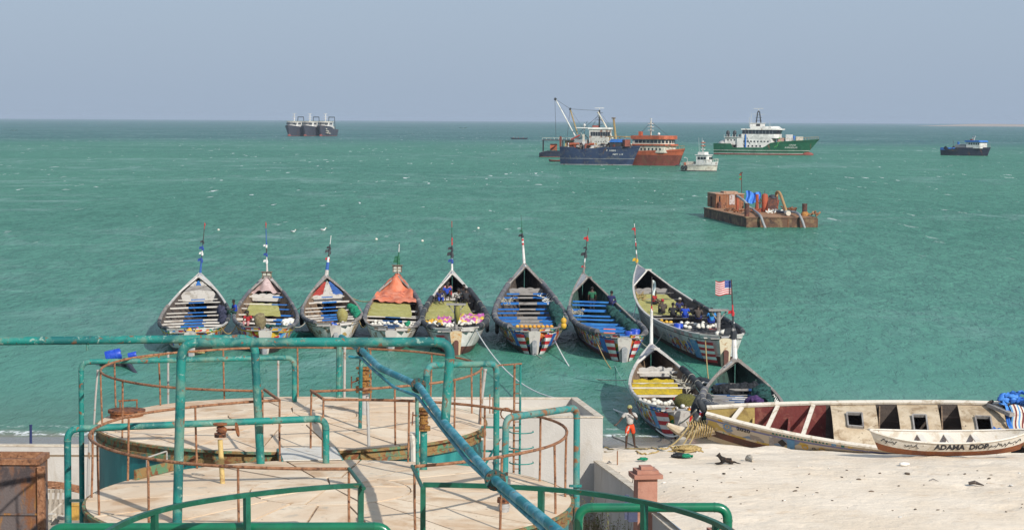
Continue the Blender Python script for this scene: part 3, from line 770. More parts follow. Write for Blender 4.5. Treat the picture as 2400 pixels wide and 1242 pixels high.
# starter bars left standing on the roof and a tall rod on the sand
for (x0, y0, y1, D, lab) in ((1148, 925, 962, 73, 'thin rusty rod standing on the block roof, left one'), (1155, 932, 962, 73, 'thin rusty rod standing on the block roof, right one'), (1447, 1057, 1112, 71.0, 'rusty rod standing at the end of the low wall')):
    b_ = at(x0, y1, D); root = thing('steel_rod', lab, 'rod', b_); MB().tube([b_-V(0, 0, .1), at(x0, y0, D)], .022, 6).build('rod', M_rail, root); MB().tube([at(x0, y0, D), at(x0+1, y0-2, D)], .012, 6).build('tip', M_rust, root)
# tank gauge / level float by the block
# terracotta pillars with stepped caps
def pillar(x, y, ztop, label, w=.60):
    root = thing('gate_pillar', label, 'pillar', (x, y, 0), rotz=R(9), group='terracotta pillars of the yard wall')
    MB().box((0, 0, (ztop-.33)/2), (w, w, ztop-.33)).build('shaft', M_pillar, root, local=True)
    for k, (ww, zz, hh) in enumerate(((w+.28, ztop-.265, .125), (w+.06, ztop-.14, .115), (w-.24, ztop-.03, .10))):
        MB().box((0, 0, zz), (ww, ww, hh)).build('cap_step', M_pillar, root, local=True)
    return root
pillar(4.08, 64.0, 3.08, 'terracotta pillar with stepped cap beside the sand')
pillar(5.5, 54.9, 3.0, 'tip of a second terracotta pillar cap at the bottom edge')
pr_ = bpy.data.objects['gate_pillar']
gb = thing('gate_bracket', 'dark blue-grey steel hinge bracket on the left of the terracotta pillar', 'bracket', (3.55, 63.5, 1.6))
MB().box((3.50, 63.6, 1.9), (.14, .1, .75)).build('plate', mat('blue_grey_paint', (.06, .07, .13), .6, [((.12, .12, .16), 5, .5, .65)]), gb)
MB().box((3.68, 63.6, 1.62), (.28, .16, .3)).build('arm', MATS['blue_grey_paint'], gb)
MB().beam((4.5, 62.6, 1.2), (6.3, 56.0, 1.2), .5, .05, m=0).build('wall_capping', mat('brown_board', (.16, .10, .07), .8, [((.3, .25, .2), 3, .5, .65)]), gb)
# dark blue post at the far left shore
root = thing('post', 'short dark blue post on the beach at the far left', 'post', at(72, 1046, 76.5))
MB().tube([at(72, 1050, 76.5)-V(0, 0, .4), at(72, 997, 76.5)], .05, 8).build('shaft', mat('navy_paint', (.01, .02, .09), .6), root, smooth=40)
MB().tube([at(72, 997, 76.5), at(72, 995, 76.5)], .06, 8).build('cap', MATS['navy_paint'], root, smooth=40)
# rusted open bin at lower left
root = thing('rusty_bin', 'large rust-stained open-topped steel bin at the lower left corner', 'bin', at(40, 1240, 58))
bx1 = at(88, 1070, 58).x; bx0 = bx1-3.2; by0, by1 = 58.0, 59.25; bt = at(88, 1075, 58).z
m_bin = mat('rust_streaked_grey_plate', (.125, .10, .095), .75, [((.19, .075, .03), 1.3, .46, .60, (1, 1, .5)), ((.27, .125, .035), 2.2, .55, .66, (1.5, 1.5, .5)), ((.06, .045, .045), 1.1, .52, .64)], (20, .3))
def slab(m, a, b, nm): m_ = MB(); m_.box(((a[0]+b[0])/2, (a[1]+b[1])/2, (a[2]+b[2])/2), (abs(b[0]-a[0]), abs(b[1]-a[1]), abs(b[2]-a[2]))); return m_.build(nm, m, root)
slab(m_bin, (bx0, by0, 0), (bx1, by0+.06, bt-.14), 'front_plate'); slab(m_bin, (bx1-.06, by0+.065, 0), (bx1, by1, bt-.14), 'side_plate'); slab(m_bin, (bx0, by1-.06, 0), (bx1-.065, by1-.005, bt-.14), 'back_plate')
slab(M_rail, (bx0, by0-.06, bt-.16), (bx1+.06, by0+.12, bt), 'rim_angle'); slab(M_rail, (bx1-.12, by0+.125, bt-.16), (bx1+.062, by1, bt), 'rim_angle'); slab(M_rail, (bx0, by1-.1, bt-.16), (bx1-.125, by1+.05, bt+.002), 'rim_angle')
slab(M_rail, (bx1+.002, by0-.10, 0), (bx1+.20, by0+.08, bt-.2), 'corner_angle'); slab(m_bin, (bx0, by0-.05, bt-1.55), (bx1-.01, by0-.002, bt-1.50), 'stiffener')
slab(M_valve, (bx0+.02, by0+.1, bt-1.1), (bx1-.1, by1-.1, bt-1.0), 'contents')
# pallets and scrap behind the bin
m_pal = mat('grey_pallet_wood', (.36, .31, .25), .9, [((.22, .18, .14), 5, .45, .65, (1, 1, .2))])
for n_, (x_, D_, tilt, lab) in enumerate(((123, 67.0, .22, 'slatted grey pallet leaning beside the rusty bin'),)):
    b_ = at(x_, 1212, D_); root = thing('pallet', lab, 'pallet', b_)
    for k in range(6):
        xx = -.42+k*.16; MB().beam(b_+V(xx, 0, 0), b_+V(xx+.02, tilt, .88), .085, .02, up=(0, -1, 0)).build('slat', m_pal, root)
    for zz in (.1, .45, .8): MB().beam(b_+V(-.48, .05+tilt*zz/.9, zz), b_+V(.48, .05+tilt*zz/.9, zz), .03, .09).build('bearer', m_pal, root)
b_ = at(130, 1190, 65); root = thing('plank', 'pale loose plank lying across the pallet', 'plank', b_)
MB().beam(at(108, 1212, 65), at(143, 1180, 65), .16, .05).build('board', mat('bleached_wood', (.55, .5, .43), .9, [((.4, .34, .27), 5, .5, .65)]), root)
b_ = at(172, 1200, 63); root = thing('crate', 'ochre board box between the left risers', 'crate', b_)
MB().box((b_.x, b_.y, b_.z), (.36, .3, .42)).build('body', mat('ochre_board', (.55, .32, .07), .8, [((.4, .22, .06), 5, .5, .65)]), root); MB().box((b_.x, b_.y, b_.z+.24), (.40, .34, .05)).build('lid', MATS['ochre_board'], root)
b_ = at(140, 1142, 69); root = thing('scrap_hoops', 'bundle of bent rusty hoops lying by the left wall', 'scrap', b_)
for k in range(5):
    pts = [at(100+i*10, 1128+.06*(i*1.6)**2+k*3.5, 69-k*.12) for i in range(10)]
    MB().tube(pts, .03, 6).build('hoop', M_rail, root, smooth=40)
b_ = at(125, 1222, 64); root = thing('rubble', 'heap of broken pale rubble at the foot of the bin', 'rubble', b_)
for k in range(10):
    q_ = at(112+random.random()*34, 1206+random.random()*28, 64); MB().box(q_, (random.uniform(.1, .3), .2, random.uniform(.06, .14)), random.random()*3, M=None).build('chunk', M_cap if k % 2 else MATS['bleached_wood'], root)
# scrubby bush at the foot of the low wall
def bush(c, label, n=60, h=1.9):
    root = thing('shrub', label, 'shrub', c)
    m_tw = mat('dry_twig', (.20, .15, .085), .9); m_lf = mat('dry_leaf', (.155, .165, .045), .8, jitter=.3)
    tw = MB(); lf = MB(); tips = []
    for i in range(n):
        a_ = random.random()*6.28; l_ = h*random.uniform(.45, 1); sp = random.uniform(.1, .55)
        p0 = V(*c)+V(random.uniform(-.35, .35), random.uniform(-.2, .2), 0); pts = [p0]
        for s_ in range(1, 5): pts.append(p0+V(math.cos(a_)*sp*s_/4*l_*.6+random.uniform(-.04, .04), math.sin(a_)*sp*s_/4*l_*.6, l_*s_/4))
        tw.tube(pts, [.010, .009, .007, .005, .003], 4, cap=False)
        for s_ in range(9):
            q = pts[random.randint(1, 3)].lerp(pts[4], random.random())+V(random.uniform(-.06, .06), random.uniform(-.06, .06), random.uniform(-.04, .06))
            d1 = V(random.uniform(-1, 1), random.uniform(-1, 1), random.uniform(-.6, 1)).normalized()*random.uniform(.018, .04); d2 = d1.orthogonal()*.45
            lf.quad(q-d1, q+d2, q+d1, q-d2)
    tw.build('stems', m_tw, root, recalc=False); tag(lf.build('leaves', m_lf, root, recalc=False), kind='stuff')
bush((2.45, 66.2, 0.0), 'sparse dry shrub with yellowish leaves at the foot of the low wall')
bush((3.3, 64.9, 0.0), 'thin leafless shrub behind the green portal pipe', 34, 1.7)
# pressure gauge beside the rear ladder
gq = at(1186, 968, 46.5); root = thing('level_gauge', 'rusty round gauge with pale face behind the right handrail', 'gauge', gq)
Mg = Matrix.Rotation(R(90), 4, 'X')
MB().lathe(gq, [(.13, 0), (.13, .10), (.11, .11)], 20, M=Mg).build('case', M_rust, root, smooth=30); MB().lathe(gq+V(0, -.112, 0), [(.105, 0), (.10, .006)], 20, M=Mg).build('dial', M_plate, root, smooth=30)
MB().tube([gq-V(0, 0, .1), gq-V(0, 0, 1.0)], .02, 6).build('stem', M_rust, root, smooth=40)

# ================================================================== pirogues
def decor_mat(name, pal, scale=4.0, wear=(.60, .58, .54)):
    """hand-painted ornament: small patches of paint, worn and salt-bleached"""
    if name in MATS: return MATS[name]
    m = bpy.data.materials.new(name); m.use_nodes = True; nt = m.node_tree; N, L = nt.nodes, nt.links
    bs = N['Principled BSDF']; bs.inputs['Roughness'].default_value = .65
    tc = N.new('ShaderNodeTexCoord'); mp = N.new('ShaderNodeMapping'); mp.inputs['Scale'].default_value = (1, 1, 1.3)
    nd = N.new('ShaderNodeTexNoise'); nd.inputs['Scale'].default_value = 2.2
    L.new(tc.outputs['Object'], mp.inputs[0]); L.new(mp.outputs[0], nd.inputs['Vector'])
    ad = N.new('ShaderNodeMix'); ad.data_type = 'RGBA'; ad.blend_type = 'LINEAR_LIGHT'; ad.inputs['Factor'].default_value = .22
    L.new(mp.outputs[0], ad.inputs['A']); L.new(nd.outputs['Color'], ad.inputs['B'])
    vo = N.new('ShaderNodeTexVoronoi'); vo.inputs['Scale'].default_value = scale; vo.inputs['Randomness'].default_value = .85
    L.new(ad.outputs['Result'], vo.inputs['Vector'])
    sp = N.new('ShaderNodeSeparateColor'); L.new(vo.outputs['Color'], sp.inputs[0])
    cr_ = N.new('ShaderNodeValToRGB'); cr_.color_ramp.interpolation = 'CONSTANT'
    while len(cr_.color_ramp.elements) < len(pal): cr_.color_ramp.elements.new(1.0)
    for i, c in enumerate(pal):
        cr_.color_ramp.elements[i].position = i/len(pal); cr_.color_ramp.elements[i].color = (*c, 1)
    L.new(sp.outputs[0], cr_.inputs[0])
    nw = N.new('ShaderNodeTexNoise'); nw.inputs['Scale'].default_value = 5; nw.inputs['Detail'].default_value = 6; L.new(tc.outputs['Object'], nw.inputs['Vector'])
    rw = N.new('ShaderNodeMapRange'); rw.inputs['From Min'].default_value = .57; rw.inputs['From Max'].default_value = .72; L.new(nw.outputs['Fac'], rw.inputs['Value'])
    mx = N.new('ShaderNodeMix'); mx.data_type = 'RGBA'; L.new(rw.outputs[0], mx.inputs['Factor']); L.new(cr_.outputs[0], mx.inputs['A']); mx.inputs['B'].default_value = (*wear, 1)
    L.new(mx.outputs['Result'], bs.inputs['Base Color']); MATS[name] = m; return m
WH, RD, YL, BL, GN, SK, OR, BK = (.62, .60, .56), (.48, .02, .02), (.60, .36, .015), (.015, .08, .42), (.02, .24, .08), (.08, .30, .56), (.56, .15, .015), (.03, .03, .03)
M_dec1 = decor_mat('ornament_bright', [WH, RD, WH, YL, SK, WH, OR, GN, YL, BL], 3.2)
M_dec2 = decor_mat('ornament_warm', [WH, YL, SK, RD, WH, YL, OR, WH, BL], 3.0)
M_dec3 = decor_mat('ornament_sparse', [WH, WH, WH, (.30, .22, .16), WH, WH, (.4, .28, .1), WH], 3.5)
M_wht = mat('worn_white_hull', (.56, .55, .52), .7, [((.42, .40, .37), 1.6, .45, .64, (1, 1, .6)), ((.64, .63, .60), 3, .52, .66), ((.22, .19, .17), 4.5, .63, .73, (.6, .6, 1.4)), ((.30, .29, .30), .8, .54, .68)], (16, .2))
M_gry = mat('grey_weathered_hull', (.36, .35, .37), .75, [((.27, .26, .28), 1.4, .42, .62), ((.50, .49, .49), 3.5, .55, .68), ((.12, .11, .11), 5, .62, .72)], (16, .2))
M_bot = mat('red_brown_antifoul', (.11, .04, .03), .6, [((.06, .03, .026), 1.4, .44, .62), ((.17, .075, .05), 4, .56, .7)], (14, .2))
M_botd = mat('dark_antifoul', (.045, .032, .03), .5, [((.02, .018, .018), 1.4, .44, .62), ((.08, .05, .04), 4, .6, .7)], (14, .2))
M_sblue = mat('bright_blue_stripe', (.015, .12, .45), .55, [((.05, .2, .5), 3, .5, .66), ((.5, .5, .5), 7, .66, .74)])
M_syel = mat('yellow_stripe', (.58, .34, .02), .6, [((.5, .45, .3), 4, .6, .72)])
M_sblk = mat('black_stripe', (.02, .025, .028), .6, [((.2, .2, .2), 5, .62, .72)])
M_steal = mat('teal_hull_paint', (.01, .12, .11), .5, [((.02, .19, .17), 2, .45, .62), ((.004, .05, .05), 3, .55, .68)])
M_pad = mat('grey_padding', (.10, .10, .11), .85, [((.155, .155, .165), 1.5, .42, .62), ((.07, .07, .08), 3, .52, .68)], (30, .4))
M_padd = mat('black_padding', (.03, .034, .04), .8, [((.075, .08, .085), 2, .48, .66)], (30, .4))
M_gun = mat('grey_gunwale_wood', (.235, .21, .19), .85, [((.15, .13, .115), 3, .45, .65, (2, .3, 1)), ((.40, .38, .35), 4, .56, .7)], (30, .3))
M_gunw = mat('white_gunwale', (.50, .475, .44), .75, [((.32, .29, .25), 3, .5, .68)], (30, .3))
M_in = mat('dark_inner_planks', (.085, .066, .055), .85, [((.06, .048, .042), 1.4, .45, .62, (3, .15, 1)), ((.17, .135, .11), 2.6, .54, .68, (3, .2, 1))], (12, .4))
M_inb = mat('brown_inner_planks', (.20, .135, .085), .85, [((.12, .08, .055), 1.6, .45, .62, (3, .15, 1)), ((.30, .21, .14), 2.6, .54, .68, (3, .2, 1))], (12, .4))
M_ing = mat('green_inner_paint', (.035, .075, .06), .8, [((.06, .12, .10), 1.6, .45, .62), ((.02, .03, .03), 3, .5, .65)])
M_tw = mat('white_thwart', (.58, .55, .50), .7, [((.40, .35, .30), 4, .48, .66, (.4, 1, 1)), ((.22, .17, .13), 9, .64, .74)], (30, .25))
M_tg = mat('grey_thwart', (.28, .265, .25), .8, [((.17, .15, .14), 4, .48, .66, (.4, 1, 1))], (30, .25))
M_tb = mat('blue_thwart', (.012, .125, .42), .5, [((.03, .19, .50), 3, .48, .66, (.4, 1, 1)), ((.01, .06, .2), 6, .6, .72)], (30, .15))
M_tk = mat('black_thwart', (.045, .045, .05), .8, [((.11, .105, .10), 4, .5, .66)])
M_tbd = mat('navy_thwart', (.012, .06, .17), .55, [((.03, .12, .3), 3, .48, .66, (.4, 1, 1)), ((.3, .28, .25), 8, .66, .74)])
M_flr = mat('flag_red', (.45, .025, .03), .7, [((.55, .2, .2), 5, .6, .72)])
M_flw = mat('flag_white', (.66, .65, .63), .7, [((.5, .48, .45), 5, .55, .7)])
M_flb = mat('flag_blue', (.02, .06, .26), .7, [((.15, .2, .4), 5, .6, .72)])
M_post = mat('white_post', (.64, .62, .59), .7, [((.45, .42, .39), 5, .5, .66), ((.15, .13, .12), 9, .66, .74)])
M_stern = mat('stern_white', (.42, .395, .36), .65, [((.28, .25, .23), 2.5, .48, .66), ((.25, .15, .08), 6, .64, .74)], (20, .2))
M_sterng = mat('stern_grey', (.22, .225, .24), .6, [((.32, .32, .33), 3, .45, .62), ((.2, .19, .18), 6, .6, .7)])
M_ink = mat('black_lettering', (.025, .025, .03), .7, [((.25, .24, .23), 8, .62, .74)])
M_inkr = mat('red_brown_lettering', (.20, .05, .035), .7, [((.45, .4, .37), 8, .58, .7)])
M_inkb = mat('navy_lettering', (.02, .04, .16), .7, [((.3, .3, .35), 8, .6, .72)])
M_tarpo = mat('orange_tarp', (.56, .145, .065), .65, [((.62, .22, .13), 1.4, .42, .62), ((.36, .085, .05), 2.2, .54, .68)], (8, .5))
M_tarpp = mat('dusty_pink_tarp', (.42, .30, .28), .8, [((.5, .38, .36), 1.4, .42, .62), ((.27, .19, .18), 3, .56, .7)], (8, .4))
M_netol = mat('olive_yellow_net', (.40, .37, .105), .9, [((.48, .45, .17), 3, .42, .62), ((.26, .24, .07), 7, .55, .68)], (55, 1.0))
M_netye = mat('bright_yellow_net', (.60, .42, .02), .9, [((.46, .33, .03), 6, .45, .62), ((.20, .15, .03), 16, .58, .66)], (55, 1.0))
M_nettl = mat('dark_teal_net', (.012, .065, .06), .95, [((.03, .12, .105), 8, .45, .62), ((.006, .03, .03), 5, .55, .68)], (60, 1.0))
M_netgr = mat('bright_green_net', (.01, .24, .12), .9, [((.02, .33, .18), 8, .45, .62), ((.005, .1, .06), 6, .55, .68)], (60, 1.0))
M_netbl = mat('blue_black_net', (.035, .04, .075), .95, [((.08, .08, .14), 8, .45, .62)], (60, 1.0))
M_netbk = mat('black_net', (.018, .022, .028), .95, [((.045, .05, .055), 7, .48, .62)], (60, 1.0))
M_flo = mat('white_float', (.66, .635, .56), .6, [((.50, .46, .38), 9, .5, .68)], jitter=.12)
M_floy = mat('yellow_float', (.58, .33, .03), .6, [((.45, .25, .04), 9, .5, .68)], jitter=.15)
M_barrel = mat('blue_barrel_plastic', (.012, .055, .42), .4, [((.03, .1, .5), 3, .5, .66)])
M_cloth = decor_mat('magenta_yellow_print', [(.42, .07, .30), (.62, .45, .05), (.45, .10, .33), (.60, .45, .42), (.40, .06, .27)], 4.2, (.5, .2, .35))
M_buoyo = mat('orange_buoy', (.60, .28, .03), .6, [((.45, .2, .04), 6, .5, .66)])

def text_mesh(txt, size=1.0, font_off=0.0):
    cu_ = bpy.data.curves.new('lettering', 'FONT'); cu_.body = txt; cu_.size = size; cu_.resolution_u = 2; cu_.offset = font_off
    o = bpy.data.objects.new('lettering', cu_); COL.objects.link(o)
    dg = bpy.context.evaluated_depsgraph_get(); me = bpy.data.meshes.new_from_object(o.evaluated_get(dg))
    vs_ = [v.co.copy() for v in me.vertices]; fs = [tuple(p.vertices) for p in me.polygons]
    bpy.data.objects.remove(o); bpy.data.curves.remove(cu_); bpy.data.meshes.remove(me)
    return vs_, fs

class Boat:
    def __init__(s, name, label, stern, bow, wpx=None, B=None, hb=3.0, hs=1.5, hm=1.22, z0=0.0, w0=.30, hull=None, thw=None, gun=M_gun, inner=M_in,
                 pads=(), pole=None, bottom=M_bot, stripe=M_sblue, top=M_wht, decor=M_dec1, decor_u=.34, foredeck=True, stern_m=M_stern, post_m=M_sterng, n_thw=9, beam_at=.42, roll=0.0, breast=None, fill=None, full=.34, bowx=2.15):
        s.full, s.bowx = full, bowx
        s.S = gz(stern[0], stern[1], hs+z0); s.P = gz(bow[0], bow[1], hb+z0)
        d = s.P-s.S; d.z = 0; s.L = d.length; s.a = math.atan2(-d.x, d.y)
        s.hb, s.hs, s.hm, s.w0, s.z0 = hb, hs, hm, w0, z0
        Dm = s.S.y+(s.P.y-s.S.y)*beam_at
        s.B = B or wpx*Dm/FPX
        s.root = thing(name, label, 'boat', (s.S.x, s.S.y, z0), group='painted wooden pirogues', rot=(0, roll, s.a))
        s.M = WM[s.root]
        s.build(thw or (M_tw, M_tb, M_tw), gun, inner, pads, pole, bottom, stripe, top, decor, decor_u, foredeck, stern_m, post_m, n_thw, breast, fill)
    def b(s, u):
        h = s.B/2
        if u < .40: return s.w0+(h-s.w0)*math.sin(math.pi/2*u/.40)**s.full
        t = (u-.40)/.60; return .035+(h-.035)*(1-t**s.bowx)
    def zg(s, u):
        if u < .38: return s.hm+(s.hs-s.hm)*(1-u/.38)**2
        return s.hm+(s.hb-s.hm)*((u-.38)/.62)**2.0
    def kz(s, u):
        z = -.45
        if u > .70: z += (s.hb*.42+.3)*((u-.70)/.30)**2.0
        if u < .15: z += .22*(1-u/.15)**2
        return z
    def pt(s, u, v, side, off=0.0):
        b = s.b(u); fb = .30+.22*math.sin(math.pi*min(1, max(0, u)))
        fb *= 1 if u > .05 else .7+6*u
        x = b*(fb+(1-fb)*v**.72); z = s.kz(u)+(s.zg(u)-s.kz(u))*v
        return Vector((side*(x+off), u*s.L, z))
    def w(s, p): return s.M @ Vector(p)
    def inner_half(s, u, z):
        v = max(.02, min(1, (z-s.kz(u))/(s.zg(u)-s.kz(u)))); return max(.02, s.pt(u, v, 1).x-.08)
    def build(s, thw, gun, inner, pads, pole, bottom, stripe, top, decor, decor_u, foredeck, stern_m, post_m, n_thw, breast, fill):
        R_ = s.root; L = s.L; NU = 34
        us = [(i/NU)**1.0 for i in range(NU+1)]
        vs_ = [0, .22, .40, .45, .47, .68, .86, .885, 1.0]
        hull = MB(); base = 0
        for side in (-1, 1):
            base = len(hull.v)
            for u in us:
                for v in vs_: hull.v.append(tuple(s.pt(u, v, side)))
            K = len(vs_)
            for i in range(NU):
                for j in range(K-1):
                    u = us[i]
                    m = 0 if j < 2 else 1 if j < 3 else (2 if j < 4 else (4 if j == 6 else (3 if u < decor_u else 2)))
                    hull.face((base+i*K+j, base+(i+1)*K+j, base+(i+1)*K+j+1, base+i*K+j+1), m)
        n = len(vs_)*(NU+1)
        for i in range(NU):
            K = len(vs_); hull.face((i*K, (i+1)*K, n+(i+1)*K, n+i*K), 0)
        hull.build('hull', [bottom, stripe, top, decor, M_sblk], R_, local=True, smooth=35, weld=True)
        # inside skin
        inn = MB()
        for side in (-1, 1):
            base = len(inn.v); vv = [.12, .4, .7, .985]
            for u in us:
                for v in vv:
                    p = s.pt(u, v, side); x = max(.012, abs(p.x)-.075); inn.v.append((side*x, p.y, p.z+(.02 if v < .2 else 0)))
            for i in range(NU):
                for j in range(3): inn.face((base+i*4+j, base+i*4+j+1, base+(i+1)*4+j+1, base+(i+1)*4+j))
        inn.build('inner_planking', inner, R_, local=True, smooth=35, recalc=False)
        # frames
        for k in range(7):
            u = .12+k*.115
            for side in (-1, 1):
                pts = [s.pt(u, v, side) for v in (.1, .35, .65, .95)]
                fr = MB()
                for p, q in zip(pts, pts[1:]): fr.beam(p-V(side*.11, 0, 0), q-V(side*.11, 0, 0), .07, .08, up=(0, 1, 0))
                fr.build('frame', inner, R_, local=True)
        # floor boards
        nb = 8
        for k in range(nb):
            fb = MB(); f0 = -1+2*k/nb+.012; f1 = -1+2*(k+1)/nb-.012; st = [.05+.80*i/10 for i in range(11)]
            rows = []
            for u in st:
                z = max(s.kz(u)+.24, .02+.0*u); h = s.inner_half(u, z)
                rows.append((V(f0*h, u*L, z), V(f1*h, u*L, z)))
            for (a, b_), (c, d) in zip(rows, rows[1:]):
                fb.quad(a, b_, d, c)
                fb.quad(a, c, c-V(0, 0, .04), a-V(0, 0, .04)); fb.quad(b_, b_-V(0, 0, .04), d-V(0, 0, .04), d)
            fb.build('floor_board', inner, R_, local=True, weld=True)
        # gunwale planks and padding
        for side in (-1, 1):
            g = MB(); prev = None
            for u in us:
                p = s.pt(u, 1, side); wd = .085 if u < .93 else .05
                q = [p+V(side*wd*.55, 0, -.03), p+V(-side*wd, 0, -.03), p+V(-side*wd, 0, .045), p+V(side*wd*.55, 0, .045)]
                idx = [g.vert(x) for x in q]
                if prev:
                    for a in range(4): g.face((prev[a], idx[a], idx[(a+1) % 4], prev[(a+1) % 4]))
                prev = idx
            g.build('gunwale', gun, R_, local=True)
            for (sd, u0, u1, mm, rr) in pads:
                if sd != side: continue
                nn = max(4, int((u1-u0)*46)); pts = []; rs = []
                for i in range(nn+1):
                    u = u0+(u1-u0)*i/nn; p = s.pt(u, 1, side); pts.append(p+V(-side*.02, 0, .06)); rs.append(rr*(1+.07*math.sin(i*1.9+u0*20)-(.10 if i % 5 == 0 else 0)))
                MB().tube(pts, rs, 10).build('gunwale_padding', mm, R_, local=True, smooth=50)
                for i in range(2, nn, 4):
                    pp = pts[i]; t = (pts[i+1]-pts[i-1]).normalized()*.03
                    MB().tube([pp-t, pp+t], rs[i]*1.06, 10).build('lashing', M_rope if i % 3 else M_roped, R_, local=True, smooth=50)
        # thwarts
        cl, cm, cr__ = thw
        for k in range(n_thw):
            u = .075+.695*((k+.20*math.sin(k*2.1))/(n_thw-1))**1.08 if n_thw > 1 else .4
            z = s.zg(u)-.20-.05*math.sin(k*1.3); h = s.inner_half(u, z)+.03
            t = MB(); c0 = -.34+.06*math.sin(k*1.7); c1 = .30+.06*math.sin(k*2.9); y = u*L
            hh = (.062 if k % 3 else .095)*(1.7 if cl is M_tb else 1.0)
            for x0, x1, mi in ((-h, c0*h, 0), (c0*h, c1*h, 1), (c1*h, h, 2)):
                t.beam((x0, y, z+.012*math.sin(x0)), (x1, y+.03*math.sin(k), z), .10, hh, m=mi)
            t.build('thwart', [cl, cm, cr__], R_, local=True)
        # stern block, post and aft deck
        def arch(w_top, w_bot, z0_, z1_, rise):
            o = [(-w_bot, z0_), (w_bot, z0_), (w_top, z1_)]
            for i in range(1, 8): a = math.pi*i/8; o.append((w_top*math.cos(a), z1_+rise*math.sin(a)))
            o.append((-w_top, z1_)); return o
        w0 = s.w0
        MB().prism(arch(w0+.05, .18, s.kz(0)-.02, s.hs-.24, .12), .16, Matrix.Translation((0, -.13, 0))).build('stern_block', stern_m, R_, local=True)
        MB().prism(arch(w0*.46, .10, s.kz(0)-.1, s.hs*.48, .13), .26, Matrix.Translation((0, -.38, 0))).build('stern_post', post_m, R_, local=True)
        for k in range(3):
            u = .008+.018*k; z = s.zg(u)-.16; h = s.inner_half(u, z)+.05
            MB().beam((-h, u*L, z), (h, u*L, z), .42, .05).build('aft_deck_board', gun if k % 2 else M_tg, R_, local=True)
        # bow: covered prow, its triangular mouth facing aft
        if foredeck:
            st = [.80+.20*i/6 for i in range(7)]
            rid = lambda u: V(0, (max(u, .855))*L, s.hb-.06*(u-.8))
            for side in (-1, 1):
                cv = MB(); rows = [(s.pt(u, 1, side), rid(u)) for u in st]
                for (a, b_), (c, d) in zip(rows, rows[1:]):
                    cv.quad(a, c, d, b_); o_ = V(-side*.05, 0, -.05); cv.quad(a+o_, b_+o_, d+o_, c+o_)
                cv.build('bow_cover', top, R_, local=True, recalc=False)
                g0 = s.pt(.795, 1, side)+V(0, 0, .02); ap = V(side*.03, .85*L, s.hb+.03)
                MB().beam(g0, ap, .09, .07, up=(0, -1, .2)).build('bow_frame', gun, R_, local=True)
            MB().beam(V(-.22, .847*L, s.hb+.02), V(.22, .847*L, s.hb+.02), .10, .10).build('apex_block', gun, R_, local=True)
            if fill:
                n_ = len(fill); h0 = s.inner_half(.80, s.zg(.80)-.05)
                for k_ in range(n_):
                    t0, t1 = .02+.80*k_/n_, .02+.80*(k_+1)/n_-.02
                    z0_, z1_ = s.zg(.8)-.25+(s.hb-s.zg(.8)+.2)*t0, s.zg(.8)-.25+(s.hb-s.zg(.8)+.2)*t1
                    w_a, w_b = h0*min(1, 1.12*(1-t0)), h0*min(1, 1.12*(1-t1)); y_ = (.80+.045*t0)*L
                    cols = fill[k_] if isinstance(fill[k_], tuple) else (fill[k_],)
                    nc = len(cols)
                    for c_ in range(nc):
                        f0, f1 = -1+2*c_/nc, -1+2*(c_+1)/nc
                        bd = MB(); sc_ = .10*math.sin(math.pi*(c_+.5)/nc)
                        bd.prism([(f0*w_a, z0_), (f1*w_a, z0_), (f1*w_b, z1_), ((f0+f1)/2*w_b, z1_+sc_), (f0*w_b, z1_)], .05, Matrix.Translation((0, y_, 0)))
                        bd.build('bow_board', cols[c_], R_, local=True)
        if breast:
            u = .80; h = s.inner_half(u, s.zg(u)-.1)+.05; zb = s.zg(u)-.62; o = [(-h, zb), (h, zb)]
            for i in range(17):
                x = h-2*h*i/16; o.append((x, s.zg(u)-.26+.07*abs(math.sin(i/16*math.pi*4))+.10*math.sin(math.pi*i/16)))
            MB().prism(o, .07, Matrix.Translation((0, u*L, 0))).build('breast_board', breast, R_, local=True)
        # stem post and decorated pole
        if pole:
            tip = s.pt(1, 1, 1); tip.x = 0
            top_w = at(pole['top'][0], pole['top'][1], s.P.y+.2); inv = s.M.inverted(); tl = inv @ top_w
            b0 = tip+V(0, -.05, -.25)
            segs = pole['segs']; pts = []; rs = []; ms = []; mats = []
            for f, r, m in segs:
                pts.append(b0.lerp(tl, f)); rs.append(r*.76)
                if m not in mats: mats.append(m)
                ms.append(mats.index(m))
            pts.append(tl); rs.append(segs[-1][1]*.7)
            MB().tube(pts, rs, 8, mseq=ms).build('bow_pole', mats, R_, local=True, smooth=30)
            for f, m, size in pole.get('rags', ()):
                c = b0.lerp(tl, f); rg = MB()
                rg.tube([c+V(0, 0, -size*1.3), c+V(.02, 0, -size*.5), c+V(0, 0, size*.2), c+V(0, 0, size*.9)], [size*.45, size*.42, size*.24, size*.1], 7)
                if size > .12: rg.quad(c+V(.02, 0, size*.4), c+V(-size*1.2, .05, size*.1), c+V(-size*1.4, .05, -size*.8), c+V(.02, 0, -size*.6))
                rg.build('rag', m, R_, local=True)
    # ---- flat print on the hull
    def patch(s, side, u0, u1, v0, v1, rows, mats, nm='painted_band', off=.012, nu=3, parent=None):
        mb = MB()
        mb.grid(lambda a, b_: s.pt(u0+(u1-u0)*a, v0+(v1-v0)*b_, side, off), nu, rows, mfn=lambda i, j: j % len(mats))
        return mb.build(nm, mats, s.root, local=True)
    def text(s, side, txt, u0, v0, height, m, off=.02, wscale=1.0):
        vs_, fs = text_mesh(txt, height*1.35, .006)
        mb = MB(); k = -1 if side < 0 else 1
        for c in vs_:
            u = max(.001, u0+k*c.x*wscale/s.L); hh = (s.zg(u)-s.kz(u)); v = min(1, v0+c.y/hh); mb.v.append(tuple(s.pt(u, v, side, off)))
        for f in fs: mb.face(f)
        return mb.build('lettering', m, s.root, local=True)
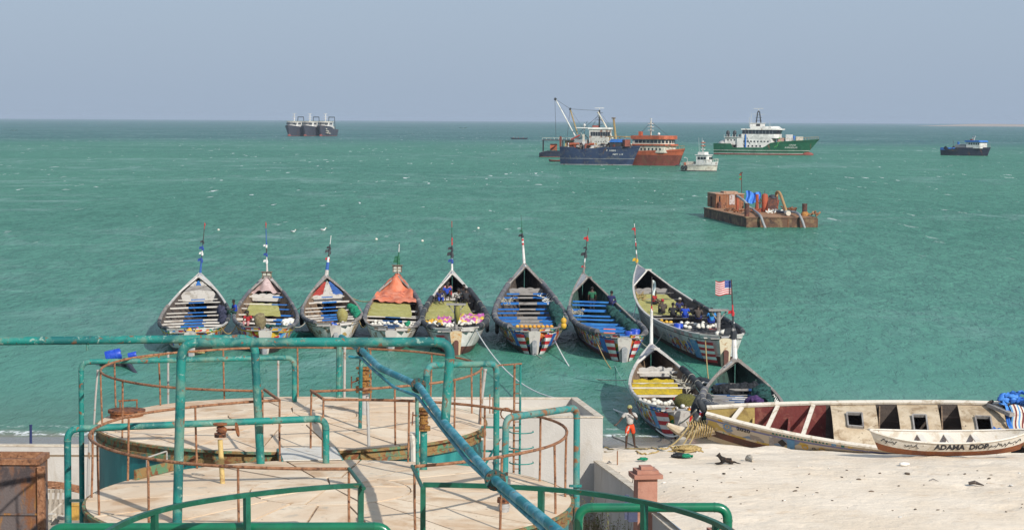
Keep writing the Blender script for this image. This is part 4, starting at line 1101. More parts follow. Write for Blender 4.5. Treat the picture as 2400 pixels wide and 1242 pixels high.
    def zigzag(s, side, u0, u1, v, amp, n, m, wd=.035):
        mb = MB()
        for i in range(n):
            ua, ub = u0+(u1-u0)*i/n, u0+(u1-u0)*(i+1)/n; va, vb_ = (v, v+amp) if i % 2 == 0 else (v+amp, v)
            mb.quad(s.pt(ua, va, side, .016), s.pt(ub, vb_, side, .016), s.pt(ub, vb_+wd, side, .016), s.pt(ua, va+wd, side, .016))
        mb.build('zigzag_band', m, s.root, local=True)
    def ticks(s, side, u0, u1, v0, v1, n, m):
        mb = MB()
        for i in range(n):
            a = u0+(u1-u0)*i/n; b_ = a+(u1-u0)/n*.5
            mb.quad(s.pt(a, v0, side, .014), s.pt(b_, v0, side, .014), s.pt(b_, v1, side, .014), s.pt(a, v1, side, .014))
        mb.build('tick_marks', m, s.root, local=True)
    def flag(s, side, u0, u1, v0, v1):
        s.patch(side, u0, u1, v0, v1, 7, [M_flr, M_flw], 'flag_stripes', .014)
    def spot(s, u, xf, z): # world point inside the boat
        h = s.inner_half(u, z); return s.w((xf*h, u*s.L, z))

def draped(boat, name, label, u0, u1, x0, x1, dz, m, nu=14, nv=14, sag=.10, rough=.05, cat='net', seed=1.0, edge=.12):
    mb = MB()
    def fn(a, b_):
        u = u0+(u1-u0)*a; z = boat.zg(u)+dz; h = boat.inner_half(u, min(z, boat.zg(u)-.05))
        if u > .78: z += (boat.hb-boat.zg(u))*smoothstep(.78, .85, u)*(1-abs(x0+(x1-x0)*b_))
        xf = x0+(x1-x0)*b_+.05*mnoise.noise(V(a*5, b_*5, seed))
        zz = z-sag*abs(math.sin(a*math.pi*3.0))+rough*mnoise.noise(V(a*6+seed, b_*6, seed*2))-edge*(1 if (a in (0, 1)) else 0)
        return boat.w((xf*h, u*boat.L+.12*mnoise.noise(V(b_*4, seed, a*3)), zz))
    mb.grid(fn, nu, nv)
    o = mb.build(name, m, smooth='all'); return tag(o, label, cat)

def crumple(mb, amp, freq):
    for i, v in enumerate(mb.v):
        p = Vector(v); q = p*freq
        mb.v[i] = tuple(p+Vector((mnoise.noise(q), mnoise.noise(q+V(7, 3, 1)), mnoise.noise(q+V(1, 9, 4))))*amp+Vector((mnoise.noise(q*2.7), mnoise.noise(q*2.7+V(3, 3, 1)), mnoise.noise(q*2.7+V(5, 9, 4))))*amp*.45)
    return mb
def bundle(boat, name, label, u0, u1, xf0, xf1, dz, r, m, n=26, seed=0, cat='net'):
    pts, rs = [], []
    for i in range(n+1):
        t = i/n; u = u0+(u1-u0)*t; z = boat.zg(u)+dz+.05*math.sin(i*1.9+seed)
        h = boat.inner_half(u, min(z, boat.zg(u)-.05)); x = (xf0+(xf1-xf0)*t)*h+.08*math.sin(i*1.1+seed)
        pts.append(boat.w((x, u*boat.L, z))); rs.append(r*(.72+.42*abs(math.sin(i*.95+seed))))
    rs[0] *= .4; rs[-1] *= .4
    fine = []; fr = []
    for i in range(n):
        for k in range(3): fine.append(pts[i].lerp(pts[i+1], k/3)); fr.append(rs[i]+(rs[i+1]-rs[i])*k/3)
    fine.append(pts[-1]); fr.append(rs[-1]); mb = MB().tube(fine, fr, 14)
    crumple(mb, r*.55, 1.6/r)
    return tag(mb.build(name, m, smooth='all'), label, cat)

_flt = {}
def floats(boat, label, group, pts_spec, m, n, r=.13, cat='float', stretch=1.35):
    key = (m.name, r)
    if key not in _flt: _flt[key] = MB().ball((0, 0, 0), r, r*.78, r*.72, 9, 6).mesh('net_float', m, smooth='all')
    u0, u1, x0, x1, dz = pts_spec
    for i in range(n):
        t = (i+random.random())/n; u = u0+(u1-u0)*random.random(); xf = x0+(x1-x0)*t
        z = boat.zg(u)+dz+random.uniform(-.03, .14); p = boat.spot(u, xf, z)
        o = bpy.data.objects.new('net_float', _flt[key]); COL.objects.link(o); o.location = p
        o.rotation_euler = (random.uniform(-.5, .5), random.uniform(-.5, .5), random.random()*6)
        tag(o, label, cat, group)

US = [(0, .11, M_post), (.24, .09, M_post)]
def segs(base_m, *cols):
    out = [(0, .12, base_m), (.22, .08, base_m)]
    for i, c in enumerate(cols): out.append((.30+.70*i/len(cols), .055-.03*i/len(cols), c))
    return out
M_polg = mat('green_pole', (.02, .12, .06), .7); M_poldk = mat('dark_pole', (.05, .045, .04), .8); M_polred = mat('red_pole_paint', (.35, .04, .03), .7); M_polbl = mat('blue_pole_paint', (.03, .10, .32), .7)

full_pads = lambda m=M_pad, r=.15: [(-1, .06, .80, m, r), (1, .06, .80, m, r)]
# --- boat 1
b1 = Boat('pirogue', 'leftmost pirogue, empty, with white thwarts blue in the middle', (447, 772), (471, 640), wpx=161, hb=2.9, thw=(M_tw, M_tb, M_tw), gun=M_gunw, inner=M_in, top=M_wht, decor=M_dec1, stripe=M_wht, bottom=M_botd, full=.28, bowx=2.2, roll=R(-1.5),
          pads=[(-1, .03, .33, M_padd, .11), (1, .25, .62, M_padd, .11), (-1, .33, .62, M_gun, .12)], n_thw=12, breast=M_gunw, fill=[M_gunw, M_tg, (M_gunw, M_tb, M_gunw)],
          pole=dict(top=(480, 522), segs=segs(M_polbl, M_poldk, M_tw, M_poldk, M_poldk, M_poldk, M_polred), rags=[(.33, M_flb, .2), (.45, M_flw, .16), (.55, M_flb, .18), (.66, M_padd, .15), (.98, M_flr, .1)]))
for sd in (-1, 1): b1.patch(sd, .004, .30, .86, .90, 1, [M_syel], nu=14)
bundle(b1, 'net', 'dark blue net bundle along the right side of the leftmost pirogue', .30, .62, .92, .86, -.16, .22, M_netbl, seed=2)
# --- boat 2
b2 = Boat('pirogue', 'second pirogue from left, yellow-bordered painted stern and pink tarp at the bow', (620, 768), (623, 640), wpx=149, hb=2.9, thw=(M_tw, M_tw, M_tb), gun=M_gun, inner=M_inb, top=M_wht, decor=M_dec2, stripe=M_sblue, bottom=M_botd, full=.30, bowx=2.0, w0=.34, roll=R(2),
          pads=full_pads(M_pad, .12), n_thw=10, breast=M_gunw,
          pole=dict(top=(623, 520), segs=segs(M_gunw, M_tw, M_poldk, M_polbl, M_polbl, M_polbl, M_polred), rags=[(.30, M_flw, .18), (.42, M_flb, .16), (.58, M_flw, .15), (.62, M_flb, .12), (.97, M_flr, .1)]))
for sd in (-1, 1): b2.patch(sd, .004, .26, .84, .89, 1, [M_syel], nu=14)
draped(b2, 'net', 'olive net spread amid the second pirogue from left', .50, .70, -.72, .52, -.10, M_netol, seed=3)
draped(b2, 'tarp', 'dusty pink tarp folded over the bow of the second pirogue', .80, .92, -1.0, .95, .02, M_tarpp, sag=.2, rough=.22, cat='tarp', seed=5)
# --- boat 3
b3 = Boat('pirogue', 'third pirogue from left, red white and blue bow and bright green net inside', (788, 757), (768, 644), wpx=140, hb=2.9, thw=(M_tw, M_tb, M_tw), gun=M_gun, inner=M_inb, top=M_wht, decor=M_dec3, stripe=M_wht, bottom=M_bot, full=.30, bowx=2.25, hs=1.3, roll=R(-2.5),
          pads=[(-1, .04, .55, M_pad, .13), (1, .06, .30, M_gun, .11)], n_thw=11, breast=M_gunw, fill=[(M_polred, M_gunw, M_polbl), (M_polred, M_gunw, M_polbl), (M_polred, M_gunw, M_polbl)],
          pole=dict(top=(776, 552), segs=[(0, .20, M_gunw), (.2, .16, M_polbl), (.36, .15, M_polbl), (.38, .11, M_flw), (.5, .10, M_poldk), (.55, .06, M_poldk), (.8, .03, M_flw)], rags=[(.48, M_flr, .16), (.66, M_padd, .22), (.74, M_padd, .16)]))
# --- boat 4
b4 = Boat('pirogue', 'fourth pirogue from left, its bow draped with an orange tarp', (915, 768), (928, 640), wpx=135, hb=2.9, thw=(M_tw, M_tbd, M_tw), gun=M_gun, inner=M_inb, top=M_wht, decor=M_dec3, stripe=M_sblk, bottom=M_bot, full=.28, bowx=2.4, hs=1.35, roll=R(2.5),
          pads=[(-1, .25, .6, M_pad, .15), (1, .1, .80, M_pad, .16)], n_thw=9,
          pole=dict(top=(936, 568), segs=[(0, .14, M_post), (.25, .12, M_post), (.36, .10, M_polg), (.62, .07, M_polg), (.72, .04, M_post), (.95, .03, M_poldk)], rags=[(.30, M_flw, .16), (.48, M_polg, .26), (.58, M_polg, .22)]))
draped(b4, 'tarp', 'crumpled orange tarp over the bow of the fourth pirogue', .66, .985, -1.06, 1.0, .14, M_tarpo, nu=18, nv=16, sag=.12, rough=.30, cat='tarp', seed=7)
draped(b4, 'net', 'olive net spread amid the pirogue with the orange tarp', .42, .70, -1.0, .66, -.06, M_netol, seed=9)
floats(b4, 'white net float strung across the stern of the pirogue with the orange tarp', 'white floats in the fourth pirogue', (.20, .30, -.95, .9, -.28), M_flo, 26)
draped(b4, 'net', 'black net bed under the floats of the fourth pirogue', .17, .33, -.95, .95, -.40, M_netbk, seed=11, sag=.02, rough=.1)
# --- boat 5
b5_ = Boat('pirogue', 'fifth pirogue from left, magenta and yellow cloth and a post stand at its stern', (1070, 770), (1062, 634), wpx=153, hb=3.1, thw=(M_tk, M_tg, M_tk), gun=M_gunw, inner=M_in, top=M_wht, decor=M_wht, stripe=M_wht, bottom=M_bot, full=.32, bowx=1.9, hs=1.5, roll=R(-1.5),
          pads=[(-1, .05, .72, M_padd, .17), (1, .05, .80, M_padd, .18)], n_thw=9, stern_m=mat('rust_streaked_cream', (.52, .40, .25), .7, [((.45, .2, .05), 5, .52, .62)]), post_m=M_bot, breast=M_gunw,
          pole=dict(top=(1059, 518), segs=segs(M_post, M_padd, M_poldk, M_flr, M_poldk, M_polg, M_polred), rags=[(.27, M_flb, .2), (.40, M_padd, .26), (.50, M_padd, .2), (.60, M_flr, .12), (.68, M_flr, .12)]))
draped(b5_, 'net', 'olive net spread below the seated people in the fifth pirogue', .42, .72, -.98, .62, -.08, M_netol, seed=12)
draped(b5_, 'net', 'black net pile at the stern of the fifth pirogue', .15, .36, -.95, .95, -.30, M_netbk, seed=14, sag=.05, rough=.22)
draped(b5_, 'cloth', 'magenta and yellow printed cloth covering a heap on the right', .30, .43, .12, .98, .12, M_cloth, sag=.0, rough=.34, cat='cloth', seed=15, edge=.3)
draped(b5_, 'cloth', 'smaller printed cloth with faded pattern left of the post stand', .33, .42, -.55, -.10, .02, M_cloth, sag=.0, rough=.25, cat='cloth', seed=18, edge=.2)
floats(b5_, 'white net float in the heap around the post stand', 'white floats in the fifth pirogue', (.22, .30, -.95, .62, -.16), M_flo, 40)
floats(b5_, 'yellow net float at the left stern of the fifth pirogue', 'yellow floats in the fifth pirogue', (.24, .36, -.92, -.45, -.10), M_floy, 14)
b5_.flag(-1, .004, .045, .30, .78)
# --- boat 6
b6_ = Boat('pirogue', 'largest pirogue in the middle, bright blue thwarts and flag-striped stern', (1253, 770), (1229, 617), wpx=168, hb=3.4, thw=(M_tb, M_tg, M_tb), gun=M_gun, inner=M_in, top=M_wht, decor=M_dec1, stripe=M_sblue, bottom=M_botd, decor_u=.30, full=.34, bowx=2.0,
          pads=[(-1, .05, .85, M_pad, .18), (1, .08, .85, M_pad, .17)], n_thw=12, breast=M_tg,
          pole=dict(top=(1221, 504), segs=[(0, .15, M_post), (.34, .11, M_post), (.42, .10, M_flr), (.46, .10, M_flw), (.50, .10, M_flr), (.54, .10, M_flw), (.58, .06, M_poldk), (.75, .035, M_polg), (.9, .02, M_poldk)], rags=[(.62, M_padd, .2), (.70, M_polg, .14)]))
bundle(b6_, 'net', 'dark teal net heaped along the right side of the largest pirogue', .16, .58, .88, .80, -.10, .34, M_nettl, n=34, seed=1)
for sd in (-1, 1):
    b6_.flag(sd, .002, .026, .02, .80); b6_.patch(sd, .028, .05, .45, .82, 1, [M_sblue]); b6_.ticks(sd, .05, .30, .41, .44, 12, M_flw); b6_.zigzag(sd, .055, .16, .50, .07, 12, M_flr)
b6_.text(1, '025 E MA', .025, .875, .17, M_ink); b6_.text(-1, 'WADE', .30, .52, .42, M_inkb)
for k in range(9):
    p = b6_.spot(.045, -.75+k*.19, b6_.zg(.045)+.06)
    tag(MB().ball(p, .12, .12, .11, 8, 5).ball(p+V(.1, 0, .01), .03, .03, .03, 6, 4).build('net_float', M_buoyo if k % 3 else M_floy, smooth='all'), 'orange net float in the row strung over the stern of the largest pirogue', 'float', 'orange floats on the largest pirogue')
# --- boat 7
b7 = Boat('pirogue', 'angled pirogue with all-blue thwarts and blue drums at the stern', (1462, 785), (1363, 640), B=4.0, hb=3.1, thw=(M_tb, M_tb, M_tb), gun=M_gun, inner=M_ing, top=M_wht, decor=M_dec1, stripe=M_sblue, bottom=M_bot, decor_u=.36, full=.36, bowx=2.1, w0=.36, roll=R(2),
          pads=[(-1, .07, .62, M_pad, .17), (1, .05, .40, M_pad, .16)], n_thw=12,
          pole=dict(top=(1379, 534), segs=segs(M_gun, M_flw, M_padd, M_poldk, M_poldk, M_polg, M_poldk), rags=[(.22, M_flr, .14), (.48, M_padd, .24), (.60, M_padd, .14), (.80, M_flr, .18)]))
bundle(b7, 'net', 'dark teal net along the right side of the angled blue-thwart pirogue', .22, .66, .75, .62, -.12, .30, M_nettl, n=30, seed=4)
for sd in (-1, 1):
    b7.flag(sd, .002, .032, .05, .82); b7.patch(sd, .034, .065, .42, .84, 1, [M_sblue]); b7.ticks(sd, .05, .34, .41, .44, 16, M_flr); b7.zigzag(sd, .07, .18, .50, .08, 12, M_flr)
b7.text(-1, 'EDINA GUI', .155, .88, .19, M_ink); b7.text(-1, 'NEUM', .335, .52, .46, M_inkb)
# --- boat 8
b8 = Boat('pirogue', 'long grey pirogue on the right with a seated crew and floats at its stern', (1700, 787), (1494, 621), B=4.3, hb=3.3, hs=1.7, hm=1.5, thw=(M_tg, M_tk, M_tk), gun=M_gunw, inner=M_in, top=M_gry, decor=M_wht, stripe=M_wht, bottom=M_bot, decor_u=.48,
          pads=[(1, .05, .62, M_padd, .13)], n_thw=9, breast=M_tg, stern_m=mat('cream_stern', (.55, .47, .34), .7, [((.35, .2, .1), 5, .55, .66)]), post_m=M_bot,
          pole=dict(top=(1486, 515), segs=segs(M_gun, M_flw, M_poldk, M_flr, M_flw, M_poldk, M_flr, M_poldk, M_flw, M_polg), rags=[(.20, M_syel, .22), (.45, M_padd, .1), (.52, M_flr, .1), (.60, M_padd, .1), (.82, M_flr, .14)]))
b8.flag(-1, .004, .055, .22, .80); b8.patch(-1, .057, .095, .30, .80, 1, [mat('sky_blue_paint', (.10, .26, .48), .7, [((.5, .5, .5), 6, .55, .68)])])
b8.patch(-1, .10, .26, .36, .72, 4, [M_dec2], nu=10); b8.zigzag(-1, .10, .25, .42, .10, 10, M_flr); b8.zigzag(-1, .12, .22, .58, .08, 6, M_syel)
for u_ in (.07, .115, .165): b8.flag(-1, u_, u_+.018, .885, .965)
b8.text(-1, '43', .060, .74, .22, M_ink); b8.text(-1, '43', .100, .74, .22, M_ink); b8.text(-1, 'NEYY', .42, .45, .62, M_inkr)
b8.text(-1, '~~/w', .31, .55, .28, M_ink)
draped(b8, 'net', 'olive-yellow net spread in the fore part of the long grey pirogue', .50, .76, -.98, .55, -.16, M_netol, seed=21)
floats(b8, 'white net float in the heap behind the seated crew', 'white floats in the long grey pirogue', (.24, .34, -.55, .62, -.26), M_flo, 24, r=.15)
floats(b8, 'yellow net float near the drum in the long grey pirogue', 'yellow floats in the long grey pirogue', (.30, .36, -.90, -.60, -.2), M_floy, 4, r=.15)
draped(b8, 'net', 'black net bed under the white floats behind the crew', .20, .38, -.8, .9, -.42, M_netbk, seed=22, sag=.04, rough=.2)
floats(b8, 'large pale float at the very stern of the long grey pirogue', 'stern floats in the long grey pirogue', (.085, .12, .1, .85, -.14), M_flo, 6, r=.2)
# --- boat 9
b9 = Boat('pirogue', 'nearer pirogue at the shore with yellow net and blue-bordered painted stern', (1598, 954), (1526, 806), B=3.35, hb=2.35, hs=1.35, hm=1.15, z0=.05, thw=(M_tw, M_tw, M_tw), gun=M_gunw, inner=M_inb, top=M_gry, decor=M_dec1, stripe=M_sblue, bottom=M_botd, decor_u=.36,
          pads=[(1, .06, .74, M_padd, .16), (-1, .20, .5, M_gunw, .08)], n_thw=7, breast=M_gunw, post_m=M_stern,
          pole=dict(top=(1528, 649), segs=[(0, .13, M_post), (.52, .09, M_post), (.56, .05, M_flr), (.60, .045, M_poldk), (.85, .03, M_poldk)], rags=[(.56, M_flr, .12)]))
for sd in (-1, 1):
    b9.flag(sd, .004, .06, .06, .84); b9.patch(sd, .062, .10, .40, .86, 1, [MATS['sky_blue_paint']]); b9.ticks(sd, .08, .36, .405, .445, 14, M_flw); b9.zigzag(sd, .10, .22, .50, .07, 12, M_flr)
b9.text(-1, '2025', .155, .88, .14, M_ink); b9.text(-1, 'Jarra', .26, .875, .15, M_inkr); b9.text(-1, 'NEVE', .37, .54, .30, M_inkb)
draped(b9, 'net', 'bright yellow net hung over the thwarts of the shore pirogue', .42, .66, -1.02, .48, -.02, M_netye, nu=16, nv=18, sag=.30, rough=.06, seed=31)
floats(b9, 'white net float in the row at the left side of the shore pirogue', 'white floats in the shore pirogue', (.22, .30, -.85, .35, -.22), M_flo, 18, r=.13)
tag(MB().ball(b9.spot(.25, .05, b9.zg(.25)-.02), .08, .06, .07, 7, 5).ball(b9.spot(.25, .05, b9.zg(.25)+.05), .05, .05, .04, 6, 4).build('float_marker', M_flr, smooth='all'), 'small red marker among the white floats of the shore pirogue', 'marker')
# --- boat 10
b10 = Boat('pirogue', 'right-hand shore pirogue flying a striped flag, full of teal nets', (1752, 960), (1723, 838), B=3.5, hb=2.5, hs=1.35, hm=1.2, z0=.10, thw=(M_tbd, M_tg, M_tbd), gun=M_gun, inner=M_ing, top=M_wht, decor=M_dec3, stripe=M_sblk, bottom=M_botd,
          pads=[(-1, .0, .62, M_pad, .17)], n_thw=11,
          pole=dict(top=(1714, 655), segs=[(0, .17, M_post), (.40, .13, M_post), (.44, .07, M_padd), (.62, .05, M_flr), (.70, .045, M_poldk), (.95, .04, M_poldk)], rags=[(.40, M_padd, .34), (.50, M_flw, .12), (.62, M_flr, .16)]))
bundle(b10, 'net', 'dark teal net heap with pale rope in the right-hand shore pirogue', .25, .62, .55, .62, -.02, .34, M_nettl, n=24, seed=3)
bundle(b10, 'net', 'dark grey net rolled across the bow of the right-hand shore pirogue', .70, .74, -.9, .9, -.2, .25, M_netbk, n=18, seed=5)
for k in range(9):
    a_, c_ = b10.spot(.30+k*.035, -.85+.1*math.sin(k*2), b10.zg(.4)-.02+.03*(k % 3)), b10.spot(.26+k*.037, .35+.3*math.sin(k*1.3), b10.zg(.4)+.02)
    tag(MB().tube([a_, a_.lerp(c_, .5), c_], .035, 7, mseq=[0, 1]).build('oar_pole', [M_tb if k % 3 == 0 else M_tg, M_tw if k % 2 else M_tbd], smooth=40), 'long pole lying across the right-hand shore pirogue', 'pole', 'poles in the right-hand shore pirogue')
bundle(b10, 'net', 'purple net bag near the stern of the right-hand shore pirogue', .16, .26, .22, .30, .12, .30, mat('purple_net', (.07, .03, .13), .9, [((.13, .07, .2), 8, .5, .65)], (60, 1)), n=8, seed=0)

# ---- bits aboard
def light_box(boat, u, label):
    p = boat.spot(u, .02, boat.zg(u)); root = thing('work_lamp', label, 'lamp', p)
    MB().tube([p-V(0, 0, .9), p+V(0, 0, .5)], .035, 7).build('stand', M_rail, root, smooth=40)
    m_ = MB(); c = p+V(0, -.1, .75)
    m_.box(c, (.62, .22, .44)); m_.box(c+V(0, -.02, .26), (.74, .4, .05)); m_.build('housing', mat('lamp_housing', (.12, .09, .07), .7, [((.3, .25, .15), 6, .5, .65)]), root)
    for sx in (-.14, .14):
        for sz in (-.1, .1): MB().box(c+V(sx, -.13, sz), (.21, .04, .15)).build('lens', mat('lamp_glass', (.45, .45, .38), .2), root)
light_box(b2, .86, 'box lamp on a rusty stand at the bow of the second pirogue')
light_box(b4, .93, 'box lamp above the orange tarp')
def motor_cover(boat, u, xf, m, label, h=1.0, w=.36):
    p = boat.spot(u, xf, boat.zg(u)-.4); root = thing('outboard_motor', label, 'outboard motor', p)
    c_ = MB(); c_.lathe(p+V(0, 0, .1), [(w*.55, 0), (w*.8, h*.25), (w*.95, h*.55), (w*.9, h*.8), (w*.55, h*.96), (.03, h)], 18)
    crumple(c_, .07, 4.0); c_.build('cover', m, root, smooth=50)
    MB().tube([p+V(0, 0, -.3), p+V(0, 0, .2)], .09, 8).build('leg', M_dark, root, smooth=40)
    MB().tube([p+V(0, 0, h*.3), p+V(-.25, .5, h*.35)], .025, 6).build('tiller', M_dark, root, smooth=40)
motor_cover(b2, .13, -.22, mat('brown_canvas', (.16, .13, .07), .9, [((.22, .19, .10), 5, .45, .62)], (20, .4)), 'brown canvas-covered outboard in the second pirogue')
motor_cover(b3, .13, .35, mat('olive_canvas', (.25, .22, .07), .9, [((.3, .28, .12), 5, .45, .62)], (20, .4)), 'olive canvas-covered outboard in the third pirogue')
motor_cover(b9, .10, .28, mat('olive_net_cover', (.16, .15, .035), .9, [((.07, .07, .02), 26, .48, .56)], (60, 1)), 'olive net-covered hump at the stern of the shore pirogue', h=.75, w=.5)
def post_stand(boat, u, xf, label, m, h=1.9):
    p = boat.spot(u, xf, boat.zg(u)-.7); root = thing('post_stand', label, 'stand', p)
    MB().tube([p, p+V(0, 0, h*.55), p+V(0, 0, h)], [.10, .11, .14], 8).build('post', m, root, smooth=40)
    MB().box(p+V(0, 0, h+.05), (1.15, .45, .09)).build('table_top', M_tg, root)
    for sx in (-.45, .45): MB().beam(p+V(sx, 0, h), p+V(sx*.2, 0, h-.5), .06, .06).build('brace', M_tg, root)
    return root
ps = post_stand(b5_, .16, .02, 'post stand hung with olive cloth at the stern of the fifth pirogue', M_tg)
c = b5_.spot(.16, .02, b5_.zg(.16)+.6); MB().tube([c+V(.1, -.1, .55), c+V(.12, -.12, .1), c+V(.08, -.1, -.5)], [.12, .17, .06], 7).build('hanging_cloth', mat('olive_cloth', (.2, .19, .05), .9), ps, smooth='all')
post_stand(b8, .17, .45, 'weathered post stand near the stern of the long grey pirogue', M_tg, 1.7)
def barrel(p, label, r=.29, h=.88, tilt=None, m=M_barrel):
    root = thing('drum', label, 'drum', p, group='blue plastic drums', rot=tilt)
    MB().lathe((0, 0, 0), [(r*.92, 0), (r, .06), (r, h*.32), (r*1.05, h*.34), (r*1.05, h*.37), (r, h*.39), (r, h*.64), (r*1.05, h*.66), (r*1.05, h*.69), (r, h*.71), (r, h*.94), (r*.93, h)], 18).build('body', m, root, local=True, smooth=40)
    for sx in (-.12, .12): MB().lathe((sx, 0, h), [(.045, -.01), (.045, .03)], 8).build('bung', m, root, local=True)
barrel(b7.spot(.115, .58, .55), 'blue drum at the stern of the angled pirogue, nearer one', tilt=(0, 0, .2)); barrel(b7.spot(.15, .82, .6), 'blue drum against the right gunwale of the angled pirogue', tilt=(.05, 0, 1.2))
barrel(b8.spot(.27, -.72, .62), 'blue drum by the left gunwale of the long grey pirogue', tilt=(.0, .05, .4))
tag(draped(b7, 'cloth', 'orange cloth hung over a blue thwart', .262, .275, -.25, .12, -.08, mat('orange_cloth', (.62, .13, .02), .8), nu=3, nv=6, sag=0, rough=.03, cat='cloth', seed=40, edge=.3))
bundle(b3, 'net', 'bright green net bundles along the right side of the third pirogue', .24, .62, .93, .84, -.12, .22, M_netgr, n=22, seed=2)
bundle(b2, 'rope_coil', 'heap of white rope hanging inside the second pirogue at right', .27, .34, .62, .86, -.12, .22, M_ropew, n=8, seed=2, cat='rope')
for bt_, u_, xf_, mm, lab in ((b4, .22, .85, M_netgr, 'small green net at the right stern of the fourth pirogue'), (b2, .16, .4, M_nettl, 'teal rag heap at the stern of the second pirogue'), (b1, .05, .2, M_dec1, 'colourful litter heap on the aft deck of the leftmost pirogue'), (b3, .04, .1, M_dec2, 'pile of gear on the aft deck of the third pirogue'), (b9, .05, .3, M_dec3, 'gear heap at the stern of the shore pirogue')):
    q = bt_.spot(u_, xf_, bt_.zg(u_)-.12); hp = MB()
    for k in range(9): hp.ball(q+bt_.M.to_3x3() @ V(random.uniform(-.55, .55), random.uniform(-.4, .4), random.uniform(-.05, .1)), random.uniform(.1, .22), random.uniform(.1, .2), random.uniform(.06, .12), 7, 4)
    tag(tag(hp.build('gear_heap', mm, smooth='all'), lab, 'gear'), kind='stuff')
# flags in the wind
def us_flag(x0, y0, x1, y1, D, label):
    root = thing('flag', label, 'flag', at(x1, y0, D))
    W, H = (x1-x0)*D/FPX, (y1-y0)*D/FPX; tr = at(x1, y0, D)
    def fn(a, b_):
        d = a*W; wv = .10*W*math.sin(a*7.0+.6)*a*.55
        return tr+V(-d*.97, wv, -b_*H+.10*H*math.sin(a*6.2+.4)*a-.06*H*a)
    for j in range(13):
        st = MB(); k0 = .42 if j < 7 else 0.0
        st.grid(lambda a, b_: fn(k0+(1-k0)*a, (j+b_)/13), 10, 1); st.build('stripe', M_flr if j % 2 == 0 else M_flw, root, smooth='all')
    ct = MB(); ct.grid(lambda a, b_: fn(.42*a, b_*7/13), 6, 6); cto = ct.build('canton', M_flb, root, smooth='all')
    stm = MB()
    for r_ in range(5):
        for c_ in range(6):
            p = fn(.42*(c_+.5)/6, (r_+.5)/5*7/13)-V(0, .012, 0); k = H*.018
            o_ = []
            for q in range(10):
                an = math.pi/2+q*math.pi/5; rr = k*(1 if q % 2 == 0 else .42); o_.append(p+V(math.cos(an)*rr, 0, math.sin(an)*rr))
            stm.poly(o_)
            stm.poly([v+V(0, .024, 0) for v in o_])
    tag(stm.build('stars', M_flw, cto), kind='stuff')
us_flag(1676, 657, 1714, 690, b10.P.y+.3, 'striped flag with blue canton and white stars flying from the tall pole')
# pale flag rag by the shore pirogue's pole
fl = MB(); D = b9.P.y+.2; fl.grid(lambda a, b_: at(1530+6*a+1.5*math.sin(b_*5), 656+34*b_+3*a, D+.15*math.sin(a*3+b_*4)), 3, 6)
root = thing('flag', 'limp pale blue-white flag on the pole of the yellow-net pirogue', 'flag', at(1530, 690, D)); fo = fl.build('cloth', mat('pale_flag', (.62, .68, .66), .8), root, smooth='all'); MB().tube([at(1529, 656, D), at(1529, 690, D)], .012, 6).build('hem', M_ropew, root)
# fenders between hulls
def fender(p, label, r=.34):
    o = MB(); pts = [V(*p)+V(0, math.cos(t)*r, math.sin(t)*r) for t in [2*math.pi*k/16 for k in range(17)]]; o.tube(pts, r*.34, 8, cap=False)
    tag(o.build('tyre_fender', M_padd, smooth='all'), label, 'fender')
for bt_, sd, u_, lab in ((b3, -1, .45, 'tyre hung on the left side of the third pirogue'), (b3, 1, .28, 'tyre hung on the right side of the third pirogue'), (b4, -1, .42, 'tyre hung on the left side of the fourth pirogue'), (b5_, 1, .32, 'tyre hung on the right side of the fifth pirogue'), (b6_, -1, .25, 'tyre hung on the left side of the largest pirogue')):
    p = bt_.pt(u_, .8, sd); fender(bt_.w(p+V(sd*.14, 0, 0)), lab)
for (x, y, D, lab) in ((1321, 752, 121, 'upper yellow buoy hung between the two blue pirogues'), (1321, 763, 121, 'lower yellow buoy hung between the two blue pirogues')):
    root = thing('buoy', lab, 'buoy', at(x, y, D)); MB().ball(at(x, y, D), .17, .17, .2, 10, 7).build('body', M_floy, root, smooth='all'); MB().tube([at(x, y, D)+V(0, 0, .18), at(x, y, D)+V(0, 0, .3)], .03, 6).build('eye', M_rope, root)
# big padded fender bags between the shore pirogues
for k, (x0, y0, x1, y1, D, lab) in enumerate(((1622, 968, 1640, 925, 88.5, 'black padded bumper roll on the quarter of the yellow-net pirogue'), (1650, 965, 1638, 935, 88.0, 'black padded bumper roll on the flag pirogue'), (1628, 1000, 1634, 955, 88.2, 'black bumper hanging to the water between the shore pirogues'))):
    a_, c_ = at(x0, y0, D), at(x1, y1, D); tag(MB().tube([a_, a_.lerp(c_, .3), a_.lerp(c_, .7), c_], [.08, .15, .14, .09], 10).build('bumper', M_padd, smooth='all'), lab, 'bumper')
# half-hidden teal boat behind the pipes
S_ = gz(712, 794, 0); root = thing('small_boat', 'dark teal low boat half hidden between the second and third pirogues', 'boat', S_)
hl = MB()
def th(a, b_):
    u = a; w_ = .62*math.sin(math.pi*min(1, .12+.88*u))**.6; an = math.pi*b_
    return S_+V(-2.6+u*4.6, math.cos(an)*w_, .42-.62*math.sin(an)*1.0+.12*(abs(u-.5)*2)**2)
hl.grid(th, 14, 8); hl.build('hull', M_steal, root, smooth='all'); MB().beam(S_+V(-2.3, 0, .40), S_+V(1.7, 0, .40), 1.0, .04).build('deck', M_steal, root); 
for k in range(3): MB().beam(S_+V(-1.4+k*1.2, -.45, .45), S_+V(-1.4+k*1.2, .45, .45), .18, .05).build('thwart', M_steal, root)

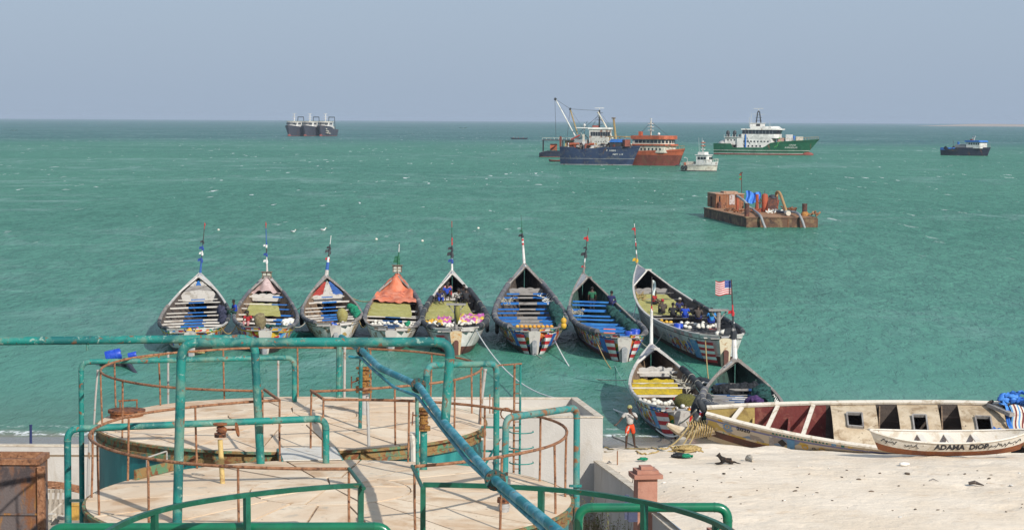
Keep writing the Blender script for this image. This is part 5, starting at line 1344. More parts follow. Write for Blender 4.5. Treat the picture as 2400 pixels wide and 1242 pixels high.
# ---------------------------------------------------------------- mooring lines
def line(pts, r, m, label, sag=None):
    p = catenary(pts[0], pts[1], sag) if sag is not None else [Vector(q) for q in pts]
    tag(MB().tube(p, r, 6).build('mooring_line', m, smooth='all'), label, 'rope')
def wtr(p, z=-.03): p = Vector(p); p.z = z; return p
line([b5_.w(b5_.pt(.03, .95, 1)), gz(1320, 935, 1.6)], .035, M_ropew, 'white line from the fifth pirogue slanting down to the white block', .9)
line([b6_.w(b6_.pt(.06, .6, 1)), gz(1462, 968, .25)], .04, M_ropew, 'white line from the largest pirogue down to the shore', .8)
line([b6_.w(V(0, -.4, .1)), gz(1470, 890, .55)], .025, M_rope, 'pale line low over the water from the largest stern to the yellow-net pirogue', .5)
line([b7.w(b7.pt(.10, .9, -1)), gz(1435, 868, -.05)], .03, M_ropey, 'straw-coloured line dropping from the angled pirogue into the water', .2)
line([b8.w(b8.pt(.02, .85, -1)), gz(1661, 895, .1)], .035, M_ropey, 'yellow line dropping from the stern of the long grey pirogue', .2)
line([gz(1440, 855, -.02), b9.w(b9.pt(.5, .8, -1))], .02, M_ropet, 'thin pale line reaching the left side of the yellow-net pirogue', .1)
line([b9.w(b9.pt(.6, .95, 1)), b10.w(b10.pt(.6, .95, -1))], .02, M_ropet, 'thin pale line between the two shore pirogues', .15)
for (ba, ua, bb, ub, lab, mm, sg) in ((b2, .55, b3, .72, 'dark line between the second and third pirogues', M_roped, .1), (b3, .72, b4, .66, 'thin straw line between the third and fourth pirogues', M_ropey, .15), (b4, .68, b5_, .74, 'dark line between the fourth and fifth pirogues', M_roped, .35), (b5_, .58, b6_, .62, 'sagging dark line between the fifth and largest pirogues', M_roped, .7), (b7, .55, b8, .62, 'white line between the angled and the long grey pirogues', M_ropew, .5), (b3, .10, b4, .12, 'ochre line between the sterns of the third and fourth pirogues', M_ropey, .35), (b2, .12, b3, .16, 'pale line between the sterns of the second and third pirogues', M_rope, .2), (b1, .10, b2, .14, 'ochre line between the sterns of the first and second pirogues', M_ropey, .5), (b6_, .5, b7, .56, 'pale line lashing the largest and the angled pirogues', M_rope, .2)):
    line([ba.w(ba.pt(ua, 1.0, 1)), bb.w(bb.pt(ub, 1.0, -1))], .03, mm, lab, sg)
line([b7.w(b7.pt(.01, .9, 1)), b8.w(b8.pt(.30, .7, -1))], .03, M_rope, 'loose pale line from the angled stern across the grey hull', .7)
# loose gunwale ropes inside boats
for bt_, us_, sd, mm, lab in ((b6_, (.72, .60), 1, M_ropew, 'white rope looped over the right gunwale of the largest pirogue'), (b10, (.55, .34), 1, M_ropew, 'pale rope tangled over the teal net'), (b9, (.68, .50), 1, M_rope, 'tangle of pale rope at the right gunwale of the yellow-net pirogue'), (b9, (.36, .26), 1, M_rope, 'fringe of grey rope hanging from a thwart of the yellow-net pirogue'), (b6_, (.68, .62), -1, M_rope, 'rope tied at the left bow of the largest pirogue'), (b7, (.62, .56), -1, M_rope, 'rope tied at the left bow of the angled pirogue'), (b8, (.74, .66), -1, M_ropey, 'straw rope coil at the left bow of the long grey pirogue')):
    rp = MB()
    for k in range(7):
        u_ = us_[0]+(us_[1]-us_[0])*k/7; a_ = bt_.pt(u_, .98, sd); pts = []
        for i in range(9):
            t = i/8; pts.append(bt_.w(a_+V(-sd*(.15+.9*t*(0.4+.6*random.random())), .25*math.sin(t*9+k), .02-.38*math.sin(math.pi*t)*random.uniform(.4, 1)+.05)))
        rp.tube(pts, .026, 5)
    tag(tag(rp.build('rope_tangle', mm, smooth='all'), lab, 'rope'), kind='stuff')

# ================================================================== ships at anchor
def interp(tab, u):
    if u <= tab[0][0]: return tab[0][1]
    for (a, x), (b_, y) in zip(tab, tab[1:]):
        if u <= b_: return x+(y-x)*(u-a)/max(1e-6, b_-a)
    return tab[-1][1]
def paint(name, c, rust=.0, rough=.55, dark=.5):
    ly = [(tuple(x*.72 for x in c), .35, .45, .66), (tuple(min(1, x*1.18+.01) for x in c), .8, .5, .68)]
    if rust: ly += [((.17, .07, .035), .55, .66-rust*.2, .74-rust*.18, (1, 1, .35)), ((.09, .045, .03), 1.4, .70-rust*.2, .78-rust*.18)]
    return mat(name, c, rough, ly)
S_white = paint('ship_white', (.62, .61, .58), .25); S_cream = paint('ship_cream', (.58, .54, .45), .4); S_dark = paint('ship_dark', (.035, .036, .04), .1)
S_glass = mat('ship_window_glass', (.02, .026, .032), .12, spec=.6); S_orange = paint('ship_orange', (.42, .10, .04), .4); S_rustr = paint('ship_rust_red', (.19, .05, .03), .6)
S_green = paint('ship_green', (.008, .10, .045), .2); S_blue = mat('ship_blue', (.024, .043, .095), .6, [((.015, .028, .07), .35, .45, .62), ((.085, .09, .10), .55, .52, .66), ((.11, .06, .04), .7, .62, .72, (1, 1, .4)), ((.16, .16, .16), 1.8, .66, .74)]); S_navy = paint('ship_navy', (.022, .028, .05), .3); S_grey = paint('ship_grey', (.25, .26, .27), .4)
S_ochre = paint('ship_ochre', (.36, .25, .10), .4); S_red = paint('ship_boot_red', (.22, .055, .04), .3); S_bblue = paint('ship_bright_blue', (.02, .13, .42), .1); S_deck = paint('ship_deck', (.17, .13, .10), .6); S_lgreen = paint('ship_light_green', (.10, .45, .10), .1)

class Ship:
    def __init__(s, name, label, p, heading, L, B, sheer, rake=2.0, kz=-1.0, tw=.85, group='ships at anchor'):
        """p: waterline point at the stern; heading: world xy direction of the bow"""
        s.L, s.B, s.sheer, s.rake, s.kz, s.tw = L, B, sheer, rake, kz, tw
        s.root = thing(name, label, 'ship', (p[0], p[1], 0), math.atan2(-heading[0], heading[1]), group)
        s.M = WM[s.root]
    def pt(s, u, z, side, off=0.0):
        zs = interp(s.sheer, u); z = min(z, zs); v = max(0, min(1.15, (z-s.kz)/(5.5-s.kz)))
        bd = 1.0 if .28 < u < .58 else (s.tw+(1-s.tw)*math.sin(math.pi/2*u/.28) if u <= .28 else 1-((u-.58)/.42)**2.3)
        bw = 1.0 if .28 < u < .45 else (s.tw*.8+(1-s.tw*.8)*math.sin(math.pi/2*u/.28) if u <= .28 else 1-((u-.45)/.55)**1.6)
        x = s.B/2*(max(.012, bw)*(1-v)+max(.015, bd)*v)*(0.86+.14*min(1, v*2))
        y = u*(s.L-s.rake)+s.rake*smoothstep(.5, 1, u)*v**1.3
        return V(side*(x+off), y, z)
    def hull(s, bands, nu=40):
        """bands: [(z_top, material)] bottom up; last one runs to the sheer"""
        zs = [s.kz]; ms = []; mats = []
        for z, m in bands:
            zs.append(z)
            if m not in mats: mats.append(m)
            ms.append(mats.index(m))
        h = MB(); K = len(zs)
        for side in (-1, 1):
            b0 = len(h.v)
            for i in range(nu+1):
                for z in zs: h.v.append(tuple(s.pt(i/nu, z, side)))
            for i in range(nu):
                for j in range(K-1): h.face((b0+i*K+j, b0+(i+1)*K+j, b0+(i+1)*K+j+1, b0+i*K+j+1), ms[j])
        n = K*(nu+1)
        for j in range(K-1): h.face((j, j+1, n+j+1, n+j), ms[j])
        o = h.build('hull', mats, s.root, local=True, smooth=30, weld=True)
        d = MB()
        for i in range(nu):
            a, b_ = i/nu, (i+1)/nu; dz = V(0, 0, -.55)
            d.quad(s.pt(a, 99, -1)+dz, s.pt(a, 99, 1)+dz, s.pt(b_, 99, 1)+dz, s.pt(b_, 99, -1)+dz)
        d.build('deck', S_deck, s.root, local=True)
        return o
    def box(s, nm, s0, s1, w, z0, z1, m, x=0.0, taper=1.0, parent=None):
        return MB().box((x, (s0+s1)/2, (z0+z1)/2), (w, s1-s0, z1-z0), taper=taper).build(nm, m, parent or s.root, local=True)
    def house(s, nm, s0, s1, w, z0, z1, m, rnd=.9, lean=0.0, parent=None):
        """deckhouse with a rounded front"""
        n = 7; out = []
        for k in range(n+1): a = -math.pi/2+math.pi*k/n; out.append((w/2*math.sin(a), s1-rnd+rnd*math.cos(a)))
        out = [(-w/2, s0)]+out+[(w/2, s0)]
        h = MB(); k = len(out)
        for z, g in ((z0, 0), (z1, lean)):
            for x, y in out: h.v.append((x, y+(g if y > s0+.1 else 0), z))
        for i in range(k): h.face((i, (i+1) % k, k+(i+1) % k, k+i))
        h.face(list(range(k, 2*k))); h.face(list(range(k))[::-1])
        return h.build(nm, m, parent or s.root, local=True)
    def windows(s, parent, s0, s1, x, z0, z1, n, m=None, gap=.25):
        d = (s1-s0)/n
        for k in range(n):
            for sd in (-1, 1): MB().box((sd*x, s0+d*(k+.5), (z0+z1)/2), (.08, d*(1-gap), z1-z0)).build('window', m or S_glass, parent, local=True)
    def fwindows(s, parent, y, w, z0, z1, n, m=None, gap=.2):
        d = w/n
        for k in range(n): MB().box((-w/2+d*(k+.5), y, (z0+z1)/2), (d*(1-gap), .12, z1-z0)).build('window', m or S_glass, parent, local=True)
    def bar(s, nm, pts, r, m, parent=None): return MB().tube(pts, r, 6).build(nm, m, parent or s.root, local=True, smooth=40)
    def rail(s, u0, u1, h, m, n=10, side=(-1, 1)):
        for sd in side:
            top = [s.pt(u0+(u1-u0)*k/n, 99, sd)+V(0, 0, h) for k in range(n+1)]
            rl = s.bar('rail', top, .05, m)
            for k in range(n+1): s.bar('stanchion', [top[k]-V(0, 0, h), top[k]], .04, m, rl)
    def text(s, side, txt, s0, z0, height, m):
        vs_, fs = text_mesh(txt, height*1.35, .01); mb = MB(); k = 1 if side > 0 else -1
        for c in vs_: mb.v.append(tuple(s.pt((s0+k*c.x)/(s.L-s.rake*.5), z0+c.y, side, .06)))
        for f in fs: mb.face(f)
        mb.build('lettering', m, s.root, local=True)

def radar(sh, y, z, w, m=S_white):
    b_ = sh.bar('radar_post', [(0, y, z-.8), (0, y, z)], .12, m); MB().box((0, y, z+.1), (.3, w, .22)).build('radar_bar', m, b_, local=True)

# ---------------- green ship
A0 = gz(1677, 362, 0); A1 = gz(1907, 364, 0); hd_ = (A1-A0).normalized()
g = Ship('fishing_ship', 'large green and white fishing ship with black mast, bow to the right', A0, (hd_.x, hd_.y-.10), 41.5, 10.5, [(0, 4.5), (.20, 4.5), (.215, 2.9), (.56, 3.0), (.62, 4.9), (.70, 5.4), (1, 6.5)], rake=4.6)
g.hull([(-.1, S_red), (.55, S_red), (.75, S_white), (1.7, S_green), (1.88, S_white), (99, S_green)])
MB().ball((0, 37.0, .25), 1.0, 3.2, 1.1, 10, 8).build('bulbous_bow', S_red, g.root, local=True, smooth='all')
h1 = g.house('deckhouse', 9.6, 24.5, 8.6, 2.4, 6.7, S_white); g.windows(h1, 12, 23, 4.33, 5.1, 5.7, 8, gap=.55); g.windows(h1, 12, 20, 4.33, 3.2, 3.9, 5, gap=.6)
h2 = g.house('upper_house', 11.5, 27.0, 8.8, 6.7, 8.35, S_white, 2.2); br = g.house('bridge', 11.8, 26.8, 8.6, 8.36, 10.0, S_glass, 2.4, .6)
for k in range(9): MB().box((4.33, 13+k*1.4, 9.2), (.06, .12, 1.6)).build('mullion', S_grey, br, local=True)
rf = g.house('bridge_roof', 11.4, 28.3, 9.6, 10.01, 10.5, S_white, 2.6); g.house('roof_dome', 15, 27.2, 8.0, 10.51, 11.5, S_white, 3, -1.4)
fn = g.box('funnel_house', 14.4, 19.8, 4.4, 11.0, 12.6, S_white); g.box('funnel_recess_shade', 17.0, 18.6, 4.46, 11.4, 12.4, S_dark); g.box('funnel_cap', 14.2, 20.1, 4.8, 12.61, 12.8, S_white)  # the recess is a proud dark box, its shade painted on
for sx in (16.6, 18.5): g.bar('mast_leg', [(0, sx, 12.8), (0, 17.55+(sx-17.55)*.45, 17.0), (0, 17.55, 17.7)], .24, S_dark)
for z in (13.8, 15.0, 16.0): g.bar('mast_rung', [(-1.2, 17.55-1.5*(z < 16), z), (1.2, 17.55+1.5*(z < 16), z)], .09, S_dark)
g.bar('yard', [(0, 15.2, 16.4), (0, 20.0, 16.2)], .06, S_white); radar(g, 17.5, 18.5, 3.9)
for sx, zt in ((14.6, 16.6), (13.8, 15.2), (22.2, 13.6)): g.bar('aerial', [(0, sx, 11), (0, sx, zt)], .06, S_white)
h3 = g.box('aft_house', 4.6, 11.4, 7.4, 4.0, 6.9, S_white); g.windows(h3, 5.2, 10.5, 3.72, 5.6, 6.2, 4, gap=.6); g.box('aft_deck', 4.2, 11.8, 8.6, 6.91, 7.1, S_white)
for sx in (5.4, 8.2): MB().lathe((1.8, sx, 7.1), [(.75, 0), (.75, .6), (.55, .7), (.7, 1.1), (.75, 2.0), (.35, 2.6)], 10).build('funnel', S_dark, g.root, local=True, smooth=40)
for k in range(7): g.bar('deck_post', [(4.2, 4.4+k*1.15, 7.1), (4.2, 4.4+k*1.15, 8.1)], .07, S_white)
nh = MB(); nh.ball((1.2, 5.2, 4.3), 2.6, 3.9, 1.9, 12, 8)
for i, v in enumerate(nh.v): nh.v[i] = (v[0], v[1], v[2]+.25*mnoise.noise(Vector(v)))
nh.build('net_heap', paint('pale_net', (.55, .53, .49)), g.root, local=True, smooth='all')
g.box('winch_house', 10.0, 12.0, 5.0, 7.1, 8.2, S_grey); g.bar('blue_davit', [(4.5, 13.2, 2.9), (4.5, 13.2, 8.2)], .3, S_bblue)
for a_, b_ in (((14, 7.2), (15.3, 4.6)), ((17.4, 4.3), (16, 2.9)), ((22.5, 7.2), (20.5, 5.2))): g.bar('stair_rail', [(4.6, a_[0], a_[1]), (4.6, b_[0], b_[1])], .09, S_white)
cr_b = g.bar('crane_post', [(2.6, 23.4, 3.0), (2.6, 23.4, 6.0)], .28, S_lgreen); g.bar('crane_jib', [(2.6, 22.4, 5.9), (2.6, 24.6, 6.1), (2.6, 27.0, 6.9)], .2, S_lgreen, cr_b); g.bar('hose', [(4.9, 25.0, 3.1), (4.9, 26.2, 3.7), (4.9, 26.6, 5.0), (4.6, 27.8, 5.6)], .12, S_lgreen)
g.box('winch', 25.5, 28.2, 3.0, 5.2, 6.9, paint('faded_pink', (.42, .26, .22), .5)); g.box('container', 29.0, 31.3, 3.2, 5.2, 8.2, S_white); MB().lathe((1.0, 32.3, 6.2), [(.5, 0), (.5, 1.3), (.2, 1.5)], 10).build('blue_tank', S_bblue, g.root, local=True); g.box('windlass', 33.2, 35.5, 3.4, 5.3, 7.4, S_cream)
g.rail(.70, .985, 1.0, S_ochre, 12)
g.text(1, 'CINAR', 30.6, 3.75, .58, S_white); g.text(1, 'KARDESLER', 29.6, 2.75, .62, S_white)
MB().box((1.3, 35.7, 4.0), (.3, 1.1, 1.5)).build('anchor_patch', S_red, g.root, local=True)

# ---------------- rusty blue hulk in the cluster
A0 = gz(1319, 386, 0); A1 = gz(1486, 388, 0); hd_ = (A1-A0).normalized(); pxm = FPX/A0.y
h = Ship('hulk', 'rust-patched blue hulk with scrap heaped on its deck', A0, (hd_.x, hd_.y-.06), 24.6, 7.0, [(0, 5.5), (.1, 5.35), (.22, 5.5), (.26, 4.9), (.34, 4.7), (.40, 5.1), (.5, 5.1), (.6, 5.4), (.8, 5.7), (1, 5.95)], rake=2.6)
h.hull([(.3, S_grey), (1.9, S_blue), (2.05, S_grey), (99, S_blue)])
h.text(1, 'F. 100N', 15.4, 4.2, .55, S_white); h.text(1, 'NDT 115', 17.2, 3.1, .5, S_white)
MB().box((0, 17.9, 7.4), (5.0, 4.6, .9), taper=.8).build('blue_shelter', S_bblue, h.root, local=True); h.box('shelter_infill', 15.8, 20.0, 4.6, 5.0, 6.95, S_dark)  # one solid dark block fills the space under the shelter
for k, (y, z0, z1, w, m) in enumerate(((6.2, 4.8, 9.3, .5, S_cream), (6.7, 4.6, 7.0, .7, S_white), (-.3, 5.2, 8.6, .5, S_rustr), (10.2, 4.6, 6.6, .45, S_ochre), (3.9, 5, 6.4, .6, S_orange), (12.5, 4.8, 6.2, .5, S_grey))): h.box('deck_post', y-w/2, y+w/2, w, z0, z1, m, x=(k % 3-1)*1.3)
for k in range(44):
    y = random.uniform(1.0, 22); c = V(random.uniform(-2, 2.3), y, interp(h.sheer, y/24.6)+random.uniform(-.2, 1.0))
    d = V(random.uniform(-1, 1), random.uniform(-1.6, 1.6), random.uniform(-.2, .8)); mm = (S_rustr, S_grey, S_cream, S_dark, S_white, S_deck)[k % 6]
    if k % 3: MB().beam(c-d, c+d, random.uniform(.2, .6), random.uniform(.2, .5)).build('scrap_beam', mm, h.root, local=True)
    else: MB().box(c, (random.uniform(.8, 2.0), random.uniform(.8, 2.4), random.uniform(.8, 2.2)), random.random()*3).build('scrap_plate', mm, h.root, local=True)
for y in (3.0, 4.3, 9.2): MB().tube([(2.0, y, 6.2), (2.0, y+1.5, 6.35)], .42, 10).build('orange_roll', S_orange, h.root, local=True, smooth=40)
h.bar('red_boom', [(2.2, 3.4, 7.6), (2.2, 6.2, 9.0)], .25, paint('faded_red', (.4, .07, .05), .2)); h.bar('ochre_mast', [(0, 17.2, 6.0), (0, 16.2, 14.0)], .32, S_ochre); h.box('mast_cap', 15.7, 16.7, .9, 14.0, 14.4, S_deck)
# ---------------- crane ship behind it
A0 = gz(1264, 368, 0); hd_ = V(1, -.05, 0).normalized()
c_ = Ship('crane_ship', 'work ship with slanting crane booms and white bridge behind the blue hulk', A0, (hd_.x, hd_.y), 31, 8.5, [(0, 1.5), (.10, 2.2), (.5, 2.4), (.8, 3.2), (1, 4.2)], rake=3)
c_.hull([(.2, S_red), (99, S_navy)])
MB().poly([(-3.5, .2, .3), (3.6, .2, .3), (3.4, 6.5, 4.6), (-3.4, 6.5, 4.6)]).poly([(-3.5, .2, .1), (3.6, .2, .1), (3.4, 6.5, 4.3), (-3.4, 6.5, 4.3)]).build('red_ramp', S_orange, c_.root, local=True)
c_.box('canopy', 1.2, 13.0, 7.4, 6.0, 6.35, S_dark); c_.rail(.02, .1, .1, S_grey, 2)
for y in (1.4, 8.6, 12.6):
    for x in (-3.4, 3.4): c_.bar('canopy_post', [(x, y, 2), (x, y, 6.0)], .14, S_dark)
rl = c_.bar('canopy_rail', [(3.6, 1.2, 7.0), (3.6, 13.0, 7.0)], .06, S_cream)
for k in range(9): c_.bar('stanchion', [(3.6, 1.2+k*1.47, 6.35), (3.6, 1.2+k*1.47, 7.0)], .05, S_cream, rl)
c_.box('red_drum_rack', 4, 6.5, 3, 2.4, 4.8, S_orange); c_.box('winch_block', 9.5, 12.5, 5, 2.4, 6.0, S_ochre)
bm = c_.bar('crane_boom', [(0, 13.2, 7.6), (0, 5.8, 21.2)], .26, S_white); c_.bar('boom_head', [(0, 5.5, 20.8), (0, 6.0, 21.6)], .5, S_dark, bm)
c_.bar('hoist_cable', [(0, 5.6, 21), (0, 6.1, 7)], .06, S_dark); c_.bar('hoist_cable', [(0, 5.9, 21), (0, 13.5, 10)], .035, S_dark)
bm = c_.bar('derrick_boom', [(0, 14.0, 8.5), (0, 11.2, 17.6)], .25, S_ochre); c_.bar('boom_head', [(0, 11.0, 17.2), (0, 11.4, 18.0)], .4, S_dark, bm)
c_.bar('hoist_cable', [(0, 11.2, 17.4), (0, 10.2, 7.5)], .06, S_dark); c_.bar('hoist_cable', [(0, 11.4, 17.4), (0, 16, 10.5)], .035, S_dark)
bh = c_.house('bridge_house', 18.3, 26.6, 7.4, 3.0, 10.2, paint('ship_dull_white', (.42, .41, .38), .7), 1.6); c_.windows(bh, 18.8, 26.0, 3.72, 7.8, 9.3, 8, gap=.12); c_.windows(bh, 20.4, 25, 3.72, 5.5, 5.9, 5, gap=.7)
c_.house('bridge_roof', 17.8, 27.0, 8.2, 10.21, 10.9, S_white, 1.6); MB().box((0, 20.6, 11.2), (3, 2.2, .9)).build('red_life_raft', S_red, c_.root, local=True); c_.bar('white_yard', [(2, 13.4, 10.7), (2, 20.0, 10.7)], .22, S_white)
ms_ = c_.bar('mast', [(0, 22.0, 10.9), (0, 22.0, 17.3)], .3, S_dark)
for z in (12.0, 13.6, 16.2): c_.bar('mast_arm', [(-1.4, 21.0, z), (1.4, 23.2, z)], .09, S_dark, ms_)
radar(c_, 22.0, 17.9, 3.4); bm = c_.bar('diagonal_boom', [(2.5, 21.4, 16.6), (2.5, 27.0, 6.8)], .3, S_cream)
for z in (16.6, 15.2): c_.bar('stay', [(0, 22, z), (0, 30, 6.5)], .04, S_dark); c_.bar('stay', [(0, 22, z), (0, 18.4, 9.5)], .05, S_dark)
MB().lathe((1.0, 16.5, 9.6), [(.15, 0), (.15, 1.6), (.5, 1.9), (.45, 2.4), (.1, 2.7)], 10).build('satellite_dome', S_white, c_.root, local=True, smooth=40)
for k in range(14):
    y = random.uniform(12.5, 19); cc = V(random.uniform(-2, 3), y, random.uniform(5.5, 8.2)); d = V(random.uniform(-.6, .6), random.uniform(-1.2, 1.2), random.uniform(-.9, .9)); MB().beam(cc-d, cc+d, .18, .18).build('deck_gear', (S_dark, S_grey, S_rustr, S_cream)[k % 4], c_.root, local=True)
for a_, b_ in (((16.5, 12.5), (16.5, 6)), ((17.6, 13.2), (14.2, 7)), ((22, 15.5), (14.5, 9)), ((22, 17), (11.3, 17.6)), ((11.3, 17.6), (5.8, 21.2)), ((15.2, 11.4), (19.5, 10.5)), ((22, 14.2), (26.5, 9.6))): c_.bar('rigging', [(.5, a_[0], a_[1]), (.5, b_[0], b_[1])], .07, S_dark)
c_.house('gear_house', 12.6, 18.2, 6.4, 2.4, 6.4, S_grey)
# ---------------- orange ship
hd_ = V(math.cos(R(-33)), math.sin(R(-33)), 0); bowp = gz(1590, 389, 0); L_ = 25.0; A0 = bowp-hd_*(L_-2.4)
o_ = Ship('orange_ship', 'orange-red rusty ship with tiered bridge and white radar bar', A0, (hd_.x, hd_.y), L_, 8.6, [(0, 4.2), (.5, 4.4), (.8, 4.7), (1, 5.2)], rake=2.4)
o_.hull([(.7, S_red), (3.2, S_rustr), (99, S_orange)])
d1 = o_.house('deckhouse', 8.5, 21.0, 7.6, 3.9, 6.0, S_cream, 2.6); o_.windows(d1, 10, 19, 3.82, 4.6, 5.3, 7, gap=.65)
o_.house('lower_visor', 8.2, 21.8, 8.2, 6.01, 6.45, S_orange, 3.0); b2_ = o_.house('bridge', 8.8, 20.6, 7.6, 6.46, 7.9, S_cream, 3.0); o_.windows(b2_, 9.6, 17.5, 3.82, 6.8, 7.7, 6, gap=.16)
for k in range(9):
    a = -math.pi/2+math.pi*(k+.5)/9; MB().box((3.82*math.sin(a)*.99, 17.6+3.0*math.cos(a)*1.005, 7.25), (.75, .2, .9), -a+0 if False else -a).build('window', S_glass, b2_, local=True)
o_.house('bridge_roof', 8.4, 21.4, 8.4, 7.91, 9.0, S_orange, 3.2); o_.box('roof_fin', 9.0, 10.0, 1.0, 9.0, 10.2, S_orange)
ms_ = o_.bar('mast', [(0, 13.0, 9.0), (0, 13.0, 13.6)], .24, S_cream)
for z in (10.6, 11.6, 12.6): MB().box((0, 13.0, z), (1.4, 1.4, .2)).build('mast_platform', S_white, ms_, local=True)
MB().box((0, 13, 14.0), (4.0, .4, .28), R(33)).build('radar_bar', S_white, ms_, local=True)
for yy in (9, 19): o_.bar('stay', [(0, 13, 13.2), (0, yy, 9.0)], .05, S_dark)
o_.box('stern_roof', -.4, 6, 6.4, 8.4, 8.7, S_ochre); 
for k in range(4): o_.bar('stern_post', [(2.9, .2+k*1.8, 4), (2.9, .2+k*1.8, 8.4)], .12, S_ochre)
o_.rail(.72, .98, .9, S_ochre, 8); MB().lathe(o_.pt(.98, .3, 1)+V(.2, .2, -.5), [(.1, -.5), (.75, -.4), (.8, .4), (.1, .6)], 10).build('bow_fender', S_dark, o_.root, local=True, smooth=40)
o_.bar('anchor_chain', [o_.pt(.99, 2.2, 1), o_.pt(1, 2.2, 1)+V(1.6, 2.2, -2.3)], .06, S_dark); MB().lathe((0, 15.8, 9.2), [(.3, 0), (.45, .3), (.2, .7)], 10).build('satellite_dome', S_white, o_.root, local=True, smooth=40)
# skiff tied astern of the hulk
def small_boat(name, label, p, heading, L, B, H, m_top, m_bot, nth=2, cat='boat', bend=.35, z0=0.0, split=.45, rot=None):
    root = thing(name, label, cat, (p[0], p[1], z0), math.atan2(-heading[0], heading[1]), rot=rot); NU = 20
    def pt(u, v, sd):
        w = B/2*(1-abs(2*u-1)**2.6)**.8+.02; sh = bend*abs(2*u-1)**2.4
        return V(sd*w*(.30+.70*v**.6), (u-.5)*L+(.06*L*(v-1))*(1 if u < .5 else -1)*abs(2*u-1)**3*-1, -.12+sh*.6*(1-v*.2)+(H+.12+sh*.4)*v)
    h = MB(); vv = [0, .2, split, split+.02, .75, 1]
    for sd in (-1, 1):
        b0 = len(h.v)
        for i in range(NU+1):
            for v in vv: h.v.append(tuple(pt(i/NU, v, sd)))
        for i in range(NU):
            for j in range(5): h.face((b0+i*6+j, b0+(i+1)*6+j, b0+(i+1)*6+j+1, b0+i*6+j+1), 0 if j < 2 else 1)
    n = 6*(NU+1)
    for i in range(NU): h.face((i*6, (i+1)*6, n+(i+1)*6, n+i*6), 0)
    hu = h.build('hull', [m_bot, m_top], root, local=True, smooth=40, weld=True)
    fl_ = MB()
    for i in range(NU): fl_.quad(pt(i/NU, .35, -1)*1, pt(i/NU, .35, 1), pt((i+1)/NU, .35, 1), pt((i+1)/NU, .35, -1))
    fl_.build('floor', m_bot, root, local=True)
    for sd in (-1, 1): MB().tube([pt(i/NU, 1, sd) for i in range(NU+1)], .035, 6).build('gunwale', m_top, root, local=True, smooth=40)
    for k in range(nth):
        u = .25+.5*(k+.5)/nth; MB().beam(pt(u, .8, -1), pt(u, .8, 1), .2, .04).build('thwart', m_top, root, local=True)
    return root, pt
p = gz(1302, 379.5, 0); small_boat('skiff', 'small red-brown skiff tied at the stern of the blue hulk', p, (1, 0), 4.6, 1.5, .55, S_rustr, S_navy)
# ---------------- white pilot boat
hd_ = V(math.cos(R(-30)), math.sin(R(-30)), 0); bp_ = gz(1679, 402.5, 0); A0 = bp_-hd_*10.0
w_ = Ship('pilot_boat', 'small white pilot boat with red and white mast, right of the orange ship', A0, (hd_.x, hd_.y), 11.2, 3.9, [(0, 1.5), (.3, 1.7), (.6, 2.2), (1, 2.7)], rake=1.2, kz=-.5)
w_.hull([(.25, S_dark), (1.55, S_cream), (1.68, S_dark), (99, S_white)], 26)
wh = w_.house('wheelhouse', 4.6, 8.4, 2.7, 1.7, 4.3, S_white, .7); w_.windows(wh, 5.0, 7.6, 1.37, 3.2, 3.9, 3, gap=.2); w_.fwindows(wh, 8.36, 2.0, 3.2, 3.9, 3); w_.house('wheelhouse_roof', 4.3, 8.7, 3.1, 4.31, 4.5, S_white, .8); w_.house('flying_bridge', 5, 7.4, 2.2, 4.51, 5.2, S_white, .5)
ms_ = w_.bar('mast', [(0, 6, 5.2), (0, 6, 8.2)], .12, S_white)
for z, m in ((5.9, S_white), (6.8, S_orange), (7.7, S_orange)): MB().box((0, 6, z), (.9, .9, .22)).build('mast_light', m, ms_, local=True)
for x in (-1, 1): w_.bar('aerial', [(x, 5.4, 5.2), (x*1.1, 5.2, 9.0)], .03, S_white)
w_.rail(.7, .99, .7, S_cream, 6); w_.rail(.05, .4, .8, S_cream, 5)
MB().lathe((1.2, 1.2, 1.3), [(.35, 0), (.35, .9), (.15, 1.1)], 8).build('life_ring_locker', S_orange, w_.root, local=True); w_.box('deck_locker', 1.5, 3.5, 1.6, 1.2, 2.6, S_cream); w_.bar('davit', [(-1.3, .8, 1.3), (-1.3, .8, 3.4), (-1.3, -.2, 3.6)], .1, S_white)
for u in (.08, .18): MB().tube([w_.pt(u, 1.0, 1, .15)+V(0, math.cos(t)*.4, math.sin(t)*.4) for t in [k*math.pi/6 for k in range(13)]], .14, 6).build('tyre', S_dark, w_.root, local=True)
w_.bar('anchor_line', [w_.pt(1, 1.2, 1), w_.pt(1, 1.2, 1)+V(.3, 1.0, -1.5)], .04, S_dark)
# ---------------- dark blue ship far right
A0 = gz(2211, 364, 0); A1 = gz(2325, 366, 0); hd_ = (A1-A0).normalized()
n_ = Ship('coaster', 'dark navy vessel with bright blue cabin roof near the right edge', A0, (hd_.x, hd_.y), 23.0, 6.6, [(0, 3.0), (.11, 3.0), (.12, 3.8), (.17, 3.75), (.19, 2.6), (.36, 2.7), (.38, 3.3), (.8, 3.3), (1, 3.5)], rake=2.6)
n_.hull([(.2, S_dark), (99, S_navy)]); n_.box('stern_bulwark', .3, 4.2, 5.8, 2.2, 3.2, S_bblue)
ca = n_.house('cabin', 12.3, 19.4, 5.4, 3.0, 5.5, S_white, .9); n_.windows(ca, 13.2, 18.6, 2.73, 4.5, 5.2, 5, gap=.5); n_.house('cabin_roof', 11.8, 20.0, 6.2, 5.51, 6.2, S_bblue, 1.2, -.5); n_.box('aft_house', 7.0, 12.0, 5, 2.8, 4.5, S_grey); n_.box('aft_top', 9.0, 12.1, 4.6, 4.51, 4.7, S_white)
for x in (-1, 1): n_.bar('mast_leg', [(x, 14.0+x*.9, 6.2), (x*.6, 14.2+x*.9, 7.8)], .12, S_cream)
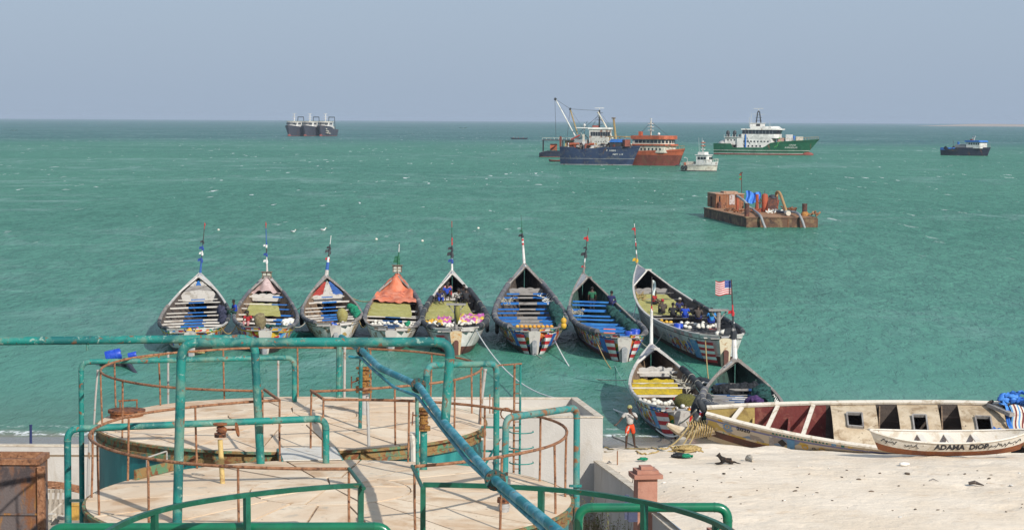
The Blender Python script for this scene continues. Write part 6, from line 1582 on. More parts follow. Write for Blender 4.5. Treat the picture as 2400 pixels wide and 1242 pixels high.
n_.bar('mast_bar', [(-.8, 13.2, 7.8), (.8, 15.4, 7.8)], .16, S_white); n_.box('life_raft', 12.6, 13.6, 1, 6.2, 6.7, S_red); MB().lathe((1, 7.6, 4.5), [(.5, 0), (.5, 1.0), (.2, 1.1)], 8).build('blue_tank', S_bblue, n_.root, local=True); n_.bar('ensign_staff', [(0, 4.6, 3.5), (0, 4.6, 6.2)], .08, S_dark); n_.rail(.8, .99, .9, S_grey, 6)
n_.box('opening_shade', 4.5, 8.4, 6.66, 1.7, 2.5, S_dark)  # dark box on the hull side paints the shade of a bulwark opening
# ---------------- three trawlers abreast
for k, (x, lab) in enumerate(((679, 'left one of three dark trawlers moored abreast near the horizon'), (715, 'middle one of three dark trawlers moored abreast near the horizon'), (751, 'right one of three dark trawlers moored abreast near the horizon'))):
    hd_ = V(-.20, -.98, 0).normalized(); bow = gz(x-1+k, 319.6, 0); Lt = 36.0; A0 = bow-hd_*(Lt-3)
    t_ = Ship('trawler', lab, A0, (hd_.x, hd_.y), Lt, 11.6, [(0, 5.0), (.5, 5.6), (.7, 7.4), (1, 8.6)], rake=3.5, group='three trawlers abreast')
    t_.hull([(.3, S_red), (99, paint('trawler_slate', (.05, .052, .07), .25))], 26); MB().ball((0, Lt-3.0, .4), 1.3, 2.6, 1.2, 8, 6).build('bulbous_bow', S_red, t_.root, local=True, smooth='all')
    bh = t_.house('bridge', 15, 27, 9.6, 6.5, 11.0, S_white, 3.2); t_.fwindows(bh, 26.9, 8.2, 9.0, 10.3, 8); t_.windows(bh, 18, 25, 4.83, 9.0, 10.3, 5); t_.house('bridge_roof', 14.6, 27.6, 10.4, 11.01, 11.6, S_cream, 3.4)
    ms_ = t_.bar('mast', [(0, 20, 11.6), (0, 20, 17.6)], .35, S_white)
    for z in (13.5, 15.2, 17.4): t_.bar('yard', [(-1.6, 20, z), (1.6, 20, z)], .16, S_white, ms_)
    for sx in (-3.0, 3.0): t_.bar('gantry_post', [(sx, 3, 4.6), (sx*.75, 3, 15.0)], .32, paint('slate_steel', (.06, .08, .10), .1))
    t_.bar('gantry_beam', [(-2.4, 3, 14.9), (2.4, 3, 14.9)], .42, MATS['slate_steel']); t_.box('net_stack', 6, 12, 6, 5, 7.5, S_cream)
    if k == 2:
        for q in range(3): t_.bar('tyre_stack', [t_.pt(.72+q*.06, 2+q*1.6, -1, .3), t_.pt(.86, 2.6+q*1.6, -1, .3)], .45, S_cream)
# ---------------- far canoe with passengers and horizon specks
p = gz(1217, 327, 0); root, _ = small_boat('canoe', 'distant dark open canoe with passengers, left of the crane ship', p, (1, .1), 12.5, 2.0, .8, S_navy, S_dark, 3)
for k in range(5): MB().ball((.1, -4+k*1.7, 1.35), .25, .25, .3, 6, 5).lathe((.1, -4+k*1.7, .5), [(.25, 0), (.32, .5), (.15, .75)], 7).build('passenger', S_dark if k % 2 else S_rustr, root, local=True, smooth='all')
p = gz(1372, 322, 0)

# ================================================================== work barge
Nc = gz(1749, 533, 0); th_ = R(5.2); e1 = V(math.cos(th_), math.sin(th_), 0); e2 = V(-math.sin(th_), math.cos(th_), 0)
BW, BLn, BD = 9.1, 30.0, 1.25
bg = thing('barge', 'rusty flat work barge loaded with pumps, posts and a container', 'barge', Nc, rotz=th_)
M_bside = mat('rusty_barge_plate', (.115, .062, .038), .85, [((.20, .13, .07), .8, .48, .62), ((.05, .03, .024), .5, .5, .64), ((.24, .10, .04), 2.2, .6, .7)], (6, .4))
M_bdeck = mat('rusty_barge_deck', (.30, .14, .065), .9, [((.33, .20, .11), .6, .45, .62), ((.11, .055, .035), 1.0, .52, .66)], (8, .5))
Pk = lambda x, y, z=BD: WM[bg].inverted() @ gz(x, y, z)      # deck pixel -> barge coordinates
hb_ = MB()
for x0 in (0,): 
    o = [(0, -.6), (BW, -.6), (BW, BD-.08), (0, BD-.08)]
    hb_.prism(o, BLn)
hb_.build('hull', M_bside, bg, local=True)
for k in range(3):      # deck plates with gaps
    for j in range(6): MB().box((BW/3*(k+.5), BLn/6*(j+.5), BD-.04), (BW/3-.03, BLn/6-.03, .08+.02*((k+j) % 2))).build('deck_plate', M_bdeck, bg, local=True)
MB().box((BW/2, .0, BD-.02), (BW+.16, .16, .16)).build('fender_rail', M_bside, bg, local=True); MB().box((0, BLn/2+.1, BD-.02), (.16, BLn-.1, .16)).build('fender_rail', M_bside, bg, local=True); MB().box((BW+.0, BLn/2+.1, BD-.02), (.16, BLn-.1, .16)).build('fender_rail', M_bside, bg, local=True)
for x_ in (2.1, 5.4): MB().box((x_, -.02, .35), (.06, .06, 1.6)).build('plate_seam', M_rust, bg, local=True)
MB().box((BW+.1, 1.2, .55), (.3, 2.0, 1.2)).build('corner_fender', M_bside, bg, local=True)
def bpost(x, y0, y1, r, m, label, base=None):
    q = gz(x, y1, BD); t = at(x, y0, q.y); root = thing('mooring_post', label, 'post', q, group='posts on the barge')
    MB().tube([q, t], r, 14).build('shaft', m, root, smooth=40); MB().tube([t-V(0, 0, .06), t+V(0, 0, .02)], r*1.1, 14).build('head', m, root, smooth=40)
    if base: MB().lathe(q, [(r*1.5, 0), (r*1.45, .3), (r*1.05, .55)], 14).build('base', base, root, smooth=40)
M_bpost = mat('dark_rust_post', (.07, .035, .03), .85, [((.16, .06, .035), 3, .5, .64)], (12, .4)); M_bred = mat('oxide_red', (.36, .075, .03), .7, [((.26, .055, .03), 2, .45, .62), ((.42, .15, .06), 4, .58, .7)])
bpost(1669.5, 461, 486, .29, M_bpost, 'dark rusty mooring post at the left end of the barge'); bpost(1750.5, 477, 507, .32, M_bpost, 'dark rusty mooring post at the near corner of the barge'); bpost(1886, 478, 506, .33, M_bpost, 'mooring post with ochre base at the right of the barge', mat('ochre_rust', (.36, .17, .04), .8, [((.2, .08, .03), 5, .5, .62)]))
bpost(1728, 463, 496, .20, M_bred, 'slim red post in front of the container'); bpost(1774.5, 456, 490, .22, M_bred, 'slim red pump column beside the blue tarp'); bpost(1820, 454, 490, .22, M_bred, 'red pump column below the bent ochre hose')
q = gz(1792, 497, BD); root = thing('pressure_tank', 'upright orange-red cylinder tank in the middle of the barge', 'tank', q)
r_ = 60/8*q.y/FPX; hh_ = (at(1792, 454, q.y)-q).z
MB().lathe(q, [(r_*.9, 0), (r_, .1), (r_, hh_-.3), (r_*.8, hh_-.08), (.05, hh_)], 18).build('shell', M_bred, root, smooth=40); MB().tube([q+V(0, 0, hh_-.02), q+V(0, 0, hh_+.4)], .04, 6).build('vent', M_bpost, root); MB().lathe(q, [(r_*1.15, .0), (r_*1.15, .12)], 18).build('skirt', M_bpost, root)
q = gz(1677.5, 488, BD); root = thing('container', 'rusty steel container with ragged roof on the barge', 'container', q, rotz=th_)
cw, cl_, ch = 4.0, 6.2, 1.95; M_cont = mat('rusty_container', (.26, .10, .045), .85, [((.27, .13, .07), 1.0, .45, .62), ((.10, .045, .03), 2.0, .55, .68), ((.42, .38, .36), 2.4, .68, .74)], (5, .3))
for k in range(16): MB().box((.125+k*.25, 0, ch/2), (.23, .10 if k % 2 else .16, ch)).build('corrugation', M_cont, root, local=True)
MB().box((cw/2, cl_/2+.1, ch/2), (cw-.02, cl_, ch-.03)).build('body', M_cont, root, local=True); MB().box((.0, cl_/2+.1, ch/2), (.08, cl_, ch)).build('side', M_cont, root, local=True)
MB().box((cw/2, cl_/2, ch+.05), (cw+.15, cl_+.3, .10)).build('roof', mat('pale_rust_roof', (.42, .28, .20), .9, [((.3, .15, .08), 3, .45, .6)]), root, local=True); MB().box((cw*.62, cl_*.5, ch+.22), (cw*.5, 2.6, .22)).build('roof_hatch', MATS['pale_rust_roof'], root, local=True); MB().box((.55, -.1, 1.05), (.16, .06, 1.3)).build('door_slot_shade', M_black, root, local=True); MB().box((2.3, -.1, 1.2), (.75, .05, 1.4)).build('faded_poster', mat('faded_white_paint', (.45, .40, .38), .8, [((.25, .1, .06), 3, .5, .62)]), root, local=True); MB().box((.5, -.35, .45), (.4, .4, .9)).build('step_box', M_bpost, root, local=True)  # the door slot is a black box painted as the dark of a gap
q = at(1738, 453, 290); root = thing('flagpole', 'thin flagpole with green and orange rags on the barge', 'flagpole', q); MB().tube([q, at(1738, 406, 290)], .05, 6).build('pole', M_bpost, root); MB().box(at(1738, 405, 290), (.35, .2, .12)).build('top_lamp', M_bpost, root)
for yy, mm in ((409, S_orange), (416, S_lgreen), (419, S_orange)): MB().poly([at(1737, yy-3, 290), at(1733, yy-1, 290.2), at(1732.5, yy+2, 290.1), at(1737, yy+3, 290)]).build('rag', mm, root)
tp = MB(); q = gz(1750, 482, BD)
tp.grid(lambda a, b_: at(1748+a*34+b_*-1+2*math.sin(b_*5), 448+4*a-2*math.sin(a*9)+b_*(30-8*a)+1.2*mnoise.noise(V(a*7, b_*3, 1)), q.y+.4+.5*math.sin(a*16)*.4-b_*.8), 26, 8); tag(tp.build('tarp', mat('blue_tarp', (.03, .14, .50), .55, [((.07, .25, .65), 1.6, .45, .62), ((.015, .07, .3), 2.4, .55, .68)], (4, .4)), smooth='all'), 'bright blue tarp hanging beside the container on the barge', 'tarp')
for n0, (pts, r_, m_, lab) in enumerate((([at(1727, 459, 283), at(1736, 464, 282), at(1747, 473, 281), at(1756, 486, 280.5), gz(1762, 489, BD+.3), gz(1775, 499, BD+.25), at(1782, 506, 271.9), at(1785, 512, 271.5), at(1789, 524, 271.4), at(1794.5, 537, 271.2)], .17, S_grey, 'grey hose over the near side of the barge, left one'),
                      ([gz(1848, 497, BD+.25), gz(1858, 497, BD+.4), gz(1868, 499, BD+.5), at(1874, 504, 272.6), at(1877, 510, 272.1), at(1881, 519, 271.9), at(1887, 538, 271.7)], .17, S_grey, 'grey hose over the near side of the barge, right one'),
                      ([at(1819, 462, 288), at(1820, 450, 288), at(1826, 450, 287), at(1831, 460, 286), at(1837, 478, 284), at(1844, 499, 282)], .19, mat('ochre_hose', (.36, .22, .09), .7, [((.25, .12, .05), 4, .5, .62), ((.42, .38, .32), 5, .6, .7)]), 'bent ochre hose arching down on the barge'))):
    root = thing('hose', lab, 'hose', pts[-1], group='hoses on the barge'); MB().tube(fillet(pts, 1.2, 5), r_, 10).build('tube', m_, root, smooth=50); MB().tube([pts[0], pts[0].lerp(pts[1], .12)], r_*1.25, 10).build('coupling', M_bpost, root, smooth=50)
q = gz(1810, 494, BD); root = thing('pump_engine', 'dark rusty pump engine block behind the red tank', 'engine', q)
MB().box(q+V(-.2, .6, 1.0), (1.7, 1.4, 1.6), th_).build('block', M_bpost, root); MB().lathe(q+V(.1, .4, 1.7), [(.6, 0), (.55, .35), (.3, .5)], 12).build('cowl', M_dark, root, smooth=40); MB().tube([q+V(.7, .2, .4), q+V(.9, 0, 1.5)], .07, 7).build('exhaust', M_bred, root)
for k in range(6): MB().tube([q+V(-2.4+.3*k, -.4, .1), q+V(-2.3+.3*k, -.5, 1.4+.3*math.sin(k)), q+V(-1.8+.2*k, -.3, 1.0)], .06, 6).build('pipework', M_bred if k % 2 else M_bpost, root, smooth=40)
for (x, y, lab, mm, n, s_) in ((1815, 500, 'heap of white rope on the barge deck', M_ropew, 22, .18), (1712, 495, 'scrap heap at the foot of the container', M_rail, 16, .22), (1850, 493, 'brown scrap heap near the right hose', M_valve, 18, .22), (1738, 499, 'pile of rusty chain and bars by the near post', M_rust, 16, .2), (1900, 505, 'rusted windlass remains at the right corner', M_bdeck, 10, .3), (1775, 497, 'tangle of thin pipes at the foot of the red tank', M_bred, 12, .16)):
    q = gz(x, y, BD); hp = MB()
    for k in range(n):
        c = q+V(random.uniform(-.9, .9), random.uniform(-1.2, 1.2), random.uniform(0, .35)); d = V(random.uniform(-.5, .5), random.uniform(-.5, .5), random.uniform(0, .35)); hp.tube([c-d*.6, c, c+d], s_*.4, 5)
    tag(tag(hp.build('scrap_heap', mm), lab, 'scrap'), kind='stuff')
q = gz(1836, 498, BD+.3); root = thing('pipe', 'dark blue pipe lying on the barge deck with pale end', 'pipe', q); MB().tube([gz(1822, 496, BD+.3), gz(1843, 499, BD+.3)], .2, 12).build('tube', S_navy, root, smooth=40); MB().tube([gz(1843, 499, BD+.3), gz(1848, 500, BD+.35)], .32, 12).build('end_collar', S_cream, root, smooth=40)

# ================================================================== beached wreck and canoe
class Wreck(Boat):
    def __init__(s, S, P, L, B, z0, roll, label):
        s.S, s.P = Vector(S), Vector(P); d = s.P-s.S; d.z = 0; s.L = L; s.a = math.atan2(-d.x, d.y)
        s.hb, s.hs, s.hm, s.w0, s.z0, s.B = 1.62, 1.25, 1.15, .55, z0, B
        s.root = thing('wrecked_pirogue', label, 'boat', (s.S.x, s.S.y, z0), rot=(0, roll, s.a)); s.M = WM[s.root]
    def b(s, u):
        h = s.B/2
        if u < .42: return s.w0+(h-s.w0)*math.sin(math.pi/2*u/.42)**.72
        t = (u-.42)/.58; return .22+(h-.22)*(1-t**2.1)
    def zg(s, u): return s.hm+(s.hb-s.hm)*max(0, (u-.55)/.45)**1.7
    def kz(s, u): return -.45+.75*max(0, (u-.78)/.22)**1.8
Wp = V(7.82, 84.18, 0); wd = V(.985, -.171, 0).normalized(); WL = 18.5
wk = Wreck(Wp+wd*WL, Wp, WL, 3.42, .70, -.491, 'long derelict pirogue heeled over on the sand, cream decks with three square hatches')
M_wout = mat('faded_cream_hull', (.43, .355, .25), .85, [((.52, .46, .37), 1.0, .42, .62), ((.30, .22, .13), 2.0, .54, .68), ((.22, .16, .11), 5, .64, .73)], (10, .3))
M_wdec = decor_mat('wreck_ornament', [(.53, .46, .36), (.53, .46, .36), (.46, .33, .09), (.5, .44, .36), (.53, .46, .36), (.28, .25, .24), (.53, .46, .36), (.14, .22, .36)], 2.2, (.53, .46, .37))
M_wdeck = mat('cream_deck', (.43, .335, .225), .9, [((.52, .43, .31), .9, .42, .62), ((.28, .20, .12), 1.6, .50, .68), ((.10, .07, .05), 6, .62, .71)], (9, .35))
M_wred = mat('faded_red_inside', (.16, .035, .032), .85, [((.24, .085, .065), 2, .48, .64), ((.12, .035, .03), 3, .55, .68)], (10, .3)); M_wyel = mat('faded_yellow_inside', (.42, .31, .11), .85, [((.30, .21, .08), 2, .48, .64)], (10, .3)); M_wrail = mat('bleached_rail', (.60, .55, .47), .85, [((.42, .35, .26), 3, .5, .66)], (20, .3))
M_wblue = mat('faded_blue_line', (.17, .18, .34), .8, [((.4, .35, .35), 4, .55, .68)])
hull = MB(); NU = 40; vs_ = [0, .2, .45, .52, .62, .80, .86, 1.0]
for sd in (-1, 1):
    b0 = len(hull.v); K = len(vs_)
    for i in range(NU+1):
        for v in vs_: hull.v.append(tuple(wk.pt(i/NU, v, sd)))
    for i in range(NU):
        for j in range(K-1): hull.face((b0+i*K+j, b0+(i+1)*K+j, b0+(i+1)*K+j+1, b0+i*K+j+1), [0, 1, 2, 3, 3, 4, 0][j])
n = K*(NU+1)
for i in range(NU): hull.face((i*K, (i+1)*K, n+(i+1)*K, n+i*K), 0)
hull.build('hull', [M_wout, M_bot, mat('yellow_ornament_band', (.46, .32, .07), .85, [((.53, .46, .36), 2.2, .48, .56), ((.08, .28, .22), 3.0, .62, .66)]), M_wdec, M_wblue], wk.root, local=True, smooth=35, weld=True)
for sd in (-1, 1):
    inn = MB(); vv = [.08, .4, .7, .99]
    for i in range(NU+1):
        for v in vv: p = wk.pt(i/NU, v, sd); inn.v.append((sd*max(.02, abs(p.x)-.07), p.y, p.z+.02))
    for i in range(NU):
        for j in range(3): inn.face((i*4+j, i*4+j+1, (i+1)*4+j+1, (i+1)*4+j), 1 if i > NU*.88 else (0 if i > NU*.735 else 2))
    inn.build('inner_planking', [M_wred, M_wyel, M_in], wk.root, local=True, recalc=False)  # dark planks abaft the bow paint in the shade between the decks
    g_ = MB()
    for i in range(NU):
        a, b_ = wk.pt(i/NU, 1, sd), wk.pt((i+1)/NU, 1, sd); g_.beam(a+V(-sd*.02, 0, .02), b_+V(-sd*.02, 0, .02), .17, .09)
    g_.build('gunwale', M_wrail, wk.root, local=True)
fl_ = MB(); st = [.02+.95*i/24 for i in range(25)]
for a, b_ in zip(st, st[1:]):
    z0, z1 = wk.kz(a)+.18, wk.kz(b_)+.18; h0, h1 = wk.inner_half(a, z0), wk.inner_half(b_, z1); fl_.quad((-h0, a*WL, z0), (h0, a*WL, z0), (h1, b_*WL, z1), (-h1, b_*WL, z1), 0 if a > .73 else 1)
fl_.build('floor', [M_wred, M_in], wk.root, local=True)  # dark floor abaft the bow also carries that painted shade
for u in (.865, .79, .94):
    z = wk.zg(u)-.02; hlf = wk.inner_half(u, z-.1)+.04; MB().beam((-hlf, u*WL+.1, z), (hlf, u*WL-.25, z), .16, .07).build('thwart', M_wrail, wk.root, local=True)
for u, m_ in ((.90, M_wyel), (.825, M_wred)):
    z = wk.zg(u)-.75; hlf = wk.inner_half(u, z); MB().prism([(-hlf*.8, wk.kz(u)+.15), (hlf*.8, wk.kz(u)+.15), (hlf, z+.3), (-hlf, z+.3)], .07, Matrix.Translation((0, u*WL, 0))).build('bulkhead', m_, wk.root, local=True)
for u0, u1 in ((.735, .640), (.595, .510), (.468, .375)):
    um = (u0+u1)/2; h0, h1, = wk.inner_half(u0, wk.zg(u0)-.1), wk.inner_half(u1, wk.zg(u1)-.1)
    def dk(a, b_):
        u = u0+(u1-u0)*a+.012*(b_-.5); hh2 = wk.inner_half(max(.01, u), wk.zg(u)-.1)+.02; return V((2*b_-1)*hh2, u*WL, wk.zg(u)-.06+.20*math.sin(math.pi*b_))
    # deck with a real hatch opening
    na, nb = 9, 9; d = MB(); hole = lambda i, j: 3 <= i <= 5 and 3 <= j <= 5
    P_ = [[dk(i/na, j/nb) for j in range(nb+1)] for i in range(na+1)]
    for i in range(na):
        for j in range(nb):
            if not hole(i, j): d.quad(P_[i][j], P_[i+1][j], P_[i+1][j+1], P_[i][j+1])
    for i in (0, na):
        for j in range(nb): d.quad(P_[i][j], P_[i][j+1], P_[i][j+1]-V(0, 0, .07), P_[i][j]-V(0, 0, .07))
    dko = d.build('deck_panel', M_wdeck, wk.root, local=True, recalc=False)
    for i in (0, na):
        y = P_[i][0].y; u = y/WL; hh2 = wk.inner_half(u, -.1); zt = wk.zg(u)-.1
        MB().prism([(-hh2*.9, wk.kz(u)+.2), (hh2*.9, wk.kz(u)+.2), (P_[i][nb].x, zt), (0, zt+.16), (P_[i][0].x, zt)], .05, Matrix.Translation((0, y+(.03 if i else -.03), 0))).build('bulkhead', M_inb, wk.root, local=True)  # brown faces paint in the shade beside each deck gap
    co = MB(); qs = [P_[3][3], P_[6][3], P_[6][6], P_[3][6]]
    for a, b_ in zip(qs, qs[1:]+qs[:1]): co.beam(a+V(0, 0, .05), b_+V(0, 0, .05), .06, .13)
    co.build('hatch_coaming', M_tg, dko, local=True)
MB().tube([V(-.5, .66*WL, wk.zg(.66)+.14), V(-.6, .62*WL, wk.zg(.62)+.16)], .03, 6).build('deck_bar', M_tg, wk.root, local=True)
# stem horn lashed with rope
hp = [V(0, WL*.985, wk.zg(1)-.80), V(-.15, WL+.6, wk.zg(1)-1.0), V(-.25, WL+1.15, wk.zg(1)-.80), V(-.3, WL+1.55, wk.zg(1)-.50)]
sh_ = MB(); sh_.tube(hp, [.28, .25, .19, .09], 8); sh_.build('stem_horn', M_wout, wk.root, local=True, smooth=40)
for k in range(11):
    t = .05+k*.052; a = hp[0].lerp(hp[2], t*1.25); MB().tube([a+V(math.cos(q)*.29, .05*math.sin(q*2), math.sin(q)*.33-.03) for q in [2*math.pi*i/14 for i in range(15)]], .028, 6).build('rope_turn', M_ropey, wk.root, local=True, smooth=50)
wk.text(-1, '2020', .935, .74, .20, M_ink, wscale=1.0)
def rosette(u, v, r, cols):
    for k, (f, m_) in enumerate(cols):
        mb = MB(); o = []
        for i in range(16):
            an = 2*math.pi*i/16; uu = u+math.cos(an)*r*f/WL; hh2 = wk.zg(uu)-wk.kz(uu); o.append(wk.pt(uu, v+math.sin(an)*r*f/hh2, -1, .012+.006*k))
        mb.poly(o); mb.build('painted_disc', m_, wk.root, local=True)
sky_ = MATS['sky_blue_paint']; rosette(.955, .76, .19, ((1, M_gry), (.78, sky_), (.5, M_syel), (.28, sky_)))
for u_ in (.79, .755): rosette(u_, .66, .13, ((1, M_syel), (.62, M_wout)))
rosette(.772, .66, .07, ((1, M_ink), (.6, M_wout)))
wk.patch(-1, .828, .812, .42, .83, 1, [sky_]); wk.patch(-1, .856, .866, .45, .83, 1, [M_gry]); wk.patch(-1, .70, .692, .87, .99, 1, [M_syel]); wk.patch(-1, .715, .708, .87, .99, 1, [MATS['teal_hull_paint']]); wk.patch(-1, .735, .725, .87, .99, 1, [sky_])
for u_ in (.975, .962): wk.patch(-1, u_, u_-.010, .88, .99, 1, [M_syel if u_ > .97 else M_gry])
dm = MB(); u_, v_ = .838, .66; dm.poly([wk.pt(u_-.010, v_, -1, .013), wk.pt(u_, v_+.13, -1, .013), wk.pt(u_+.010, v_, -1, .013), wk.pt(u_, v_-.13, -1, .013)]); dm.build('painted_diamond', M_ink, wk.root, local=True)
tri = MB()
for k in range(16):
    u_ = .86-k*.0075; tri.poly([wk.pt(u_, .89, -1, .014), wk.pt(u_-.006, .89, -1, .014), wk.pt(u_-.003, .97, -1, .014)])
tri.build('painted_triangles', MATS['teal_hull_paint'], wk.root, local=True)
wv = MB()
for k in range(30):
    f = lambda q: .34+.10*math.sin(q*.9); u_ = .72-k*.006; wv.quad(wk.pt(u_, f(k), -1, .013), wk.pt(u_-.006, f(k+1), -1, .013), wk.pt(u_-.006, f(k+1)+.09, -1, .013), wk.pt(u_, f(k)+.09, -1, .013))
wv.build('painted_wave', M_syel, wk.root, local=True)
# bundle, tarp and rubbish in the after part of the wreck
def heap(name, label, base, n, spread, size, mats_, cat, lift=.25):
    root = thing(name, label, cat, base)
    for k in range(n):
        p = Vector(base)+V(random.gauss(0, spread[0]), random.gauss(0, spread[1]), abs(random.gauss(0, lift))); m_ = mats_[k % len(mats_)]; q = MB(); r_ = size*random.uniform(.5, 1.2)
        q.ball(p, r_*1.2, r_*random.uniform(.6, 1.3), r_*random.uniform(.3, .7), 14, 9); crumple(q, r_*.6, 1.1/r_)
        q.build('piece', m_, root, smooth='all')
    return root
pw = wk.w(V(-.3, .33*WL, wk.zg(.33)-.35))
heap('rubbish_heap', 'rubbish heaped in the after part of the derelict pirogue', pw, 26, (.7, .6), .32, [M_wdeck, M_dark, MATS['blue_tarp'], M_wyel, M_tg, M_bdeck, M_ropew], 'rubbish', .2)
st_ = MB(); a0 = wk.w(V(.9, .375*WL, wk.zg(.37)+.35)); stripes = [MATS['sky_blue_paint'], M_wrail, M_wred, M_wrail]
st_.grid(lambda a, b_: a0+V(.1+a*.95+.06*math.sin(b_*6), -b_*.9, .10-b_*.95+.06*math.sin(a*7)), 14, 8, mfn=lambda i, j: i % 4); tag(st_.build('striped_mat', stripes, smooth='all'), 'red and blue striped woven mat hung in the derelict pirogue', 'mat')
heap('tarp', 'bright blue tarp bunched on the far gunwale of the derelict pirogue', a0+V(.4, .2, .15), 14, (.38, .12), .2, [MATS['blue_tarp']], 'tarp', .18)
tl = MB(); tl.grid(lambda a, b_: a0+V(-.16+.14*a+.10*b_+.05*math.sin(b_*9), -b_*1.5, .25-b_*1.25+.05*math.sin(a*5+b_*7)), 5, 12); tag(tl.build('tarp', MATS['blue_tarp'], smooth='all'), 'strip of blue tarp trailing down beside the striped mat', 'tarp')
# further broken timbers at the right edge
for k, (x0, y0, x1, y1, lab) in enumerate(((2352, 975, 2398, 1018, 'broken dark timber at the right edge'), (2385, 950, 2420, 985, 'dark plank leaning at the far right edge'), (2318, 948, 2372, 972, 'bent grey timber beside the blue tarp'))):
    root = thing('timber', lab, 'timber', at(x1, y1, 81.5)); MB().beam(at(x0, y0, 83), at(x1, y1, 81.5), .22, .14).build('beam', M_tg if k else M_in, root); MB().beam(at(x0, y0, 83)+V(0, 0, .05), at(x0, y0, 83)+V(.1, -.1, .16), .2, .1).build('splinter', M_in, root)
# ADAMA DIOP canoe
p = gz(2222, 1088, sand_z(16, 76.0)); cz = sand_z(p.x, p.y)+.06
M_cbr = mat('brown_canoe_bottom', (.25, .085, .03), .6, [((.17, .055, .025), 1.6, .45, .62), ((.33, .15, .07), 3, .58, .7)], (10, .2)); M_cwh = mat('white_canoe_side', (.64, .60, .53), .7, [((.50, .44, .35), 1.8, .48, .66), ((.3, .22, .15), 6, .66, .74)], (16, .2))
chd = V(1, .05, 0).normalized(); CL = 5.75
root, cpt = small_boat('canoe', 'small white canoe with brown bottom and black lettering on its side', (p.x+.1, p.y+.35, cz), (chd.x, chd.y), CL, 1.15, .52, M_cwh, M_cbr, 3, bend=.30, z0=cz+.10, rot=(0, R(13), math.atan2(-chd.x, chd.y)), split=.40)
cinv = WM[root]
def ctext(txt, u0, v0, size, m_, ws=1.0):
    vs2, fs = text_mesh(txt, size, .012); mb = MB()
    for c in vs2:
        u = u0+c.x*ws/CL; q0 = cpt(u, v0, 1); hgt = cpt(u, 1, 1).z-cpt(u, 0, 1).z; q0 = cpt(u, v0+c.y/hgt, 1); mb.v.append((q0.x+.012, q0.y, q0.z))
    for f in fs: mb.face(f)
    mb.build('lettering', m_, root, local=True)
ctext('ADAMA  DiOP', .385, .56, .30, M_ink, 1.0)
def scribble(u0, u1, v0, n, seed):
    rnd = random.Random(seed); mb = MB()
    for k in range(n):
        u = u0+(u1-u0)*k/n; du = (u1-u0)/n; pts = []
        a = rnd.uniform(.02, .12); ph = rnd.random()*6
        for i in range(9):
            t = i/8; uu = u+du*1.1*t; vv_ = v0+a*math.sin(t*5+ph)+(.10 if k % 4 == 1 and i > 6 else 0); q0 = cpt(min(.97, uu), vv_, 1); pts.append((q0.x+.012, q0.y, q0.z))
        mb.tube(pts, .011, 5)
        if k % 2: q0 = cpt(min(.97, u+du*.5), v0-.14+.3*(k % 3 == 0), 1); mb.ball((q0.x+.012, q0.y, q0.z), .018, seg=6, rings=4)
    tag(mb.build('script_lettering', M_ink, root, local=True), kind='stuff')
scribble(.68, .94, .66, 9, 4); scribble(.20, .285, .66, 4, 9); scribble(.05, .15, .70, 5, 12)

# ================================================================== people, animals, small things
M_skin = mat('dark_brown_skin', (.055, .030, .020), .5, [((.075, .042, .028), 6, .45, .62)]); M_hair = mat('black_hair', (.012, .010, .009), .8)
def skin_mesh(name, verts, edges, mats_, root=0, subdiv=1, levels=1):
    """grow one continuous surface over a skeleton: verts = [(x, y, z, r)]"""
    me = bpy.data.meshes.new(name); me.from_pydata([v[:3] for v in verts], edges, [])
    o = bpy.data.objects.new(name, me); COL.objects.link(o)
    md = o.modifiers.new('skin', 'SKIN'); md.use_smooth_shade = True; md.branch_smoothing = .4
    for i, v in enumerate(verts):
        sv = me.skin_vertices[0].data[i]; r = v[3]; sv.radius = (r, r) if not isinstance(r, tuple) else r; sv.use_root = (i == root)
    ss = o.modifiers.new('sub', 'SUBSURF'); ss.levels = levels; ss.render_levels = levels
    dg = bpy.context.evaluated_depsgraph_get(); m2 = bpy.data.meshes.new_from_object(o.evaluated_get(dg))
    m2.materials.clear(); m2.materials.append(mats_); m2.polygons.foreach_set('use_smooth', [True]*len(m2.polygons))
    bpy.data.objects.remove(o); bpy.data.meshes.remove(me); m2.name = name
    return m2
J0 = dict(  # standing, facing -y, metres
    pel=(0, 0, .95), waist=(0, 0, 1.08), chest=(0, .0, 1.30), neck=(0, 0, 1.47), head=(0, -.02, 1.60), top=(0, -.01, 1.73),
    shl=(-.19, 0, 1.42), ell=(-.25, .03, 1.14), wrl=(-.24, -.06, .90), hal=(-.24, -.09, .82), shr=(.19, 0, 1.42), elr=(.25, .03, 1.14), wrr=(.24, -.06, .90), har=(.24, -.09, .82),
    hil=(-.10, 0, .90), knl=(-.11, -.02, .50), anl=(-.11, .02, .09), tol=(-.12, -.15, .03), hir=(.10, 0, .90), knr=(.11, -.02, .50), anr=(.11, .02, .09), tor=(.12, -.15, .03))
SIT = dict(J0, pel=(0, 0, .12), waist=(0, .03, .26), chest=(0, -.02, .48), neck=(0, -.07, .64), head=(0, -.12, .77), top=(0, -.12, .90), shl=(-.19, -.04, .60), ell=(-.27, -.10, .36), wrl=(-.17, -.30, .30), hal=(-.13, -.37, .30),
    shr=(.19, -.04, .60), elr=(.27, -.10, .36), wrr=(.17, -.30, .30), har=(.13, -.37, .30), hil=(-.10, -.02, .10), knl=(-.15, -.40, .30), anl=(-.14, -.46, -.10), tol=(-.15, -.60, -.16), hir=(.10, -.02, .10), knr=(.15, -.40, .30), anr=(.14, -.46, -.10), tor=(.15, -.60, -.16))
